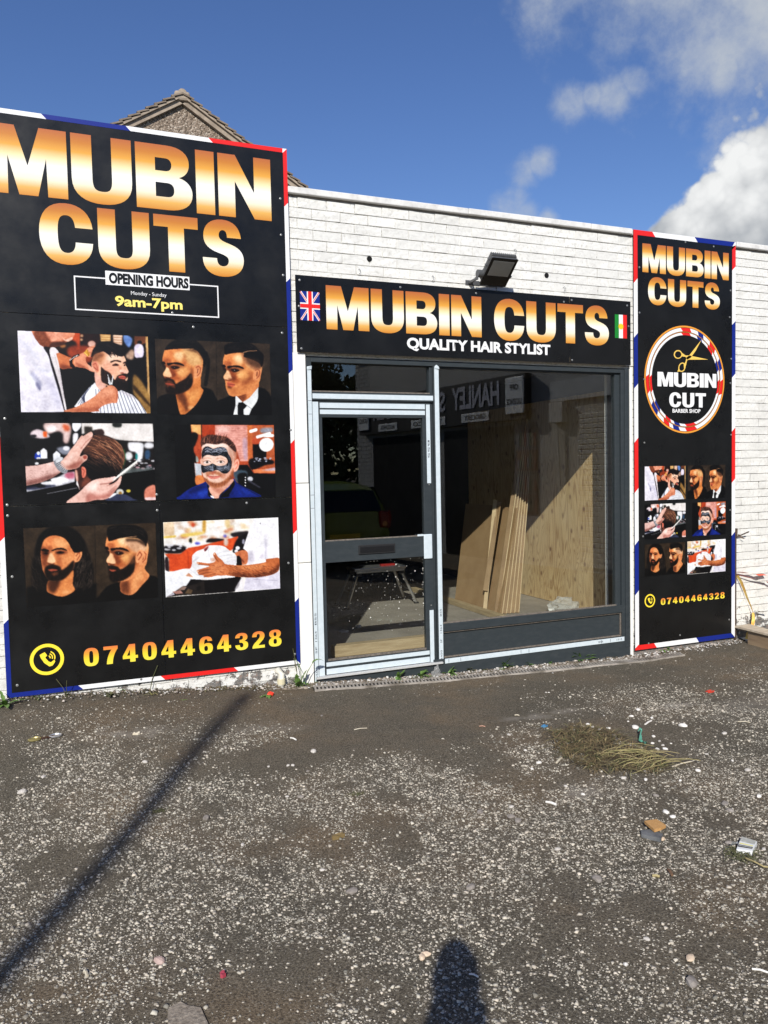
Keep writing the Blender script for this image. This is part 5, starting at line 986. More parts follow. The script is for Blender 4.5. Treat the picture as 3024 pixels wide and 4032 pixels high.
for z in (2.20, 2.10, 1.49, 1.39): pm.box(1.693, 1.721, YA-.0046, YA-.0038, z, z+.0025)
pm.build('pen_marks', INK, SF)
G = MB(); G.box(2.797, 4.555, YA+.040, YA+.046, .402, 2.480); G.build('window_pane', GLASS, SF)
G = MB(); G.box(1.728, 2.716, YA+.045, YA+.051, 2.270, 2.4915); G.build('fanlight_pane', GLASS, SF)
gb = MB(); gb.bbox(2.797, 4.555, YA+.012, YA+.039, .402, .411, .001); gb.build('dusty_bead', DIRT, SF); gb = MB(); gb.bbox(1.728, 2.716, YA+.012, YA+.043, 2.270, 2.280, .001); gb.build('dusty_bead', DIRT, SF)
# door leaf
DY = YA+.006; door = MB().bbox(1.782, 2.714, DY, DY+.045, .098, .205, .002)
door.bbox(1.782, 1.803, DY, DY+.045, .2055, 2.0775, .002); door.bbox(2.645, 2.714, DY, DY+.045, .2055, 2.0775, .002); door.bbox(1.782, 2.714, DY, DY+.045, 2.078, 2.198, .002); door.bbox(1.8035, 2.6445, DY, DY+.045, .967, 1.130, .002)
door = door.build('door', FRAME, SF)
film(1.729, 1.776, .098, 2.195, YA+.012); film(1.786, 2.665, 2.148, 2.188, DY, door); film(1.786, 2.665, 2.102, 2.136, DY, door); film(1.788, 2.669, .165, .197, DY, door); film(1.788, 2.669, .103, .146, DY, door)
film(2.675, 2.709, 1.556, 2.186, DY, door); film(2.675, 2.711, .100, .526, DY, door); 
text('BSS', 'pen_marks', INK, door, 2.684, 2.700, 1.76, 1.90, DY-.0045, 0, rot=-1)
lf = MB(); lf.bbox(2.632, 2.706, DY-.014, DY-.0005, .947, 1.146, .006); lf.bbox(2.578, 2.6315, DY-.012, DY-.0005, 1.132, 1.148, .003); lf.build('wrapped_lock_plate', FILM, door)
lp = MB(); lp.bbox(2.071, 2.380, DY-.010, DY-.0005, 1.016, 1.088, .003); lp.build('letter_plate', RUBBER, door); lp = MB(); lp.bbox(2.083, 2.368, DY-.013, DY-.0105, 1.028, 1.074, .001); lp.build('letter_flap', mat('letter_flap_black', (.004,.004,.005), .5), door)
lk = MB(); lk.tube([(2.690, DY, 1.545), (2.690, DY-.006, 1.545)], .006, 10); lk.tube([(2.690, DY, .565), (2.690, DY-.006, .565)], .006, 10); lk.build('screw', SCREW, door)
G = MB(); G.box(1.8035, 2.6445, DY+.018, DY+.024, 1.1305, 2.0775); G.build('upper_pane', GLASS, door); G = MB(); G.box(1.8035, 2.6445, DY+.018, DY+.024, .2055, .9665); lowp = G.build('lower_pane', GLASS, door)
bd = MB(); bd.bbox(1.8035, 2.6445, DY+.004, DY+.0175, 1.1305, 1.140, .001); bd.build('dusty_bead', DIRT, door); bd = MB(); bd.bbox(1.8035, 2.6445, DY+.004, DY+.0175, .2055, .220, .001); bd.build('dusty_bead', DIRT, door)
sp = MB(); r2 = random.Random(3)
for i in range(150):
    x = min(max(r2.gauss(2.40, .22), 1.83), 2.63); z = min(max(r2.gauss(.70, .16), .24), .955); r = r2.choice((.0012, .0016, .002, .0028)) if r2.random() < .93 else .0055
    sp.tube([(x, DY+.0178, z), (x, DY+.0168, z)], r, 7)
sp.build('splash_spots', mat('dried_plaster_spots', (.62,.60,.54), .8), door)['kind'] = 'stuff'
# ---------------------------------------------------------------- inside the shop
def sheet(name, lab, cat, p0, p1, p2, p3, th, m, group=None):
    a, b_, c_, d = map(Vector, (p0, p1, p2, p3)); n = (b_-a).cross(d-a).normalized()*th; q = MB(); q.add([a, b_, c_, d, a+n, b_+n, c_+n, d+n], [(0,1,2,3)[::-1], (4,5,6,7), (0,1,5,4), (1,2,6,5), (2,3,7,6), (3,0,4,7)])
    return tag(fix_normals(q.build(name, m)), lab, cat, group)
tag(MB().box(5.012, 5.033, .36, 1.178, .155, 2.42).build('plywood_sheet', PLY), 'narrow strip of knotty plywood nearest the window glass, against the side wall', 'plywood', 'plywood sheets on the side wall')
tag(MB().box(5.012, 5.033, 1.181, 2.40, .155, 2.42).build('plywood_sheet', PLY), 'full sheet of knotty plywood standing behind the leaning boards', 'plywood', 'plywood sheets on the side wall')
tag(MB().box(5.012, 5.033, 2.403, 3.6, .155, 2.42).build('plywood_sheet', PLY), 'deepest plywood sheet, in the dark behind the hardboard', 'plywood', 'plywood sheets on the side wall')
sheet('hardboard_sheet', 'large plain brown hardboard sheet leaning on the side wall inside the window', 'hardboard', (4.00,1.45,.152), (4.00,2.12,.152), (4.37,2.50,1.26), (4.37,1.72,1.26), .012, CARD)
sheet('hardboard_sheet', 'second brown hardboard sheet, half behind the bundle of mouldings', 'hardboard', (4.06,1.24,.152), (4.06,1.50,.152), (4.45,1.78,1.24), (4.45,1.50,1.24), .012, CARD)
def plank(p, q, wv, th, m, nm, lab, cat, grp=None, stripes_=True):
    p, q = Vector(p), Vector(q); ax = (q-p).normalized(); s = Vector(wv).normalized(); s = (s-ax*s.dot(ax)).normalized(); n = ax.cross(s); wd = Vector(wv).length/2; o = MB(); o.cur = 0
    vs = [a+s*i*wd+n*j*th/2 for a in (p, q) for i, j in ((-1,-1),(1,-1),(1,1),(-1,1))]; o.add(vs, [(0,1,2,3)[::-1], (4,5,6,7), (0,1,5,4), (1,2,6,5), (2,3,7,6), (3,0,4,7)])
    x = fix_normals(o.build(nm, m)); return tag(x, lab, cat, grp)
grp = 'brown moulding lengths leaning in a bundle'
for i in range(6):
    y = 1.31-.005*i; x = 4.06+.047*i
    plank((x, y, .155), (4.70+.045*i, 1.72+.05*i, 2.25-.05*i), (.040,-.014,0), .010, MOULD, 'moulding_length', 'long thin brown moulding in the bundle leaning against the side wall', 'moulding', grp)
    plank((x+.021, y-.010, .155), (4.722+.045*i, 1.70+.05*i, 2.22-.05*i), (.0085,-.004,0), .016, STRIPE, 'moulding_length', 'long thin brown moulding in the bundle leaning against the side wall', 'moulding', grp)
plank((3.99,1.42,.155), (4.36,1.80,1.32), (.035,-.02,0), .014, STRIPE, 'timber_lath', 'tall pale lath leaning in front of the brown hardboard', 'lath')
plank((4.03,1.47,.38), (4.40,1.78,1.30), (.045,-.02,0), .016, MOULD, 'timber_lath', 'short brown lath with a broken lower end beside the tall pale lath', 'lath')
tag(MB().bbox(1.95, 3.02, .30, .385, .152, .245, .004, Matrix.Translation((0,0,0)) @ Matrix.Rotation(0, 4, 'Z')).build('timber_beam', TIMBER), 'squared timber beam lying just inside the glazed door', 'beam', 'squared timbers on the shop floor')
tag(MB().bbox(3.93, 4.00, 1.0, 3.2, .152, .205, .004).build('timber_beam', TIMBERY), 'long squared timber lying on the floor behind the big window', 'beam', 'squared timbers on the shop floor')
wp = empty('work_platform', (3.2, 2.5, .15), 'folding aluminium step-up work platform standing behind the glass door', 'platform')
MB().bbox(2.90, 3.52, 2.38, 2.66, .555, .590, .004).build('deck', ALU, wp); MB().bbox(2.92, 3.50, 2.372, 2.3795, .535, .556, .001).build('side_rail', ALU, wp)
for sx, sy in ((-1,-1),(-1,1),(1,-1),(1,1)):
    x = 3.21+sx*.26; y = 2.52+sy*.11; leg = MB(); leg.tube([(x, y, .55), (3.21+sx*.42, 2.52+sy*.17, .165)], .017, 4); lg = leg.build('leg', ALU, wp); ft = MB(); ft.bbox(3.21+sx*.42-.025, 3.21+sx*.42+.025, 2.52+sy*.17-.02, 2.52+sy*.17+.02, .151, .168, .003); ft.build('rubber_foot', PLASTIC, lg)
    hg = MB(); hg.bbox(x-.035, x+.035, y-.035, y+.035, .50, .553, .006); hg.build('hinge', PLASTIC, wp)
for sx in (-1, 1): MB().tube([(3.21+sx*.35, 2.38, .32), (3.21+sx*.35, 2.66, .32)], .009, 6).build('cross_bar', ALU, wp)
sp = MB(); sp.bbox(3.25, 3.42, 2.45, 2.50, .591, .612, .004); tag(sp.build('hand_tool', mat('red_tool_handle', lin((150,30,26)), .5)), 'red handled tool lying on the aluminium work platform', 'tool')
def crumple(name, loc, sc, m, lab, cat, seed=1, sub=3, amp=.35, f=2.2):
    bm = bmesh.new(); bmesh.ops.create_icosphere(bm, subdivisions=sub, radius=1)
    for v in bm.verts:
        n = mnoise.noise(v.co*f+Vector((seed, 0, 0))); n2 = mnoise.noise(v.co*f*2.7+Vector((0, seed, 0))); v.co *= 1+amp*n+amp*.5*n2; v.co.z = max(v.co.z, -.55)
        v.co = Vector((v.co.x*sc[0], v.co.y*sc[1], (v.co.z+.55)*sc[2]))
    me = bpy.data.meshes.new(name); bm.to_mesh(me); bm.free(); me.materials.append(m); o = bpy.data.objects.new(name, me); COL.objects.link(o); o.location = loc; return tag(o, lab, cat)
def f_poly(T, b):
    tr = nd(T, 'ShaderNodeBsdfTransparent', {'Color': (.93,.93,.92,1)}); T.links.new(nd(T, 'ShaderNodeMixShader', {0: .42, 1: tr.outputs[0], 2: b.outputs[0]}).outputs[0], T.nodes['Material Output'].inputs[0])
POLY = mat('clear_polythene', (.75,.74,.70), .18, 0, .9, f_poly)
crumple('plastic_bag', (4.74, 1.08, .152), (.17, .12, .10), POLY, 'crumpled clear plastic bag on the floor inside the big window', 'plastic bag', 3, 3, .5)
for x, y, s in ((2.35,1.2,.05),(2.55,1.35,.035),(2.15,1.7,.04)): crumple('paper_scrap', (x, y, .152), (s, s*.7, .02), PEB, 'scrap of paper and dust on the shop floor behind the door', 'scrap', x*7, 2)['group'] = 'scraps on the shop floor'
tag(MB().bbox(2.35, 2.9, 4.0, 4.4, .152, .75, .01).bbox(2.4, 2.85, 4.05, 4.35, .751, .80, .01).build('cardboard_box', CARD), 'brown cardboard box in the dark back of the shop', 'box')
# ---------------------------------------------------------------- on the front wall
fd = empty('floodlight', (3.10, 0, 3.20), 'dark grey square floodlight on a bracket above the fascia sign', 'floodlight')
n_ = Vector((0, -.163, -.20)).normalized(); up_ = Vector((0, -.20, .163)).normalized(); n_ = Vector((0, -up_.z, up_.y)); rt_ = Vector((1, 0, 0))
O_ = Vector((3.240, -.205, 3.222)); MF = Matrix(((rt_.x, up_.x, -n_.x, O_.x), (rt_.y, up_.y, -n_.y, O_.y), (rt_.z, up_.z, -n_.z, O_.z), (0,0,0,1)))
if n_.y > 0: n_ = -n_
MF = Matrix(((1, 0, 0, O_.x), (0, up_.y, -n_.y, O_.y), (0, up_.z, -n_.z, O_.z), (0,0,0,1)))     # local: x right, y up the face, z towards the wall
hb = MB(); hb.bbox(-.120, .120, -.132, .132, .001, .022, .012, MF); hb.bbox(-.100, .100, -.110, .118, .022, .040, .004, MF)
for i in range(13): x = -.108+i*.018; hb.bbox(x-.0035, x+.0035, -.105, .138, .0225, .062, .002, MF)
for i in range(4): hb.bbox(-.128, .128, -.08+i*.055, -.072+i*.055, .0225, .045, .002, MF)
hb.build('housing', METALG, fd)
z = MB(); z.bbox(-.119, .119, -.131, .131, -.004, .0005, .002, MF); z.build('bezel', BLKG, fd); z = MB(); z.bbox(-.094, .094, -.032, .104, -.006, -.0045, .0005, MF); z.build('lens', LENS, fd)
br_ = MB(); br_.bbox(3.045, 3.175, -.008, -.002, 3.155, 3.195, .002); br_.tube([(3.10,-.01,3.175),(3.085,-.10,3.185),(3.09,-.165,3.215)], .009, 6); br_.tube([(3.075,-.150,3.215),(3.125,-.150,3.215)], .030, 14); br_.bbox(3.068, 3.08, -.16, -.005, 3.165, 3.185, .002); br_.tube([(3.38,-.01,3.175),(3.385,-.15,3.215)], .009, 6); br_.box(3.175,3.39,-.008,-.003,3.16,3.19); br_.build('bracket', METALG, fd)
for i, (x, z) in enumerate(((2.213, 3.293), (3.826, 3.291))):
    m = MB(); m.tube([(x, .0, z), (x, -.0085, z)], .021, 14); h = m.build('drilled_hole', mat('hole_dark', (.004,.004,.004), 1.), None); tag(h, ('dark drilled hole in the brickwork left of the floodlight', 'dark drilled hole in the brickwork right of the floodlight')[i], 'hole', 'drilled holes beside the floodlight')
for i, (x, z) in enumerate(((2.121, 3.187), (2.744, 3.183), (3.995, 3.186), (3.51, 3.46))):
    m = MB(); m.tube([(x, .0, z+.016), (x+.004, -.018, z+.02), (x+.012, -.022, z+.004), (x+.006, -.022, z-.014), (x-.002, -.016, z-.018)], .002, 6); tag(m.build('wire_hook', METALG), ('thin wire hook over the left end of the fascia sign', 'thin wire hook between the left drilled hole and the floodlight', 'thin wire hook over the right end of the fascia sign', 'small wire stub high on the wall above the floodlight')[i], 'hook', 'wire hooks on the wall')
pp = MB(); pp.tube([(1.40,.02,.185),(1.405,-.03,.188),(1.412,-.055,.165),(1.412,-.062,.12),(1.408,-.062,.06)], .026, 14); pp = pp.build('waste_pipe', mottled('white_plastic_pipe', (.70,.68,.60), (.60,.57,.48), 12., .45), None, True); tag(pp, 'bent white plastic waste pipe coming out of the wall under the left sign', 'pipe')
c_ = MB(); c_.tube([(1.412,-.062,.135),(1.412,-.062,.095)], .030, 14); c_.build('collar', mottled('aged_pipe_collar', (.66,.60,.40), (.6,.55,.38), 9., .5), pp)
c_ = MB(); c_.tube([(1.410,-.066,.045),(1.43,-.085,.03),(1.46,-.11,.012)], [.034,.033,.026], 14); c_.build('shoe', mottled('white_plastic_pipe', (.7,.68,.6), (.6,.57,.48)), pp, True)
ls = MB(); ls.bbox(1.66, 5.2, -.10, -.009, -.2, -.15, .01)
# concrete ledge and slotted drain along the foot of the shop front
def ledge():
    V = []; F = []; xs = np.arange(1.30, 5.0, .03); ys = [-.140, -.132, -.12, -.06, -.009]
    for x in xs:
        for j, y in enumerate(ys): V.append((x, y+.004*mnoise.noise((x*9, j, 0)), gz(x, y)+(-.03 if j == 0 else .004)-.02*max(0, (x-4.7)/.3)+.010*mnoise.noise((x*20, y*20, 2))))
    n = len(ys); F = [(i*n+j, (i+1)*n+j, (i+1)*n+j+1, i*n+j+1) for i in range(len(xs)-1) for j in range(n-1)]
    me = bpy.data.meshes.new('concrete_ledge'); me.from_pydata(V, [], F); me.materials.append(mottled('broken_concrete', (.15,.12,.09), (.42,.36,.29), 14., .9, 9., .7, .012)); me.update(); o = bpy.data.objects.new('concrete_ledge', me); COL.objects.link(o); o['kind'] = 'structure'
ledge()
dr = MB(); x = 1.62
ch_ = MB()
while x < 5.0:
    za, zb = float(gz(x, -.18))+.006, float(gz(x+.2, -.18))+.006; ch_.quad((x,-.225,za),(x+.2,-.225,zb),(x+.2,-.135,zb),(x,-.135,za)); x += .2
x = 1.62
while x < 5.12:
    z = float(gz(x, -.16))+.013; w_ = .014; dx = .022
    dr.add([(x, -.225, z), (x+w_, -.225, z), (x+w_+dx, -.135, z+.002), (x+dx, -.135, z+.002), (x, -.225, z-.012), (x+w_, -.225, z-.012), (x+w_+dx, -.135, z-.012), (x+dx, -.135, z-.012)], [(0,1,2,3), (0,4,5,1), (1,5,6,2), (2,6,7,3), (3,7,4,0)]); x += .030
x = 1.62
while x < 5.1:
    for y0, y1 in ((-.231, -.2255), (-.1345, -.129)):
        za, zb = float(gz(x, -.16))+.014, float(gz(x+.1, -.16))+.014; dr.add([(x,y0,za),(x+.1,y0,zb),(x+.1,y1,zb),(x,y1,za),(x,y0,za-.02),(x+.1,y0,zb-.02)], [(0,1,2,3),(0,4,5,1)])
    x += .1
dr = dr.build('drain_grate', mottled('dirty_plastic_grate', (.15,.13,.105), (.46,.42,.37), 7., .8, 6., .2, .001)); ch_.build('painted_slot_shade', mat('slot_shade_black', (.012,.010,.008), .9), dr); tag(dr, 'narrow slotted drain grating half buried along the foot of the shopfront', 'drain')  # flat near-black strip under the slots, shade of the drain put in as colour
# ---------------------------------------------------------------- iron stake, tape, timber box at the right end
st = on_ground(2895, 2524); tp_ = CAM+ray(2901, 2080)*((st.y-CAM.y)/ray(2901, 2080).y)
ss = empty('iron_stake', st, 'rusty iron stake standing by the right sign with torn barrier tape tied to it', 'stake')
RUST = mottled('rusty_iron', (.035,.024,.018), (.09,.05,.03), 30., .8, 6., .3, .002)
z0, z1 = st.z, tp_.z
MB().tube([(st.x, st.y, z0-.05), (st.x, st.y, z1-.05)], .0095, 8).build('rod', RUST, ss)
MB().tube([(st.x, st.y, z1-.09), (st.x+.004, st.y, z1-.04), (st.x+.008, st.y, z1)], [.012, .016, .014], 8).build('hooked_top', RUST, ss)
MB().tube([(st.x+.01, st.y, z1-.085), (st.x+.06, st.y-.03, z1-.06), (st.x+.12, st.y-.05, z1-.035)], .006, 6).build('prong', RUST, ss)
def tape(pts, wd, mats, nm='barrier_tape'):
    m = MB(); pts = [Vector(p) for p in pts]
    for i in range(len(pts)-1):
        a, b_ = pts[i], pts[i+1]; tw = .6*i; s = Vector((math.sin(tw)*.4, .3*math.cos(tw), 1)).cross((b_-a).normalized()).normalized()*wd/2; s2 = Vector((math.sin(tw+.6)*.4, .3*math.cos(tw+.6), 1)).cross((b_-a).normalized()).normalized()*wd/2
        m.cur = (i//2) % len(mats); m.add([a-s, b_-s2, b_+s2, a+s], [(0,1,2,3)])
    m.build(nm, None, ss, mats=mats)
TR_ = mat('faded_red_tape', lin((214,84,52)), .5); TW_ = mat('faded_white_tape', lin((214,190,170)), .5); TY_ = mottled('yellow_tape', lin((214,160,70)), lin((236,206,110)), 14., .5)
k = z1-z0; X0, Y0 = st.x, st.y; zz = lambda t_: z0+t_*k
def rib(pts): return [Vector((X0+a, Y0+b_, zz(c_))) for a, b_, c_ in pts]
tape(rib([(.02,-.01,.945),(.06,-.02,.915),(.09,-.025,.905)]), .03, [TW_])
tape(rib([(0,-.01,.615),(.06,-.02,.61),(.12,-.03,.60),(.18,-.035,.595),(.24,-.04,.575),(.30,-.03,.575),(.37,-.02,.57)]), .042, [TW_, TW_, TR_])
tape(rib([(0,-.012,.59),(.08,-.02,.575),(.2,-.03,.545),(.31,-.03,.525),(.38,-.03,.51),(.44,-.02,.47),(.50,-.02,.43)]), .032, [TR_, TW_, TR_])
tape(rib([(.01,-.012,.585),(.05,-.02,.53),(.09,-.02,.46),(.13,-.02,.38),(.18,-.02,.30),(.21,-.02,.24),(.205,-.03,.18),(.17,-.05,.13),(.09,-.07,.08),(.05,-.09,.03)]), .030, [TY_, TY_])
tape(rib([(.21,-.02,.245),(.26,-.03,.25),(.33,-.03,.235),(.38,-.03,.225)]), .03, [TY_])
pl = MB(); a = on_wall(2897, 2465, -.045); b2 = at_z(3024, 2496, a.z); LZ = a.z; dirn = (b2-a); dirn.z = 0; dirn = dirn.normalized(); bx = empty('timber_pallet', (6.6, -.3, -.06), 'low timber box with a plywood lid lying against the wall at the right edge', 'pallet')
e_ = a+dirn*1.5; m = MB(); back = Vector((0, 1, 0)); 
P4 = [a, e_, Vector((e_.x+.3, -.03, LZ)), Vector((a.x-.0, -.03, LZ))]
m.add([p for p in P4]+[p-Vector((0,0,.018)) for p in P4], [(0,1,2,3),(7,6,5,4),(0,4,5,1),(1,5,6,2),(2,6,7,3),(3,7,4,0)]); fix_normals(m.build('lid', mottled('weathered_plywood_lid', (.42,.34,.24), (.56,.48,.37), 5., .8, 6., .15, .001, (1,8,1)), bx))
a2 = a+dirn*.22+Vector((.03,.04,0)); e2 = e_+Vector((0,.04,0)); gzz = -.075
m = MB(); Q = [a2, e2, e2+Vector((0,.05,0)), a2+Vector((0,.05,0))]; m.add([Vector((p.x,p.y,LZ-.019)) for p in Q]+[Vector((p.x,p.y,gzz)) for p in Q], [(0,1,2,3),(7,6,5,4),(0,4,5,1),(1,5,6,2),(2,6,7,3),(3,7,4,0)]); fix_normals(m.build('side_board', mottled('stained_side_board', (.22,.15,.09), (.32,.23,.14), 4., .8, 6., .1, .001, (1,1,9)), bx))
pc = on_ground(2925, 2522); q = MB(); 
pts = [on_ground(2898, 2515), on_ground(2945, 2534), on_ground(3005, 2528), on_ground(2960, 2512), on_ground(2912, 2504)]
q.add([p+Vector((0,0,.012+.02*rnd.random())) for p in pts], [(0,1,3),(1,2,3),(0,3,4)]); tag(q.build('paper_sheet', mat('dirty_white_paper', (.62,.62,.60), .8)), 'crumpled sheet of white paper on the ground at the foot of the iron stake', 'paper')
crumple('torn_sheeting', on_ground(2880, 2512)+Vector((0,.04,-.01)), (.09,.07,.09), mottled('grey_torn_sheeting', (.06,.06,.065), (.34,.34,.35), 9., .6), 'torn grey plastic sheeting bunched at the corner of the right sign', 'sheeting', 9, 3, .6)
# ---------------------------------------------------------------- plants
LEAF = mottled('weed_leaf', (.08,.16,.03), (.15,.25,.06), 30., .55, 4., 0); LEAFD = mottled('dull_weed_leaf', (.07,.085,.03), (.13,.12,.055), 30., .7, 4., 0); STRAW = mottled('dry_straw', (.30,.24,.11), (.42,.35,.17), 10., .8, 4., 0); DRYG = mottled('wilted_grass', (.10,.070,.034), (.20,.145,.07), 10., .85, 4., 0); LIME = mottled('yellowing_grass', (.20,.19,.07), (.33,.28,.12), 10., .8, 3., 0)
def leaf(m, base, ang, L, wd, lift, droop, jag=0.):
    n = 7; d = Vector((math.cos(ang), math.sin(ang), 0)); s = Vector((-math.sin(ang), math.cos(ang), 0)); vs = []
    for i in range(n+1):
        t = i/n; p = Vector(base)+d*L*t*math.cos(lift)+Vector((0,0,1))*(L*t*math.sin(lift)-droop*L*t*t); wv = wd*math.sin(math.pi*min(1, .12+.88*t))**.7*(1-.25*t)*(1+(jag if i % 2 else -jag)); vs += [p-s*wv/2+Vector((0,0,.12*wv)), p, p+s*wv/2+Vector((0,0,.12*wv))]
    m.add(vs, [(3*i+k, 3*i+3+k, 3*i+4+k, 3*i+1+k) for i in range(n) for k in (0, 1)])
def weed(px, py, n, L, wd, lab, m=LEAF, lift=(.3, 1.1), jag=.25, stem=0, p=None):
    p = p or on_ground(px, py); e = empty('weed', p, lab, 'weed', 'weeds along the foot of the wall')
    q = MB()
    for i in range(n): leaf(q, p, -math.pi*rnd.uniform(.02, .98)+(rnd.random() < .25)*math.pi, L*rnd.uniform(.5, 1.1), wd*rnd.uniform(.7, 1.2), rnd.uniform(*lift), rnd.uniform(.2, .8), jag)
    q.build('leaves', m, e, True)
    if stem:
        q = MB()
        for i in range(stem): a = rnd.uniform(-3, 0); h = L*rnd.uniform(1.2, 1.9); q.tube([p, p+Vector((math.cos(a)*.02, math.sin(a)*.02, h*.5)), p+Vector((math.cos(a)*.06, math.sin(a)*.05, h))], .0022, 5)
        q.build('stem', LEAFD, e)
    return e
weed(22, 2778, 9, .16, .035, 'bright green weed at the foot of the left sign, at the photo edge')
weed(141, 2752, 5, .09, .018, 'small green sprig under the blue stripe of the left sign'); weed(262, 2744, 8, .09, .012, 'grey-green spiky weed in front of the lower blue border', LEAFD, (.6, 1.3), .1, 2)
weed(440, 2742, 9, .10, .02, 'low green tuft below the white stripe left of the red one', LEAFD); weed(470, 2722, 5, .08, .014, 'thin weed with a round leaf against the peeling wall base', LEAF); weed(590, 2722, 10, .10, .016, 'straggling weed with one tall dry stalk below the red stripe', LEAFD, (.2, .9), .2, 2)
weed(725, 2702, 8, .10, .014, 'upright pale weed growing against the red stripe of the left sign', LEAF, (.7, 1.4), .2, 2); weed(810, 2708, 12, .12, .015, 'wide dry weed below the right end of the red stripe', LEAFD, (.1, .6), .2); weed(720, 2756, 4, .07, .014, 'flat little weed lying out on the tarmac in front of the left sign', LEAF, (0, .3)); weed(600,2738,5,.08,.012,'yellowish seedling on the tarmac before the left sign',LIME)
pw = on_ground(1190, 2672); e = weed(0, 0, 7, .17, .05, 'tall dandelion with big upright leaves beside the waste pipe', LEAF, (.9, 1.35), .3, 2, p=Vector((1.535, -.09, float(gz(1.535, -.09))))); 
q = MB(); pb = Vector((1.56, -.10, .06)); q.tube([pb, pb+Vector((.04,-.02,.12)), pb+Vector((.09,-.03,.20))], .003, 5); leaf(q, pb+Vector((.075,-.03,.185)), .15, .12, .035, .6, .6, .15); q.tube([pb, pb+Vector((-.01,-.01,.14)), pb+Vector((-.045,0,.22))], .0022, 5); q.build('leaning_leaf', LEAF, e, True)
weed(1195, 2690, 10, .13, .055, 'broad-leaved weed spreading at the foot of the white pier', LEAF, (.1, .6), .3); weed(1060, 2742, 8, .10, .03, 'leafy weed with a fallen orange petal on the tarmac below the pipe', LEAF, (.3, 1.), .2)
rp = on_ground(1062, 2735); crumple('red_litter', rp+Vector((0,-.03,.002)), (.024,.016,.018), mat('orange_red_petal', lin((226,60,36)), .5), 'small orange-red scrap on the ground under the left pipe', 'litter', 5, 2)
wl = ((1567,2673,7,.09,'grassy tuft in the drain below the glass door'),(1655,2668,8,.09,'dandelion rosette in front of the door sill corner'),(1768,2655,6,.08,'weed beside the clear plastic scrap at the foot of the mullion'),(1845,2645,5,.06,'small weed sprouting left under the big window'),(1905,2640,5,.05,'tiny dry weed under the window, second from the mullion'),(1985,2630,9,.10,'double weed clump under the middle of the big window'),(2068,2622,6,.06,'brown straggly weed right of the double clump'),(2160,2612,6,.06,'small green weed under the right half of the window'),(2285,2600,10,.12,'dark spiky weed in the drain under the right end of the window'),(2505,2568,7,.08,'weed growing under the red corner of the right sign'),(2602,2560,10,.10,'spreading weed below the white stripe of the right sign'),(2452,2545,4,.10,'single stalk weed at the foot of the right frame'))
for px, py, n, L, lab in wl: weed(px, py, n+6, L*1.6, .03, lab, LEAF if n > 5 else LEAFD, (.3, 1.2), .3)
def f_polyc(T, b):
    tr = nd(T, 'ShaderNodeBsdfTransparent', {'Color': (.9,.9,.9,1)}); T.links.new(nd(T, 'ShaderNodeMixShader', {0: .22, 1: tr.outputs[0], 2: b.outputs[0]}).outputs[0], T.nodes['Material Output'].inputs[0])
POLYC = mat('thin_clear_film', (.6,.6,.58), .2, 0, .9, f_polyc)
pbg = on_ground(1718, 2668); crumple('plastic_scrap', pbg, (.034,.02,.055), POLYC, 'torn piece of clear film standing in the drain by the mullion', 'litter', 11, 3, .7)
mx = MB()
# rubble along the foot of the wall (too many and too small to count)
xs = []; C = []
for i in range(2600):
    x = rnd.uniform(-.5, 6.0); y = -abs(rnd.gauss(0, .07))-.012
    if x < 1.3 and rnd.random() < .35: continue
    xs.append((x, y, float(gz(x, y))+.008)); g_ = rnd.uniform(.5, 1.1); C.append([(.52*g_,.46*g_,.40*g_), (.20*g_,.16*g_,.12*g_), (.62*g_,.60*g_,.56*g_)][rnd.randrange(3)])
S_ = np.clip(nr.lognormal(math.log(.0062), .45, len(xs)), .002, .02); o = stones_mesh(np.array(xs), S_, np.array(C), 'rubble', GRAVEL); tag(o, 'crumbs of mortar and dry soil along the foot of the wall', 'rubble', kind='stuff')
ms = MB()
for i in range(1500):
    x = rnd.choice((rnd.uniform(-.5, 1.6), rnd.uniform(.9, 1.75), rnd.uniform(1.7, 4.8))); y = -abs(rnd.gauss(0, .06))-.02; leaf(ms, (x, y, float(gz(x, y))+.005), rnd.uniform(0, 6.3), rnd.uniform(.012, .035), rnd.uniform(.004, .010), rnd.uniform(.1, .9), .3)
ms.cur = 0; o = ms.build('ground_litter', mottled('dead_leaf_litter', (.09,.085,.04), (.17,.13,.07), 9., .85, 4., 0)); tag(o, 'dry leaf litter and moss gathered along the wall base', 'leaf litter', kind='stuff')
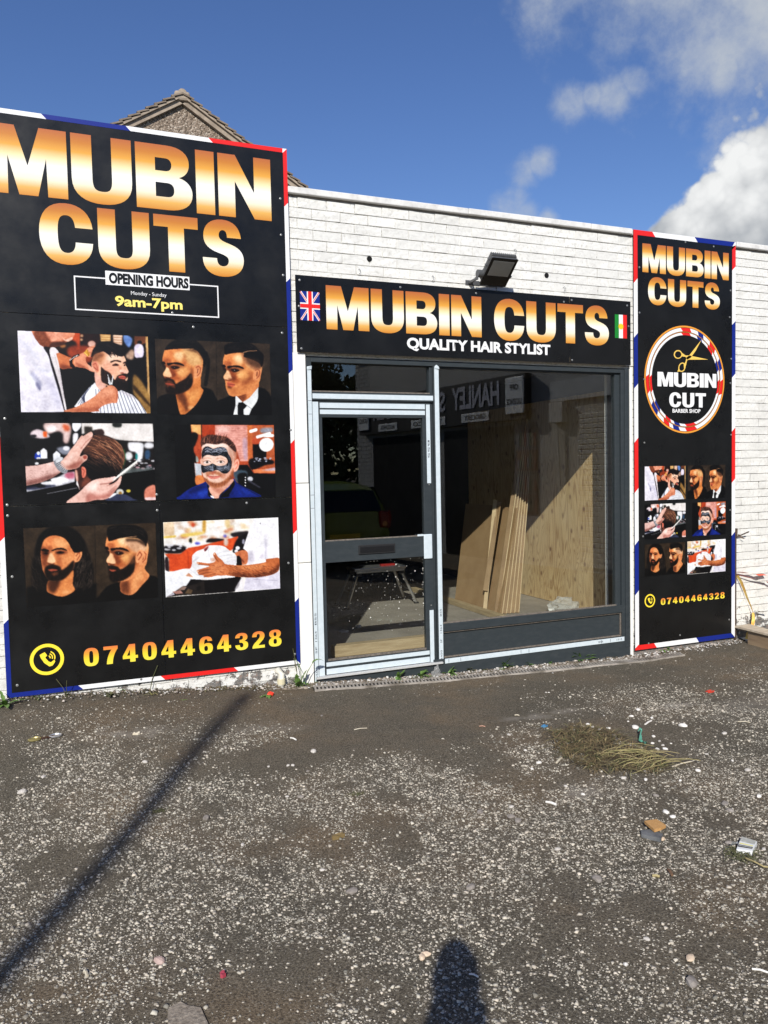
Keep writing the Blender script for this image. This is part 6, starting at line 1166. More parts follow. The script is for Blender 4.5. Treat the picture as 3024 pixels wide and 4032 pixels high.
# heap of pulled-up grass
hp = Vector((2.78, -2.04, .03)); hg = empty('grass_heap', hp, 'flattened heap of pulled-up drying grass among white rubble on the tarmac', 'grass heap')
out = [(2.66,-1.68),(2.86,-1.62),(2.99,-1.72),(3.02,-1.9),(3.0,-2.1),(2.97,-2.36),(2.82,-2.46),(2.66,-2.34),(2.52,-2.26),(2.50,-2.08),(2.56,-1.86)]
def inside(x, y):
    c = False
    for (x0, y0), (x1, y1) in zip(out, out[1:]+out[:1]):
        if (y0 > y) != (y1 > y) and x < (x1-x0)*(y-y0)/(y1-y0)+x0: c = not c
    return c
mm = {k: MB() for k in 'dsgl'}; cnt = 0
while cnt < 2300:
    x, y = rnd.uniform(2.45, 3.05), rnd.uniform(-2.5, -1.6)
    if not inside(x, y): continue
    cnt += 1
    if math.sin(x*31)*math.sin(y*27+x*9) > .55: continue
    right = (x-2.5)*.9+(-2.0-y)*.8; kk = 'd' if rnd.random() > .14+.35*max(0, right-.2) else rnd.choice('sgl'); kk = 'g' if rnd.random() < .14 else kk
    a = rnd.gauss(-.25, .9)+(math.pi if rnd.random() < .4 else 0); L = rnd.uniform(.03, .12)*(1.5 if kk in 'sl' else 1); h = rnd.uniform(.0, .016); b0 = Vector((x, y, .036+h)); d = Vector((math.cos(a), math.sin(a), 0)); s = Vector((-d.y, d.x, 0))*rnd.uniform(.0010, .0026)
    p1 = b0+d*L*.5+Vector((0,0,rnd.uniform(0, .02))); p2 = b0+d*L+s*rnd.uniform(-9, 9)+Vector((0,0,rnd.uniform(-.015, .01))); mm[kk].add([b0-s, p1-s, p2, p1+s, b0+s], [(0,1,3,4), (1,2,3)])
for i in range(34):
    x, y = rnd.uniform(2.66, 2.92), rnd.uniform(-2.42, -2.1); a = rnd.gauss(-.15, .25); L = rnd.uniform(.12, .26); P = [Vector((x+math.cos(a)*L*t, y+math.sin(a)*L*t+.02*math.sin(t*3+i), .05+.02*math.sin(t*3.1))) for t in (0, .35, .7, 1)]; mm['l' if i % 3 else 's'].tube(P, .0016, 4)
mm['d'].build('wilted_blades', DRYG, hg); mm['g'].build('green_blades', LEAFD, hg); mm['s'].build('straw', STRAW, hg); mm['l'].build('yellow_stems', LIME, hg)
# stones, one object each
def stone(p, r, m, lab, grp='loose stones on the tarmac', seed=0, flat=.6):
    bm = bmesh.new(); bmesh.ops.create_icosphere(bm, subdivisions=2, radius=1)
    for v in bm.verts: v.co *= 1+.28*mnoise.noise(v.co*1.3+Vector((seed*3.7, 0, 0)))+.1*mnoise.noise(v.co*3.+Vector((0, seed*1.7, 0))); v.co = Vector((v.co.x*r*1.2, v.co.y*r*.85, v.co.z*r*flat))
    me = bpy.data.meshes.new('stone'); bm.to_mesh(me); bm.free(); me.materials.append(m); o = bpy.data.objects.new('stone', me); COL.objects.link(o); o.location = (p[0], p[1], p[2]+r*flat*.45); o.rotation_euler = (0, 0, seed*1.3); return tag(o, lab, 'stone', grp)
zA = lambda x, y: on_ground(x*.9114, 2500+y*.9114); zB = lambda x, y: on_ground(1512+x*.9114, 2500+y*.9114); zC = lambda x, y: on_ground(x*.9114, 3200+y*.9114); zD = lambda x, y: on_ground(1512+x*.9114, 3200+y*.9114)
k = 0
gl = 'small pale stone lying loose on the tarmac in front of the signs and door'
for x, y, r in ((188,615,.013),(626,551,.014),(1390,350,.009),(1265,565,.011),(1245,565,.009),(975,485,.010),(1240,700,.009),(343,625,.009),(723,597,.007),(820,664,.009),(1160,570,.008),(1330,590,.008),(1115,650,.008)): k += 1; stone(zA(x, y), r, (PEB, PEBD)[k % 3 == 0], gl, seed=k)
stone(zA(97, 682), .021, PEB, 'flat cream stone near the left edge, below the crushed litter', seed=51); stone(zA(1355, 506), .019, PEB, 'round cream stone with a stalk on bare tarmac before the door', seed=52); stone(zA(1300, 703), .014, PEBD, 'pinkish triangular stone in the gravel patch below the door', seed=53); stone(zA(890, 795), .018, PEBD, 'pinkish stone in the middle gravel, right of the pole shadow', seed=54)
gl = 'small white rubble lump scattered around the grass heap'
for x, y, r in ((1070,353,.013),(1157,360,.011),(540,433,.012),(670,555,.014),(640,580,.010),(1035,620,.013),(1130,627,.011),(1357,588,.013),(1590,608,.010),(1218,768,.015),(1247,788,.013),(950,350,.007),(860,690,.009),(1620,700,.014),(785,655,.010),(1280,630,.008),(1505,545,.008),(1395,517,.009),(1180,497,.014),(1215,494,.013),(1205,478,.009),(1165,440,.012),(1160,470,.010),(1190,460,.009),(1240,470,.006),(1250,380,.005),(700,250,.009),(712,250,.007),(1190,250,.007),(1320,105,.006),(1055,375,.008),(610,500,.009),(1010,455,.014),(995,440,.018),(1020,470,.015),(1040,478,.012),(1070,478,.018),(1090,488,.014),(1110,490,.012),(880,388,.012),(900,400,.012),(860,395,.009),(930,410,.009),(970,405,.012),(820,410,.010),(790,470,.011),(1000,470,.011)): k += 1; stone(zB(x, y), r, (CHALK, PEB, CHALK)[k % 3], gl, 'white rubble around the grass heap', seed=k)
stone(zB(1098,325), .016, CHALK, 'white stone standing alone above the grass heap', seed=61); stone(zB(1293,396), .024, CHALK, 'big knobbly white stone right of the grass heap', seed=62); stone(zB(1470,428), .016, PEB, 'wedge-shaped pale stone far right of the grass heap', seed=63); stone(zB(1085,403), .022, CHALK, 'chunky white stone just behind the grass heap', seed=64); stone(zB(1572,588), .015, PEB, 'pale pebble pair by the right edge below the red disc', seed=65)
gl = 'smooth grey pebble lying in the gravel'
for f_, L in ((zB, ((1473,733,.018),(1497,762,.016),(550,745,.012),(578,806,.017),(550,790,.017),(415,768,.017),(1175,697,.013))), (zD, ((375,326,.018),(920,290,.020),(750,160,.012),(545,20,.0),(1330,738,.020),(1490,133,.014),(1640,160,.010),(1135,548,.010))), (zC, ((890,28,.0),(1520,345,.020),(1048,140,.010),(1393,250,.010)))):
    for x, y, r in L:
        if r: k += 1; stone(f_(x, y), r, PEBD if r > .012 else PEB, gl, 'grey pebbles in the gravel', seed=k)
stone(zD(165,628), .013, mottled('peach_stone', (.56,.42,.30), (.66,.54,.40)), 'left of two peach-coloured pebbles beside the head of the shadow', seed=71); stone(zD(182,614), .014, mottled('peach_stone', (.56,.42,.30), (.66,.54,.40)), 'right of two peach-coloured pebbles beside the head of the shadow', seed=72)
stone(zD(1322,632), .017, mottled('peach_stone', (.56,.42,.30), (.66,.54,.40)), 'oval orange-cream pebble at the lower right', seed=73, flat=.5); stone(zC(690,645), .019, mottled('pink_stone', (.42,.30,.26), (.50,.38,.33)), 'rounded pink stone in the lower left gravel', seed=74)
pv = zC(800, 880); bm_ = MB(); P = [(-.042,.052),(-.005,.066),(.012,.040),(.048,.012),(.060,-.09),(-.030,-.09),(-.050,-.01)]; bm_.add([(pv.x+a, pv.y+b_, pv.z+.006) for a, b_ in P]+[(pv.x+a*1.1, pv.y+b_*1.1, pv.z-.01) for a, b_ in P], [tuple(range(7))]+[(i, i+7, (i+1) % 7+7, (i+1) % 7) for i in range(7)]); tag(fix_normals(bm_.build('concrete_patch', mottled('buff_concrete', (.17,.14,.11), (.34,.29,.23), 60., .95, 9., .8, .01))), 'jagged flake of buff concrete at the bottom edge of the photo', 'concrete flake')
# small litter
def stick(f_, a, b_, r, m, lab, nm='stick', cat='stick'):
    p, q_ = f_(*a), f_(*b_); d = q_-p; mid = (p+q_)/2+Vector((0, 0, .008)); tag(MB().tube([p+Vector((0,0,.004)), mid, q_+Vector((0,0,.005))], r, 5).build(nm, m), lab, cat)
DRYW = mottled('pale_dry_stick', (.50,.44,.33), (.62,.56,.44), 20., .8, 4., 0)
stick(zB, (1245,572), (1338,548), .004, DRYW, 'curved pale root sticking out of the right end of the grass heap'); stick(zB, (1530,377), (1582,381), .003, DRYW, 'straight straw on bare tarmac near the right edge'); stick(zB, (1128,390), (1155,374), .006, CHALK, 'short white stick behind the grass heap'); stick(zB, (745,556), (768,534), .006, DRYW, 'white splinter left of the grass heap'); stick(zB, (735,460), (792,500), .004, mat('dark_twig', (.07,.05,.03), .9), 'dark twig at the left side of the grass heap'); stick(zB, (1160,497), (1235,520), .003, mat('dark_twig', (.07,.05,.03), .9), 'dark twig to the right of the teal ribbon'); stick(zB, (412,397), (438,399), .003, mat('pink_straw', (.5,.28,.2), .8), 'pinkish straw on bare tarmac left of the grass heap'); stick(zB,(565,349),(585,351),.004,DRYW,'short pale chip of wood in front of the big window')
stick(zD, (1590,680), (1659,697), .004, CHALK, 'white stick at the lower right edge'); stick(zD, (368,702), (408,716), .003, CHALK, 'white drinking straw piece across the shadow of the photographer'); stick(zC, (366,685), (378,712), .005, DRYW, 'cream wood chip in the lower left gravel'); stick(zB,(700,725),(745,738),.007,CHALK,'white plastic strip in the gravel below the grass heap'); stick(zA,(1255,447),(1280,457),.005,CHALK,'white chip on bare tarmac between pole shadow and door'); stick(zA,(1530,412),(1585,406),.003,DRYW,'long pale straw in front of the door'); stick(zD,(1228,250),(1245,275),.006,mat('brown_bark',(.16,.09,.05),.9),'curl of brown bark below the orange board piece'); stick(zD,(1160,277),(1190,281),.006,STRAW,'tan wood chip below the orange board piece'); stick(zD,(1040,660),(1050,668),.006,CHALK,'small white flake near the bottom right gravel')
tl = MB(); a = zB(1100,430); b_ = zB(1128,497); P = [a+(b_-a)*t+Vector((.012*math.sin(t*9), .0, .03+.012*math.sin(t*7))) for t in np.linspace(0, 1, 9)]
for i in range(8): s = Vector((.010*(1+.5*math.sin(i*2)), .004, .012*math.cos(i*1.5))); s2 = Vector((.010*(1+.5*math.sin(i*2+2)), .004, .012*math.cos(i*1.5+1.5))); tl.add([P[i]-s, P[i+1]-s2, P[i+1]+s2, P[i]+s], [(0,1,2,3)])
tag(tl.build('plastic_ribbon', mat('teal_plastic', lin((92,165,142)), .4)), 'twisted teal plastic ribbon on the rubble behind the grass heap', 'ribbon')
def scrap(p, sx, sy, m, lab, rot=0., h=.006, nm='litter'): 
    q = MB(); c_, s_ = math.cos(rot), math.sin(rot); P = [(-1,-.6),(-.2,-1),(1,-.7),(.8,.2),(1,.9),(.1,.7),(-.8,1),(-.7,.1)]; P = [(p.x+(a*sx*c_-b_*sy*s_), p.y+(a*sx*s_+b_*sy*c_)) for a, b_ in P]; q.add([(a, b_, p.z+h+.004*((i*7) % 3)) for i, (a, b_) in enumerate(P)]+[(a, b_, p.z) for a, b_ in P], [tuple(range(8))]+[(i, i+8, (i+1) % 8+8, (i+1) % 8) for i in range(8)]); return tag(fix_normals(q.build(nm, m)), lab, 'litter')
scrap(zB(693,398), .022, .014, mat('blue_plastic', lin((70,135,180)), .4), 'torn blue plastic scrap at the left end of the grass heap', .3); scrap(zB(1408,247), .030, .018, mat('red_plastic', lin((195,60,42)), .5), 'flat red plastic disc on the tarmac in front of the right sign', 0, .006); scrap(zC(962,705), .009, .013, mat('pink_plastic', lin((165,62,78)), .5), 'tiny pink scrap in the lower gravel'); scrap(zC(1460,110), .030, .012, mottled('brown_leaf', (.16,.11,.04), (.25,.18,.08), 20.), 'curled brown leaf on the gravel left of centre', .1, .012);  scrap(zB(1360,50),.03,.02,CHALK,'white paint flake on the tarmac below the right sign',.1,.006); scrap(zA(590,430),.012,.02,DRYW,'tan cigarette end on the tarmac left of the pole shadow',1.2,.008)
for (px_, py_), lab in (((1540,690), 'small green moss patch on the tarmac below the door'), ((690,762), 'dull green moss patch beside the pole shadow')):
    v = zA(px_, py_); q = MB()
    for i in range(160): leaf(q, (v.x+rnd.gauss(0,.022), v.y+rnd.gauss(0,.013), v.z+.002), rnd.uniform(0,6.3), rnd.uniform(.006,.014), .003, rnd.uniform(.2,1.2), .3)
    tag(q.build('moss_patch', LEAFD), lab, 'moss')
# crushed bottle litter at the left
cr0 = zA(200, 448); cl = empty('crushed_can', cr0, 'crushed drink can with silver end and gold end near the left edge', 'can')
for (x, y), mm_, nm in (((240,440), mat('silver_can_end', (.55,.55,.55), .3, .7), 'can_end'), ((150,456), mat('gold_can_end', (.40,.34,.14), .35, .6), 'can_base')):
    p = zA(x, y); q = MB(); n = 20; q.add([(p.x+.036*math.cos(t)*r_, p.y+.027*math.sin(t)*r_, p.z+h_) for r_, h_ in ((1, .004), (1, .011), (.88, .013), (.8, .008)) for t in (2*math.pi*i/n for i in range(n))], [(j*n+i, j*n+(i+1) % n, (j+1)*n+(i+1) % n, (j+1)*n+i) for j in range(3) for i in range(n)]+[tuple(range(3*n, 4*n))]); q.build(nm, mm_, cl)
p = zA(195, 450); q = MB(); q.add([(p.x-.05,p.y-.02,p.z+.004),(p.x+.05,p.y+.0,p.z+.004),(p.x+.05,p.y+.03,p.z+.008),(p.x-.04,p.y+.015,p.z+.012),(p.x,p.y-.012,p.z+.012)], [(0,1,4),(1,2,4),(2,3,4),(3,0,4)]); q.build('crumpled_side', mat('dark_can_side', (.06,.03,.025), .4), cl)
# broken board and slate
pb_ = zD(1170, 84); q = MB(); P = [zD(1125,68), zD(1178,60), zD(1218,86), zD(1196,98), zD(1168,106)]; q.add([v+Vector((0,0,.035)) for v in P]+[v+Vector((.0,0,.022)) for v in P], [tuple(range(5))]+[tuple(range(5, 10))[::-1]]+[(i, i+5, (i+1) % 5+5, (i+1) % 5) for i in range(5)]); tag(fix_normals(q.build('board_piece', mottled('orange_chipboard', (.42,.22,.07), (.54,.31,.12), 60., .8))), 'broken corner of orange chipboard lying on a dark slate piece', 'board piece')
q = MB(); P = [zD(1108,92), zD(1150,88), zD(1205,108), zD(1196,128), zD(1150,118), zD(1112,108)]; q.add([v+Vector((0,0,.018)) for v in P]+[v for v in P], [tuple(range(6))]+[(i, i+6, (i+1) % 6+6, (i+1) % 6) for i in range(6)]); tag(fix_normals(q.build('slate_piece', mottled('dark_slate', (.07,.075,.08), (.16,.165,.17), 20., .7))), 'dark broken slate under the orange chipboard piece', 'slate'); stone(zD(1203,116), .012, mottled('peach_stone', (.5,.4,.3), (.6,.5,.4)), 'pinkish pebble touching the dark slate piece', seed=80)
# cigarette packet
pk = zD(1565, 158); pe = empty('cigarette_packet', pk, 'flattened white cigarette packet with a black and yellow band near the right edge', 'packet')
C4 = [zD(1523,178), zD(1592,187), zD(1612,146), zD(1545,124)]; zt = .028
def pkq(u0, u1, v0, v1, h): 
    f = lambda u, v: (C4[0]*(1-u)+C4[1]*u)*(1-v)+(C4[3]*(1-u)+C4[2]*u)*v+Vector((0, 0, h)); return [f(u0, v0), f(u1, v0), f(u1, v1), f(u0, v1)]
q = MB(); A_, B_ = pkq(0, 1, 0, 1, .022), pkq(0, 1, 0, 1, .002); q.add(A_+B_, [(0,1,2,3),(0,4,5,1),(1,5,6,2),(2,6,7,3),(3,7,4,0),(7,6,5,4)]); fix_normals(q.build('box', mat('white_card', (.72,.74,.74), .4), pe))
MB().quad(*pkq(.03, .93, .16, .34, .0235)).build('black_band', mat('packet_black', (.01,.01,.012), .4), pe); MB().quad(*pkq(.04, .9, .42, .48, .0235)).build('yellow_band', mat('packet_yellow', lin((236,226,110)), .4), pe); MB().quad(*pkq(.08, .88, .23, .26, .0243)).build('print_line', mat('white_card', (.7,.7,.7)), pe); MB().quad(*pkq(.02, .95, .62, .98, .0235)).build('silver_liner', mottled('crinkled_foil', (.34,.35,.31), (.5,.5,.46), 60., .4), pe)
q = MB(); P = [zD(1500,150), zD(1528,145), zD(1530,165), zD(1503,166)]; q.add([v+Vector((0,0,.012+.01*i)) for i, v in enumerate(P)], [(0,1,2,3)]); q.build('torn_flap', mat('white_card', (.7,.7,.7)), pe)
q = MB()
for i in range(90): v = zD(rnd.uniform(1490, 1600), rnd.uniform(160, 215)); a = rnd.uniform(0, 6.3); q.tube([v+Vector((0,0,.004)), v+Vector((math.cos(a)*.02, math.sin(a)*.02, .016)), v+Vector((math.cos(a+.5)*.045, math.sin(a+.5)*.04, .006))], .0011, 4)
tag(q.build('wilted_sprig', LEAFD), 'wilted green sprig under the flattened cigarette packet', 'sprig'); q = MB(); P = [zD(1560,205), zD(1600,228), zD(1640,243), zD(1700,250)]; q.tube([v+Vector((0,0,.01+.006*(i == 1))) for i, v in enumerate(P)], .0035, 6); tag(q.build('straw_stalk', STRAW), 'long yellow stalk running out of the picture below the cigarette packet', 'stalk')
# ---------------------------------------------------------------- house behind
hs = empty('gable_house', (2.34, 10., 0), 'pebble-dashed house gable with a tiled roof showing behind the left sign', 'house')
def f_dash(T, b):
    v = oc(T); vo = nd(T, 'ShaderNodeTexVoronoi', {'Vector': v, 'Scale': 34.}); n = nd(T, 'ShaderNodeSeparateColor', {0: vo.outputs['Color']}).outputs[0]; big = nd(T, 'ShaderNodeTexNoise', {'Vector': v, 'Scale': .9, 'Detail': 5.}).outputs[0]
    c = ramp(T, n, [(.0, (.12,.09,.065)), (.35, (.24,.185,.14)), (.7, (.33,.26,.20)), (1., (.52,.45,.37))]); T.links.new(mixc(T, mth(T, 'MULTIPLY', big, .35), c, (.14,.115,.095)), b.inputs['Base Color']); bump(T, b, mth(T, 'MULTIPLY', vo.outputs['Distance'], -1.), .8, .03)
DASH = mat('pebble_dash', (.25,.22,.2), .95, 0, .2, f_dash); TILE = mottled('weathered_roof_tile', (.12,.092,.068), (.24,.19,.145), 7., .85, 8., .4, .01); VERGE = mottled('mortared_verge', (.24,.19,.145), (.38,.31,.24), 8., .85, 8., .4, .01)
AX, AZ, SLP, HW = 2.343, 9.05, .615, 4.6
q = MB(); poly = [(AX-HW, -.2), (AX+HW, -.2), (AX+HW, AZ-.10-SLP*HW), (AX, AZ-.10), (AX-HW, AZ-.10-SLP*HW)]; q.prism(poly, 10.06, 19.); fix_normals(q.build('wall', DASH, hs))
for sg in (-1, 1):
    v = MB(); d = Vector((sg, 0, -SLP)).normalized(); n = Vector((sg*SLP, 0, 1)).normalized(); A0 = Vector((AX, 9.96, AZ))
    def slab(m, s0, s1, y0, y1, n0, n1): 
        P = [A0+d*s+Vector((0, y-9.96, 0))+n*h for s in (s0, s1) for y in (y0, y1) for h in (n0, n1)]; m.add(P, [(0,1,3,2), (4,6,7,5), (0,4,5,1), (2,3,7,6), (0,2,6,4), (1,5,7,3)])
    slab(v, .02, HW*1.2, 9.98, 10.055, -.15, -.035); slab(v, .02, HW*1.2, 9.93, 9.9795, -.06, -.02); fix_normals(v.build('verge', VERGE, hs))
    tl = MB(); s = 0.
    while s < HW*1.22:
        j = rnd.uniform(-.015, .015); e0, e1 = s, s+.23; dd = .018; y0 = 9.90+j
        P = [A0+d*e0+Vector((0,y0-9.96,0))+n*(.0), A0+d*e0+Vector((0,9.1,0))+n*.0, A0+d*(e1)+Vector((0,9.1,0))+n*.045, A0+d*(e1)+Vector((0,y0-9.96,0))+n*.045]; P += [p-n*.03 for p in P]
        tl.add(P, [(0,1,2,3),(7,6,5,4),(0,4,5,1),(1,5,6,2),(2,6,7,3),(3,7,4,0)]); s += .19
    fix_normals(tl.build('roof_slope', TILE, hs))
rg = MB(); rg.tube([(AX, 9.93, AZ+.0), (AX, 10.3, AZ+.03), (AX, 19, AZ+.03)], .085, 10); rg.build('ridge', VERGE, hs); bl = MB(); bl.bbox(AX-.15, AX+.15, 9.925, 10.05, AZ-.14, AZ+.05, .05); bl.build('ridge_mortar', VERGE, hs)
# ---------------------------------------------------------------- what stands behind the camera and shows in the glass
RO = Vector((7.13, -6.2, 0)); RD = Vector((-.17, -.985, 0)).normalized(); RN = Vector((RD.y, -RD.x, 0))       # wall runs along RD, faces RN (towards the yard)
if RN.x > 0: RN = -RN
MR = Matrix(((RD.x, -RN.x, 0, RO.x), (RD.y, -RN.y, 0, RO.y), (0, 0, 1, 0), (0, 0, 0, 1)))            # local: x = along the wall, y = into the building
ow = empty('corner_shop', RO, 'white brick corner shop with a black fascia and grey lettering, mirrored in the window', 'building')
OWB = mottled('sunlit_white_wall', (.42,.41,.39), (.34,.33,.31), 3., .8); m = MB(); m.box(-3.4, 5.05, 0, 6, 0, 4.3, MR); m.box(-3.4, 5.2, -.12, .0, 4.3, 4.42, MR); m.build('wall', OWB, ow)
jb = MB()
for r in range(46):
    z = .1+r*.09; jb.box(4.45, 5.049, -.004, -.001, z, z+.008, MR); 
    for c0 in (4.55, 4.78, 5.0): jb.box(c0-(.11 if r % 2 else 0), c0-(.11 if r % 2 else 0)+.007, -.004, -.001, z, z+.09, MR)
jb.build('brick_joints', mat('grey_joint', (.2,.2,.19), .9), ow)
fa = MB(); fa.box(-.80, 4.72, -.14, -.001, 2.50, 3.27, MR); fa.build('fascia', mat('black_fascia', (.012,.012,.013), .5), ow)
GLT = mat('grey_lettering', (.55,.55,.62), .5); LOZ = mat('white_lozenge', (.80,.81,.80), .5); BKT = mat('black_lettering', (.02,.02,.02), .6)
def rtext(body, x0, x1, z0, z1, m, y, bold=.02):
    O = RO+RN*(-y if y < 0 else 0); O = RO+RN*abs(y); return text(body, 'lettering', m, ow, x0, x1, z0, z1, 0, bold, basis=(O, RD))
rtext('HANLEY', -.15, 1.20, 2.79, 3.21, GLT, .150, .03); rtext('SUPERMARKET', 1.42, 4.20, 2.79, 3.18, GLT, .150, .03)
for a, b_, t_ in ((.13, .92, 'GROCERY'), (1.42, 2.62, 'TOBACCO'), (3.15, 3.90, 'ALCOHOL')):
    z = MB(); z.bbox(a, b_, -.152, -.141, 2.535, 2.70, .005, MR); z.build('lozenge', LOZ, ow); rtext(t_, a+.09, b_-.09, 2.575, 2.665, BKT, .156, .02)
for a, b_ in ((-.78, -.33), (4.28, 4.71)):
    z = MB(); z.bbox(a, b_, -.17, -.141, 2.60, 3.22, .012, MR); z.build('sign_box', LOZ, ow); rtext('OFF', a+.12, b_-.12, 3.0, 3.1, BKT, .175); rtext('LICENCE', a+.04, b_-.04, 2.76, 2.86, BKT, .175)
z = MB(); z.box(-.35, 1.64, -.02, -.001, .05, 2.42, MR); z.box(2.1, 4.35, -.02, -.001, .05, 2.42, MR); z.build('dark_shopfront', mat('dark_doorway', (.012,.012,.014), .35), ow)
for i, (z0, z1, cset) in enumerate(((2.0, 2.44, [(.14,.15,.17)]), (1.62, 1.98, [(.16,.07,.04)]), (1.25, 1.60, [(.12,.12,.11)]), (.9, 1.23, [(.10,.05,.05)]))):
    bk = MB(); bk.box(-.94, -.43, -.02, -.001, z0, z1, MR); bk.build('poster', mat('poster_%d' % i, cset[0], .6), ow); 
    for j in range(8):
        g_ = MB(); u = -.92+j*.06; g_.box(u, u+.04, -.026, -.021, z0+.04, z0+.04+(z1-z0)*rnd.uniform(.4, .75), MR); g_.build('poster_item', mat('poster_item_%d' % (j % 4), [(.22,.04,.03),(.24,.20,.15),(.05,.10,.06),(.24,.24,.26)][j % 4], .6), ow)
z = MB(); z.box(-2.55, -1.30, -.05, -.001, 2.73, 3.06, MR); z.build('shutter_housing', mottled('pale_housing', (.6,.6,.58), (.5,.5,.48)), ow)
sh = MB(); zz_ = .1
while zz_ < 2.45: sh.bbox(-3.3, -1.86, -.03, -.001, zz_, zz_+.075, .01, MR); zz_ += .08
sh.build('roller_shutter', mottled('grey_shutter', (.42,.42,.41), (.36,.36,.35)), ow); z = MB(); z.bbox(-1.63, -1.33, -.12, -.001, 2.39, 2.71, .01, MR); z.tube([MR @ Vector((-1.45,-.05,2.39)), MR @ Vector((-1.5,-.04,1.2))], .015, 6); z.build('meter_box', mottled('meter_box_grey', (.5,.5,.48), (.45,.45,.43)), ow)
# green hatchback, its tail towards the shop
car = empty('hatchback_car', (4.15, -7.9, .03), 'lime green hatchback parked tail-first towards the shop, mirrored in the door glass', 'car')
GREENP = mat('lime_green_paint', lin((104,120,24)), .25, 0, .6); CGL = mat('dark_car_glass', (.01,.012,.012), .08); TYRE = mat('tyre_rubber', (.02,.02,.02), .8); 
secs = [(1.72,.70,.42,.62,.66,.66),(1.68,.80,.30,.92,.98,.70),(1.55,.83,.26,.96,1.35,.60),(1.2,.84,.24,.96,1.44,.60),(.3,.845,.22,.94,1.48,.61),(-.4,.845,.22,.92,1.44,.60),(-1.05,.84,.22,.90,.98,.72),(-1.75,.80,.24,.78,.82,.66),(-1.98,.70,.30,.62,.66,.55)]
V = []; 
for y, w_, zl, zb_, zr, wr in secs: V += [Vector((4.15+sx*ww, -7.9+y, .03+z_)) for sx, ww, z_ in ((-1,w_*.9,zl),(-1,w_,zl+.12),(-1,w_,(zl+zb_)/2),(-1,w_*.97,zb_),(-1,wr,zr-.04),(-1,wr*.7,zr),(1,wr*.7,zr),(1,wr,zr-.04),(1,w_*.97,zb_),(1,w_,(zl+zb_)/2),(1,w_,zl+.12),(1,w_*.9,zl))]
n = 12; F = [(i*n+j, i*n+(j+1) % n, (i+1)*n+(j+1) % n, (i+1)*n+j) for i in range(len(secs)-1) for j in range(n)]+[tuple(range(n)), tuple(range((len(secs)-1)*n, len(secs)*n))]
q = MB(); q.add(V, F); fix_normals(q.build('body', GREENP, car))
for sg in (-1, 1):
    g_ = MB(); X = 4.15+sg*.01
    for (ya, yb_, za, zb2, wa, wb) in ((1.45,.25,.99,1.38,.812,.635), (.2,-.75,.97,1.36,.815,.635)):
        g_.add([(4.15+sg*(wa+.02),-7.9+ya,.03+za),(4.15+sg*(wa+.02),-7.9+yb_,.03+za),(4.15+sg*(wb+.02),-7.9+yb_-(-.12 if yb_ < 0 else 0),.03+zb2),(4.15+sg*(wb+.02),-7.9+ya-.06,.03+zb2)], [(0,1,2,3)])
    g_.build('side_window', CGL, car)
    for yy in (1.15, -1.3):
        wv = MB(); wv.tube([(4.15+sg*.66,-7.9+yy,.32),(4.15+sg*.86,-7.9+yy,.32)], .30, 24); wh = wv.build('wheel', TYRE, car); rm_ = MB(); rm_.tube([(4.15+sg*.861,-7.9+yy,.32),(4.15+sg*.868,-7.9+yy,.32)], .19, 16); rm_.build('rim', ALU, wh)
    tlm = MB(); tlm.bbox(4.15+sg*.72-.11, 4.15+sg*.72+.11, -6.26, -6.17, .73, 1.02, .03); tlo = tlm.build('tail_light', mat('red_tail_lens', lin((150,20,18)), .2), car); bl_ = MB(); bl_.tube([(4.15+sg*.70,-6.17,.80),(4.15+sg*.70,-6.155,.80)], .045, 12); bl_.build('indicator', mat('amber_lens', lin((230,150,60)), .2), tlo)
    hl = MB(); hl.bbox(4.15+sg*.55-.13, 4.15+sg*.55+.13, -9.83, -9.75, .62, .76, .03); hl.build('headlight', mat('clear_lens', (.6,.6,.6), .1), car)
q = MB(); q.add([(4.15-.66,-6.20,1.02),(4.15+.66,-6.20,1.02),(4.15+.56,-6.33,1.36),(4.15-.56,-6.33,1.36)], [(0,1,2,3)]); q.build('rear_window', CGL, car); q = MB(); q.add([(4.15-.64,-8.93,1.02),(4.15+.64,-8.93,1.02),(4.15+.54,-8.33,1.46),(4.15-.54,-8.33,1.46)], [(0,1,2,3)]); q.build('windscreen', CGL, car)
q = MB(); q.bbox(4.15-.26, 4.15+.26, -6.185, -6.165, .55, .66, .004); q.build('number_plate', mat('yellow_plate', lin((220,190,50)), .4), car); q = MB(); q.bbox(4.15-.78, 4.15+.78, -6.21, -6.13, .30, .50, .03); q.build('rear_bumper', GREENP, car)
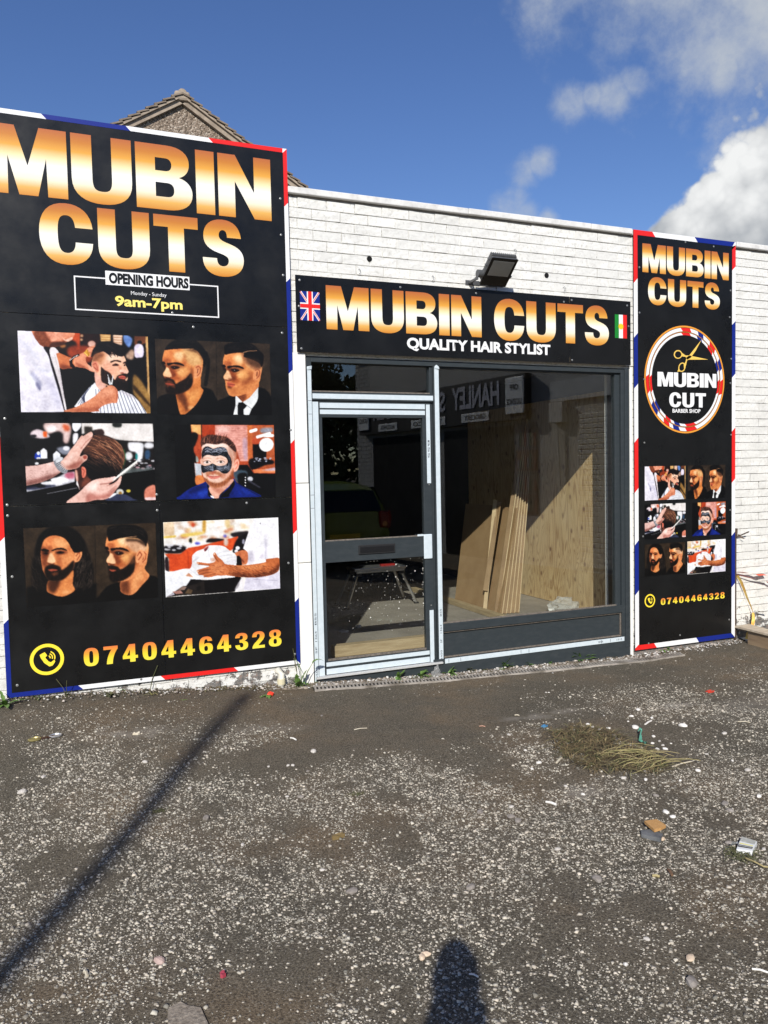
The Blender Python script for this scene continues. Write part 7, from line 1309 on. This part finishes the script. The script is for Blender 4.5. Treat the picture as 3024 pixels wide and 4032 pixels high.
# trees beyond the yard
BARK = mottled('rough_bark', (.09,.07,.05), (.16,.13,.10), 9., .9); CROWN = mottled('tree_foliage', (.030,.055,.014), (.065,.10,.028), 3., .6, 3., 0)
def tree(x, y, h, r, lab, seed):
    R = random.Random(seed); e = empty('tree', (x, y, 0), lab, 'tree', 'trees beyond the yard'); t = MB(); t.tube([(x,y,-.1),(x+.1,y,h*.3),(x-.1,y+.1,h*.6),(x,y,h*.85)], [.22,.17,.11,.03], 9)
    for i in range(6): a = R.uniform(0, 6.3); z_ = h*R.uniform(.3, .6); t.tube([(x,y,z_),(x+math.cos(a)*r*.4,y+math.sin(a)*r*.4,z_+r*.35),(x+math.cos(a)*r*.75,y+math.sin(a)*r*.75,z_+r*.6)], [.07,.045,.02], 6)
    t.build('trunk', BARK, e); c = MB()
    for i in range(26):
        a = R.uniform(0, 6.3); q_ = R.uniform(0, .85)*r; cz_ = h*.62+R.uniform(-.32, .34)*h; cc = Vector((x+math.cos(a)*q_, y+math.sin(a)*q_, cz_)); cr_ = R.uniform(.5, 1.)*r*.42
        for k_ in range(110):
            d = Vector((R.gauss(0,1), R.gauss(0,1), R.gauss(0,.8))).normalized()*cr_*R.uniform(.6, 1.05); p = cc+d; u = Vector((R.gauss(0,1), R.gauss(0,1), R.gauss(0,1))).normalized(); v_ = u.cross(d).normalized(); s_ = R.uniform(.09, .17); c.add([p-u*s_, p+v_*s_*.6, p+u*s_, p-v_*s_*.6], [(0,1,2,3)])
    c.build('crown', CROWN, e)
for i, (x, y, h, r, lab) in enumerate(((1.2,-21,8.,3.2,'broad tree mirrored at the left of the door glass'),(5.2,-19.5,8.6,3.,'tall tree mirrored in the middle of the door glass'),(8.6,-21,8.,3.2,'round tree beside the corner shop'),(12.5,-18,8.5,3.4,'large tree behind the corner shop'))): tree(x, y, h, r, lab, i+3)
hdg = MB(); R = random.Random(9)
for i in range(12000):
    x = R.uniform(-6, 14); p = Vector((x, -17.5-R.uniform(0, .8), R.uniform(0, 5.2)+.5*math.sin(x*1.3))); u = Vector((R.gauss(0,1), R.gauss(0,1), R.gauss(0,1))).normalized(); v_ = u.cross(Vector((R.gauss(0,1), R.gauss(0,1), 1))).normalized(); s_ = .21; hdg.add([p-u*s_, p+v_*s_*.6, p+u*s_, p-v_*s_*.6], [(0,1,2,3)])
tag(hdg.build('hedge', CROWN), 'dark hedge along the far side of the yard', 'hedge')
# unseen post, added so its shadow draws the dark line across the tarmac
dh = Vector((math.cos(rad(SUN_AZ)), math.sin(rad(SUN_AZ)), 0)); tipg = Vector((1.16, -.16, .06)); Hp = 8.0; pb = tipg-dh*(Hp/math.tan(rad(SUN_EL)))
lp_ = empty('shadow_post', (pb.x, pb.y, .03), 'tall grey post added behind the camera to throw the long shadow across the tarmac', 'lamp post')
MB().tube([(pb.x,pb.y,0),(pb.x,pb.y,1.2),(pb.x,pb.y,Hp)], [.085,.07,.05], 14).build('post', METALG, lp_); MB().tube([(pb.x,pb.y,Hp-.03),(pb.x,pb.y,Hp+.1)], [.07,.02], 12).build('cap', METALG, lp_); MB().tube([(pb.x,pb.y,0),(pb.x,pb.y,.5)], .12, 14).build('base', METALG, lp_)
# ---------------------------------------------------------------- the photographer (only the shadow is in the picture)
def person():
    hd = Vector((-.15, -5.79, 1.705)); f = dh; s = Vector((dh.y, -dh.x, 0)); up = Vector((0, 0, 1)); ft = Vector((hd.x-.06, hd.y-.12, .03))
    J = {}; A = lambda k, p, r, par: J.__setitem__(k, (Vector(p), r, par))
    pel = Vector((hd.x-.055, hd.y-.06, 1.02)); tw = (s*.9+f*.3).normalized()           # shoulders turned almost in line with the sun
    A('pelvis', pel, .13, None); A('belly', pel+up*.17, .16, 'pelvis'); A('chest', pel+up*.36+f*.02, .17, 'belly'); A('neck', pel+up*.55+f*.03, .085, 'chest'); A('skull', hd+Vector((0,0,-.02)), .072, 'neck'); A('crown', hd+Vector((0,0,.07)), .060, 'skull')
    for q, sg in (('l', -1), ('r', 1)):
        sh = pel+up*.50+tw*.185*sg; el = sh-tw*.02*sg-up*.17+f*.18; ha = Vector((-.055, -5.66, 1.49))-s*(.022*-sg)-f*.05
        A('sh'+q, sh, .072, 'chest'); A('el'+q, el, .046, 'sh'+q); A('ha'+q, ha-up*.02, .030, 'el'+q); A('pa'+q, ha+up*.03, .034, 'ha'+q)
        hp_ = pel-up*.07+tw*.09*sg; kn = hp_-up*.42+f*.02; an = hp_-up*.86; A('hp'+q, hp_, .095, 'pelvis'); A('kn'+q, kn, .062, 'hp'+q); A('an'+q, an, .045, 'kn'+q); A('to'+q, an+f*.15-up*.03, .040, 'an'+q)
    ks = list(J); me = bpy.data.meshes.new('person'); me.from_pydata([J[k][0] for k in ks], [(ks.index(k), ks.index(J[k][2])) for k in ks if J[k][2]], [])
    o = bpy.data.objects.new('person', me); COL.objects.link(o); m = o.modifiers.new('skin', 'SKIN'); m.use_smooth_shade = True
    if not me.skin_vertices: me.attributes
    sv = me.skin_vertices[0].data
    for i, k in enumerate(ks): sv[i].radius = (J[k][1], J[k][1]); sv[i].use_root = (k == 'pelvis')
    o.modifiers.new('sub', 'SUBSURF').levels = 2; me.materials.append(mottled('dark_clothing', (.03,.03,.035), (.05,.05,.055), 9., .9)); tag(o, 'person in dark clothes holding up a phone, seen only as the shadow at the bottom', 'person')
    SK = mat('skin', (.45,.27,.19), .6)
    bm = bmesh.new(); bmesh.ops.create_uvsphere(bm, u_segments=24, v_segments=16, radius=1)
    for v in bm.verts:
        c = v.co.copy(); nose = max(0, 1-((c.x/.16)**2+((c.z+.08)/.26)**2))*(c.y > .7); v.co = Vector((c.x*.068*(1-.18*max(0,-c.z)), c.y*.098+nose*.024, c.z*.118))
    rot = Matrix(((s.x, f.x, 0, 0), (s.y, f.y, 0, 0), (0, 0, 1, 0), (0, 0, 0, 1))); bm.transform(Matrix.Translation(hd) @ rot); hm = bpy.data.meshes.new('head'); bm.to_mesh(hm); bm.free(); hm.materials.append(SK); h = bpy.data.objects.new('head', hm); COL.objects.link(h); h.parent = o
    hr_ = MB(); bm = bmesh.new(); bmesh.ops.create_uvsphere(bm, u_segments=20, v_segments=12, radius=1); bmesh.ops.delete(bm, geom=[v for v in bm.verts if v.co.z < -.1 or (v.co.y > .55 and v.co.z < .45)], context='VERTS'); bm.transform(Matrix.Translation(hd+Vector((0,0,.012))) @ rot @ Matrix.Diagonal((.076,.100,.118,1))); hm = bpy.data.meshes.new('hair'); bm.to_mesh(hm); bm.free(); hm.materials.append(mat('dark_hair', (.02,.015,.012), .7)); h = bpy.data.objects.new('hair', hm); COL.objects.link(h); h.parent = o
    for sg in (-1, 1):
        ey = MB(); c = hd+s*.03*sg+f*.088+up*.01; ey.tube([c, c+f*.006], .011, 10); ey.build('eye', mat('eye_white', (.7,.7,.7), .3), o)
        ea = MB(); c = hd+s*.068*sg; ea.tube([c, c+s*.012*sg], .028, 10); ea.build('ear', SK, o)
        pa = Vector((-.055, -5.66, 1.49))-s*(.022*-sg)-f*.05+up*.03; hn = MB()
        for i in range(4): b0 = pa+up*(.03-.02*i)+s*.015*sg; hn.tube([b0, b0+s*.03*sg+f*.02, b0+s*.02*sg+f*.045, b0-s*.005*sg+f*.05], [.0095,.009,.008,.007], 7)
        hn.tube([pa-up*.03, pa-up*.02-s*.02*sg+f*.01, pa-s*.035*sg+f*.005], [.011,.010,.008], 7); hn.build('fingers', SK, o)
    mo = MB(); c = hd+f*.088-up*.05; mo.tube([c-s*.022, c+f*.004, c+s*.022], .005, 6); mo.build('mouth', mat('lips', (.4,.16,.13), .5), o)
person()
ph = MB(); ph.bbox(-.078, -.002, -5.668, -5.660, 1.525, 1.672, .003); tag(ph.build('phone', PLASTIC), 'dark phone held up in front of the face of the photographer', 'phone')

# ---------------------------------------------------------------- repeats get a label of their own, counted along the row
ONES = 'first second third fourth fifth sixth seventh eighth ninth tenth eleventh twelfth thirteenth fourteenth fifteenth sixteenth seventeenth eighteenth nineteenth'.split()
def ordinal(n):
    if n < 20: return ONES[n-1]
    t = {2: 'twent', 3: 'thirt', 4: 'fort', 5: 'fift'}[n//10]
    return t+'ieth' if n % 10 == 0 else t+'y-'+ONES[n % 10-1]
def sx(o):
    d = Vector(o.location if o.location.length > .01 else o.data.vertices[0].co)-CAM; return d.dot(RT)/d.dot(FW)
for key, fmt in (('smooth grey pebble', 'smooth grey pebble in the gravel, {} from the left of such pebbles'), ('small white rubble lump', 'small white rubble lump, {} from the left around the grass heap'), ('small pale stone lying', 'small pale stone on the tarmac, {} from the left before signs and door'),
                 ('long thin brown moulding', 'long thin brown moulding, {} from the left in the bundle leaning inside'), ('scrap of paper and dust', 'scrap of paper on the shop floor, {} from the left behind the door')):
    L = sorted([o for o in bpy.data.objects if o.parent is None and str(o.get('label', '')).startswith(key)], key=sx)
    for i, o in enumerate(L): o['label'] = fmt.format(ordinal(i+1))

for o in bpy.data.objects:
    if o.parent is None and len(str(o.get('label', '')).split()) > 16: o['label'] = ' '.join(str(o['label']).split()[:16]); print('LONG', o['label'])
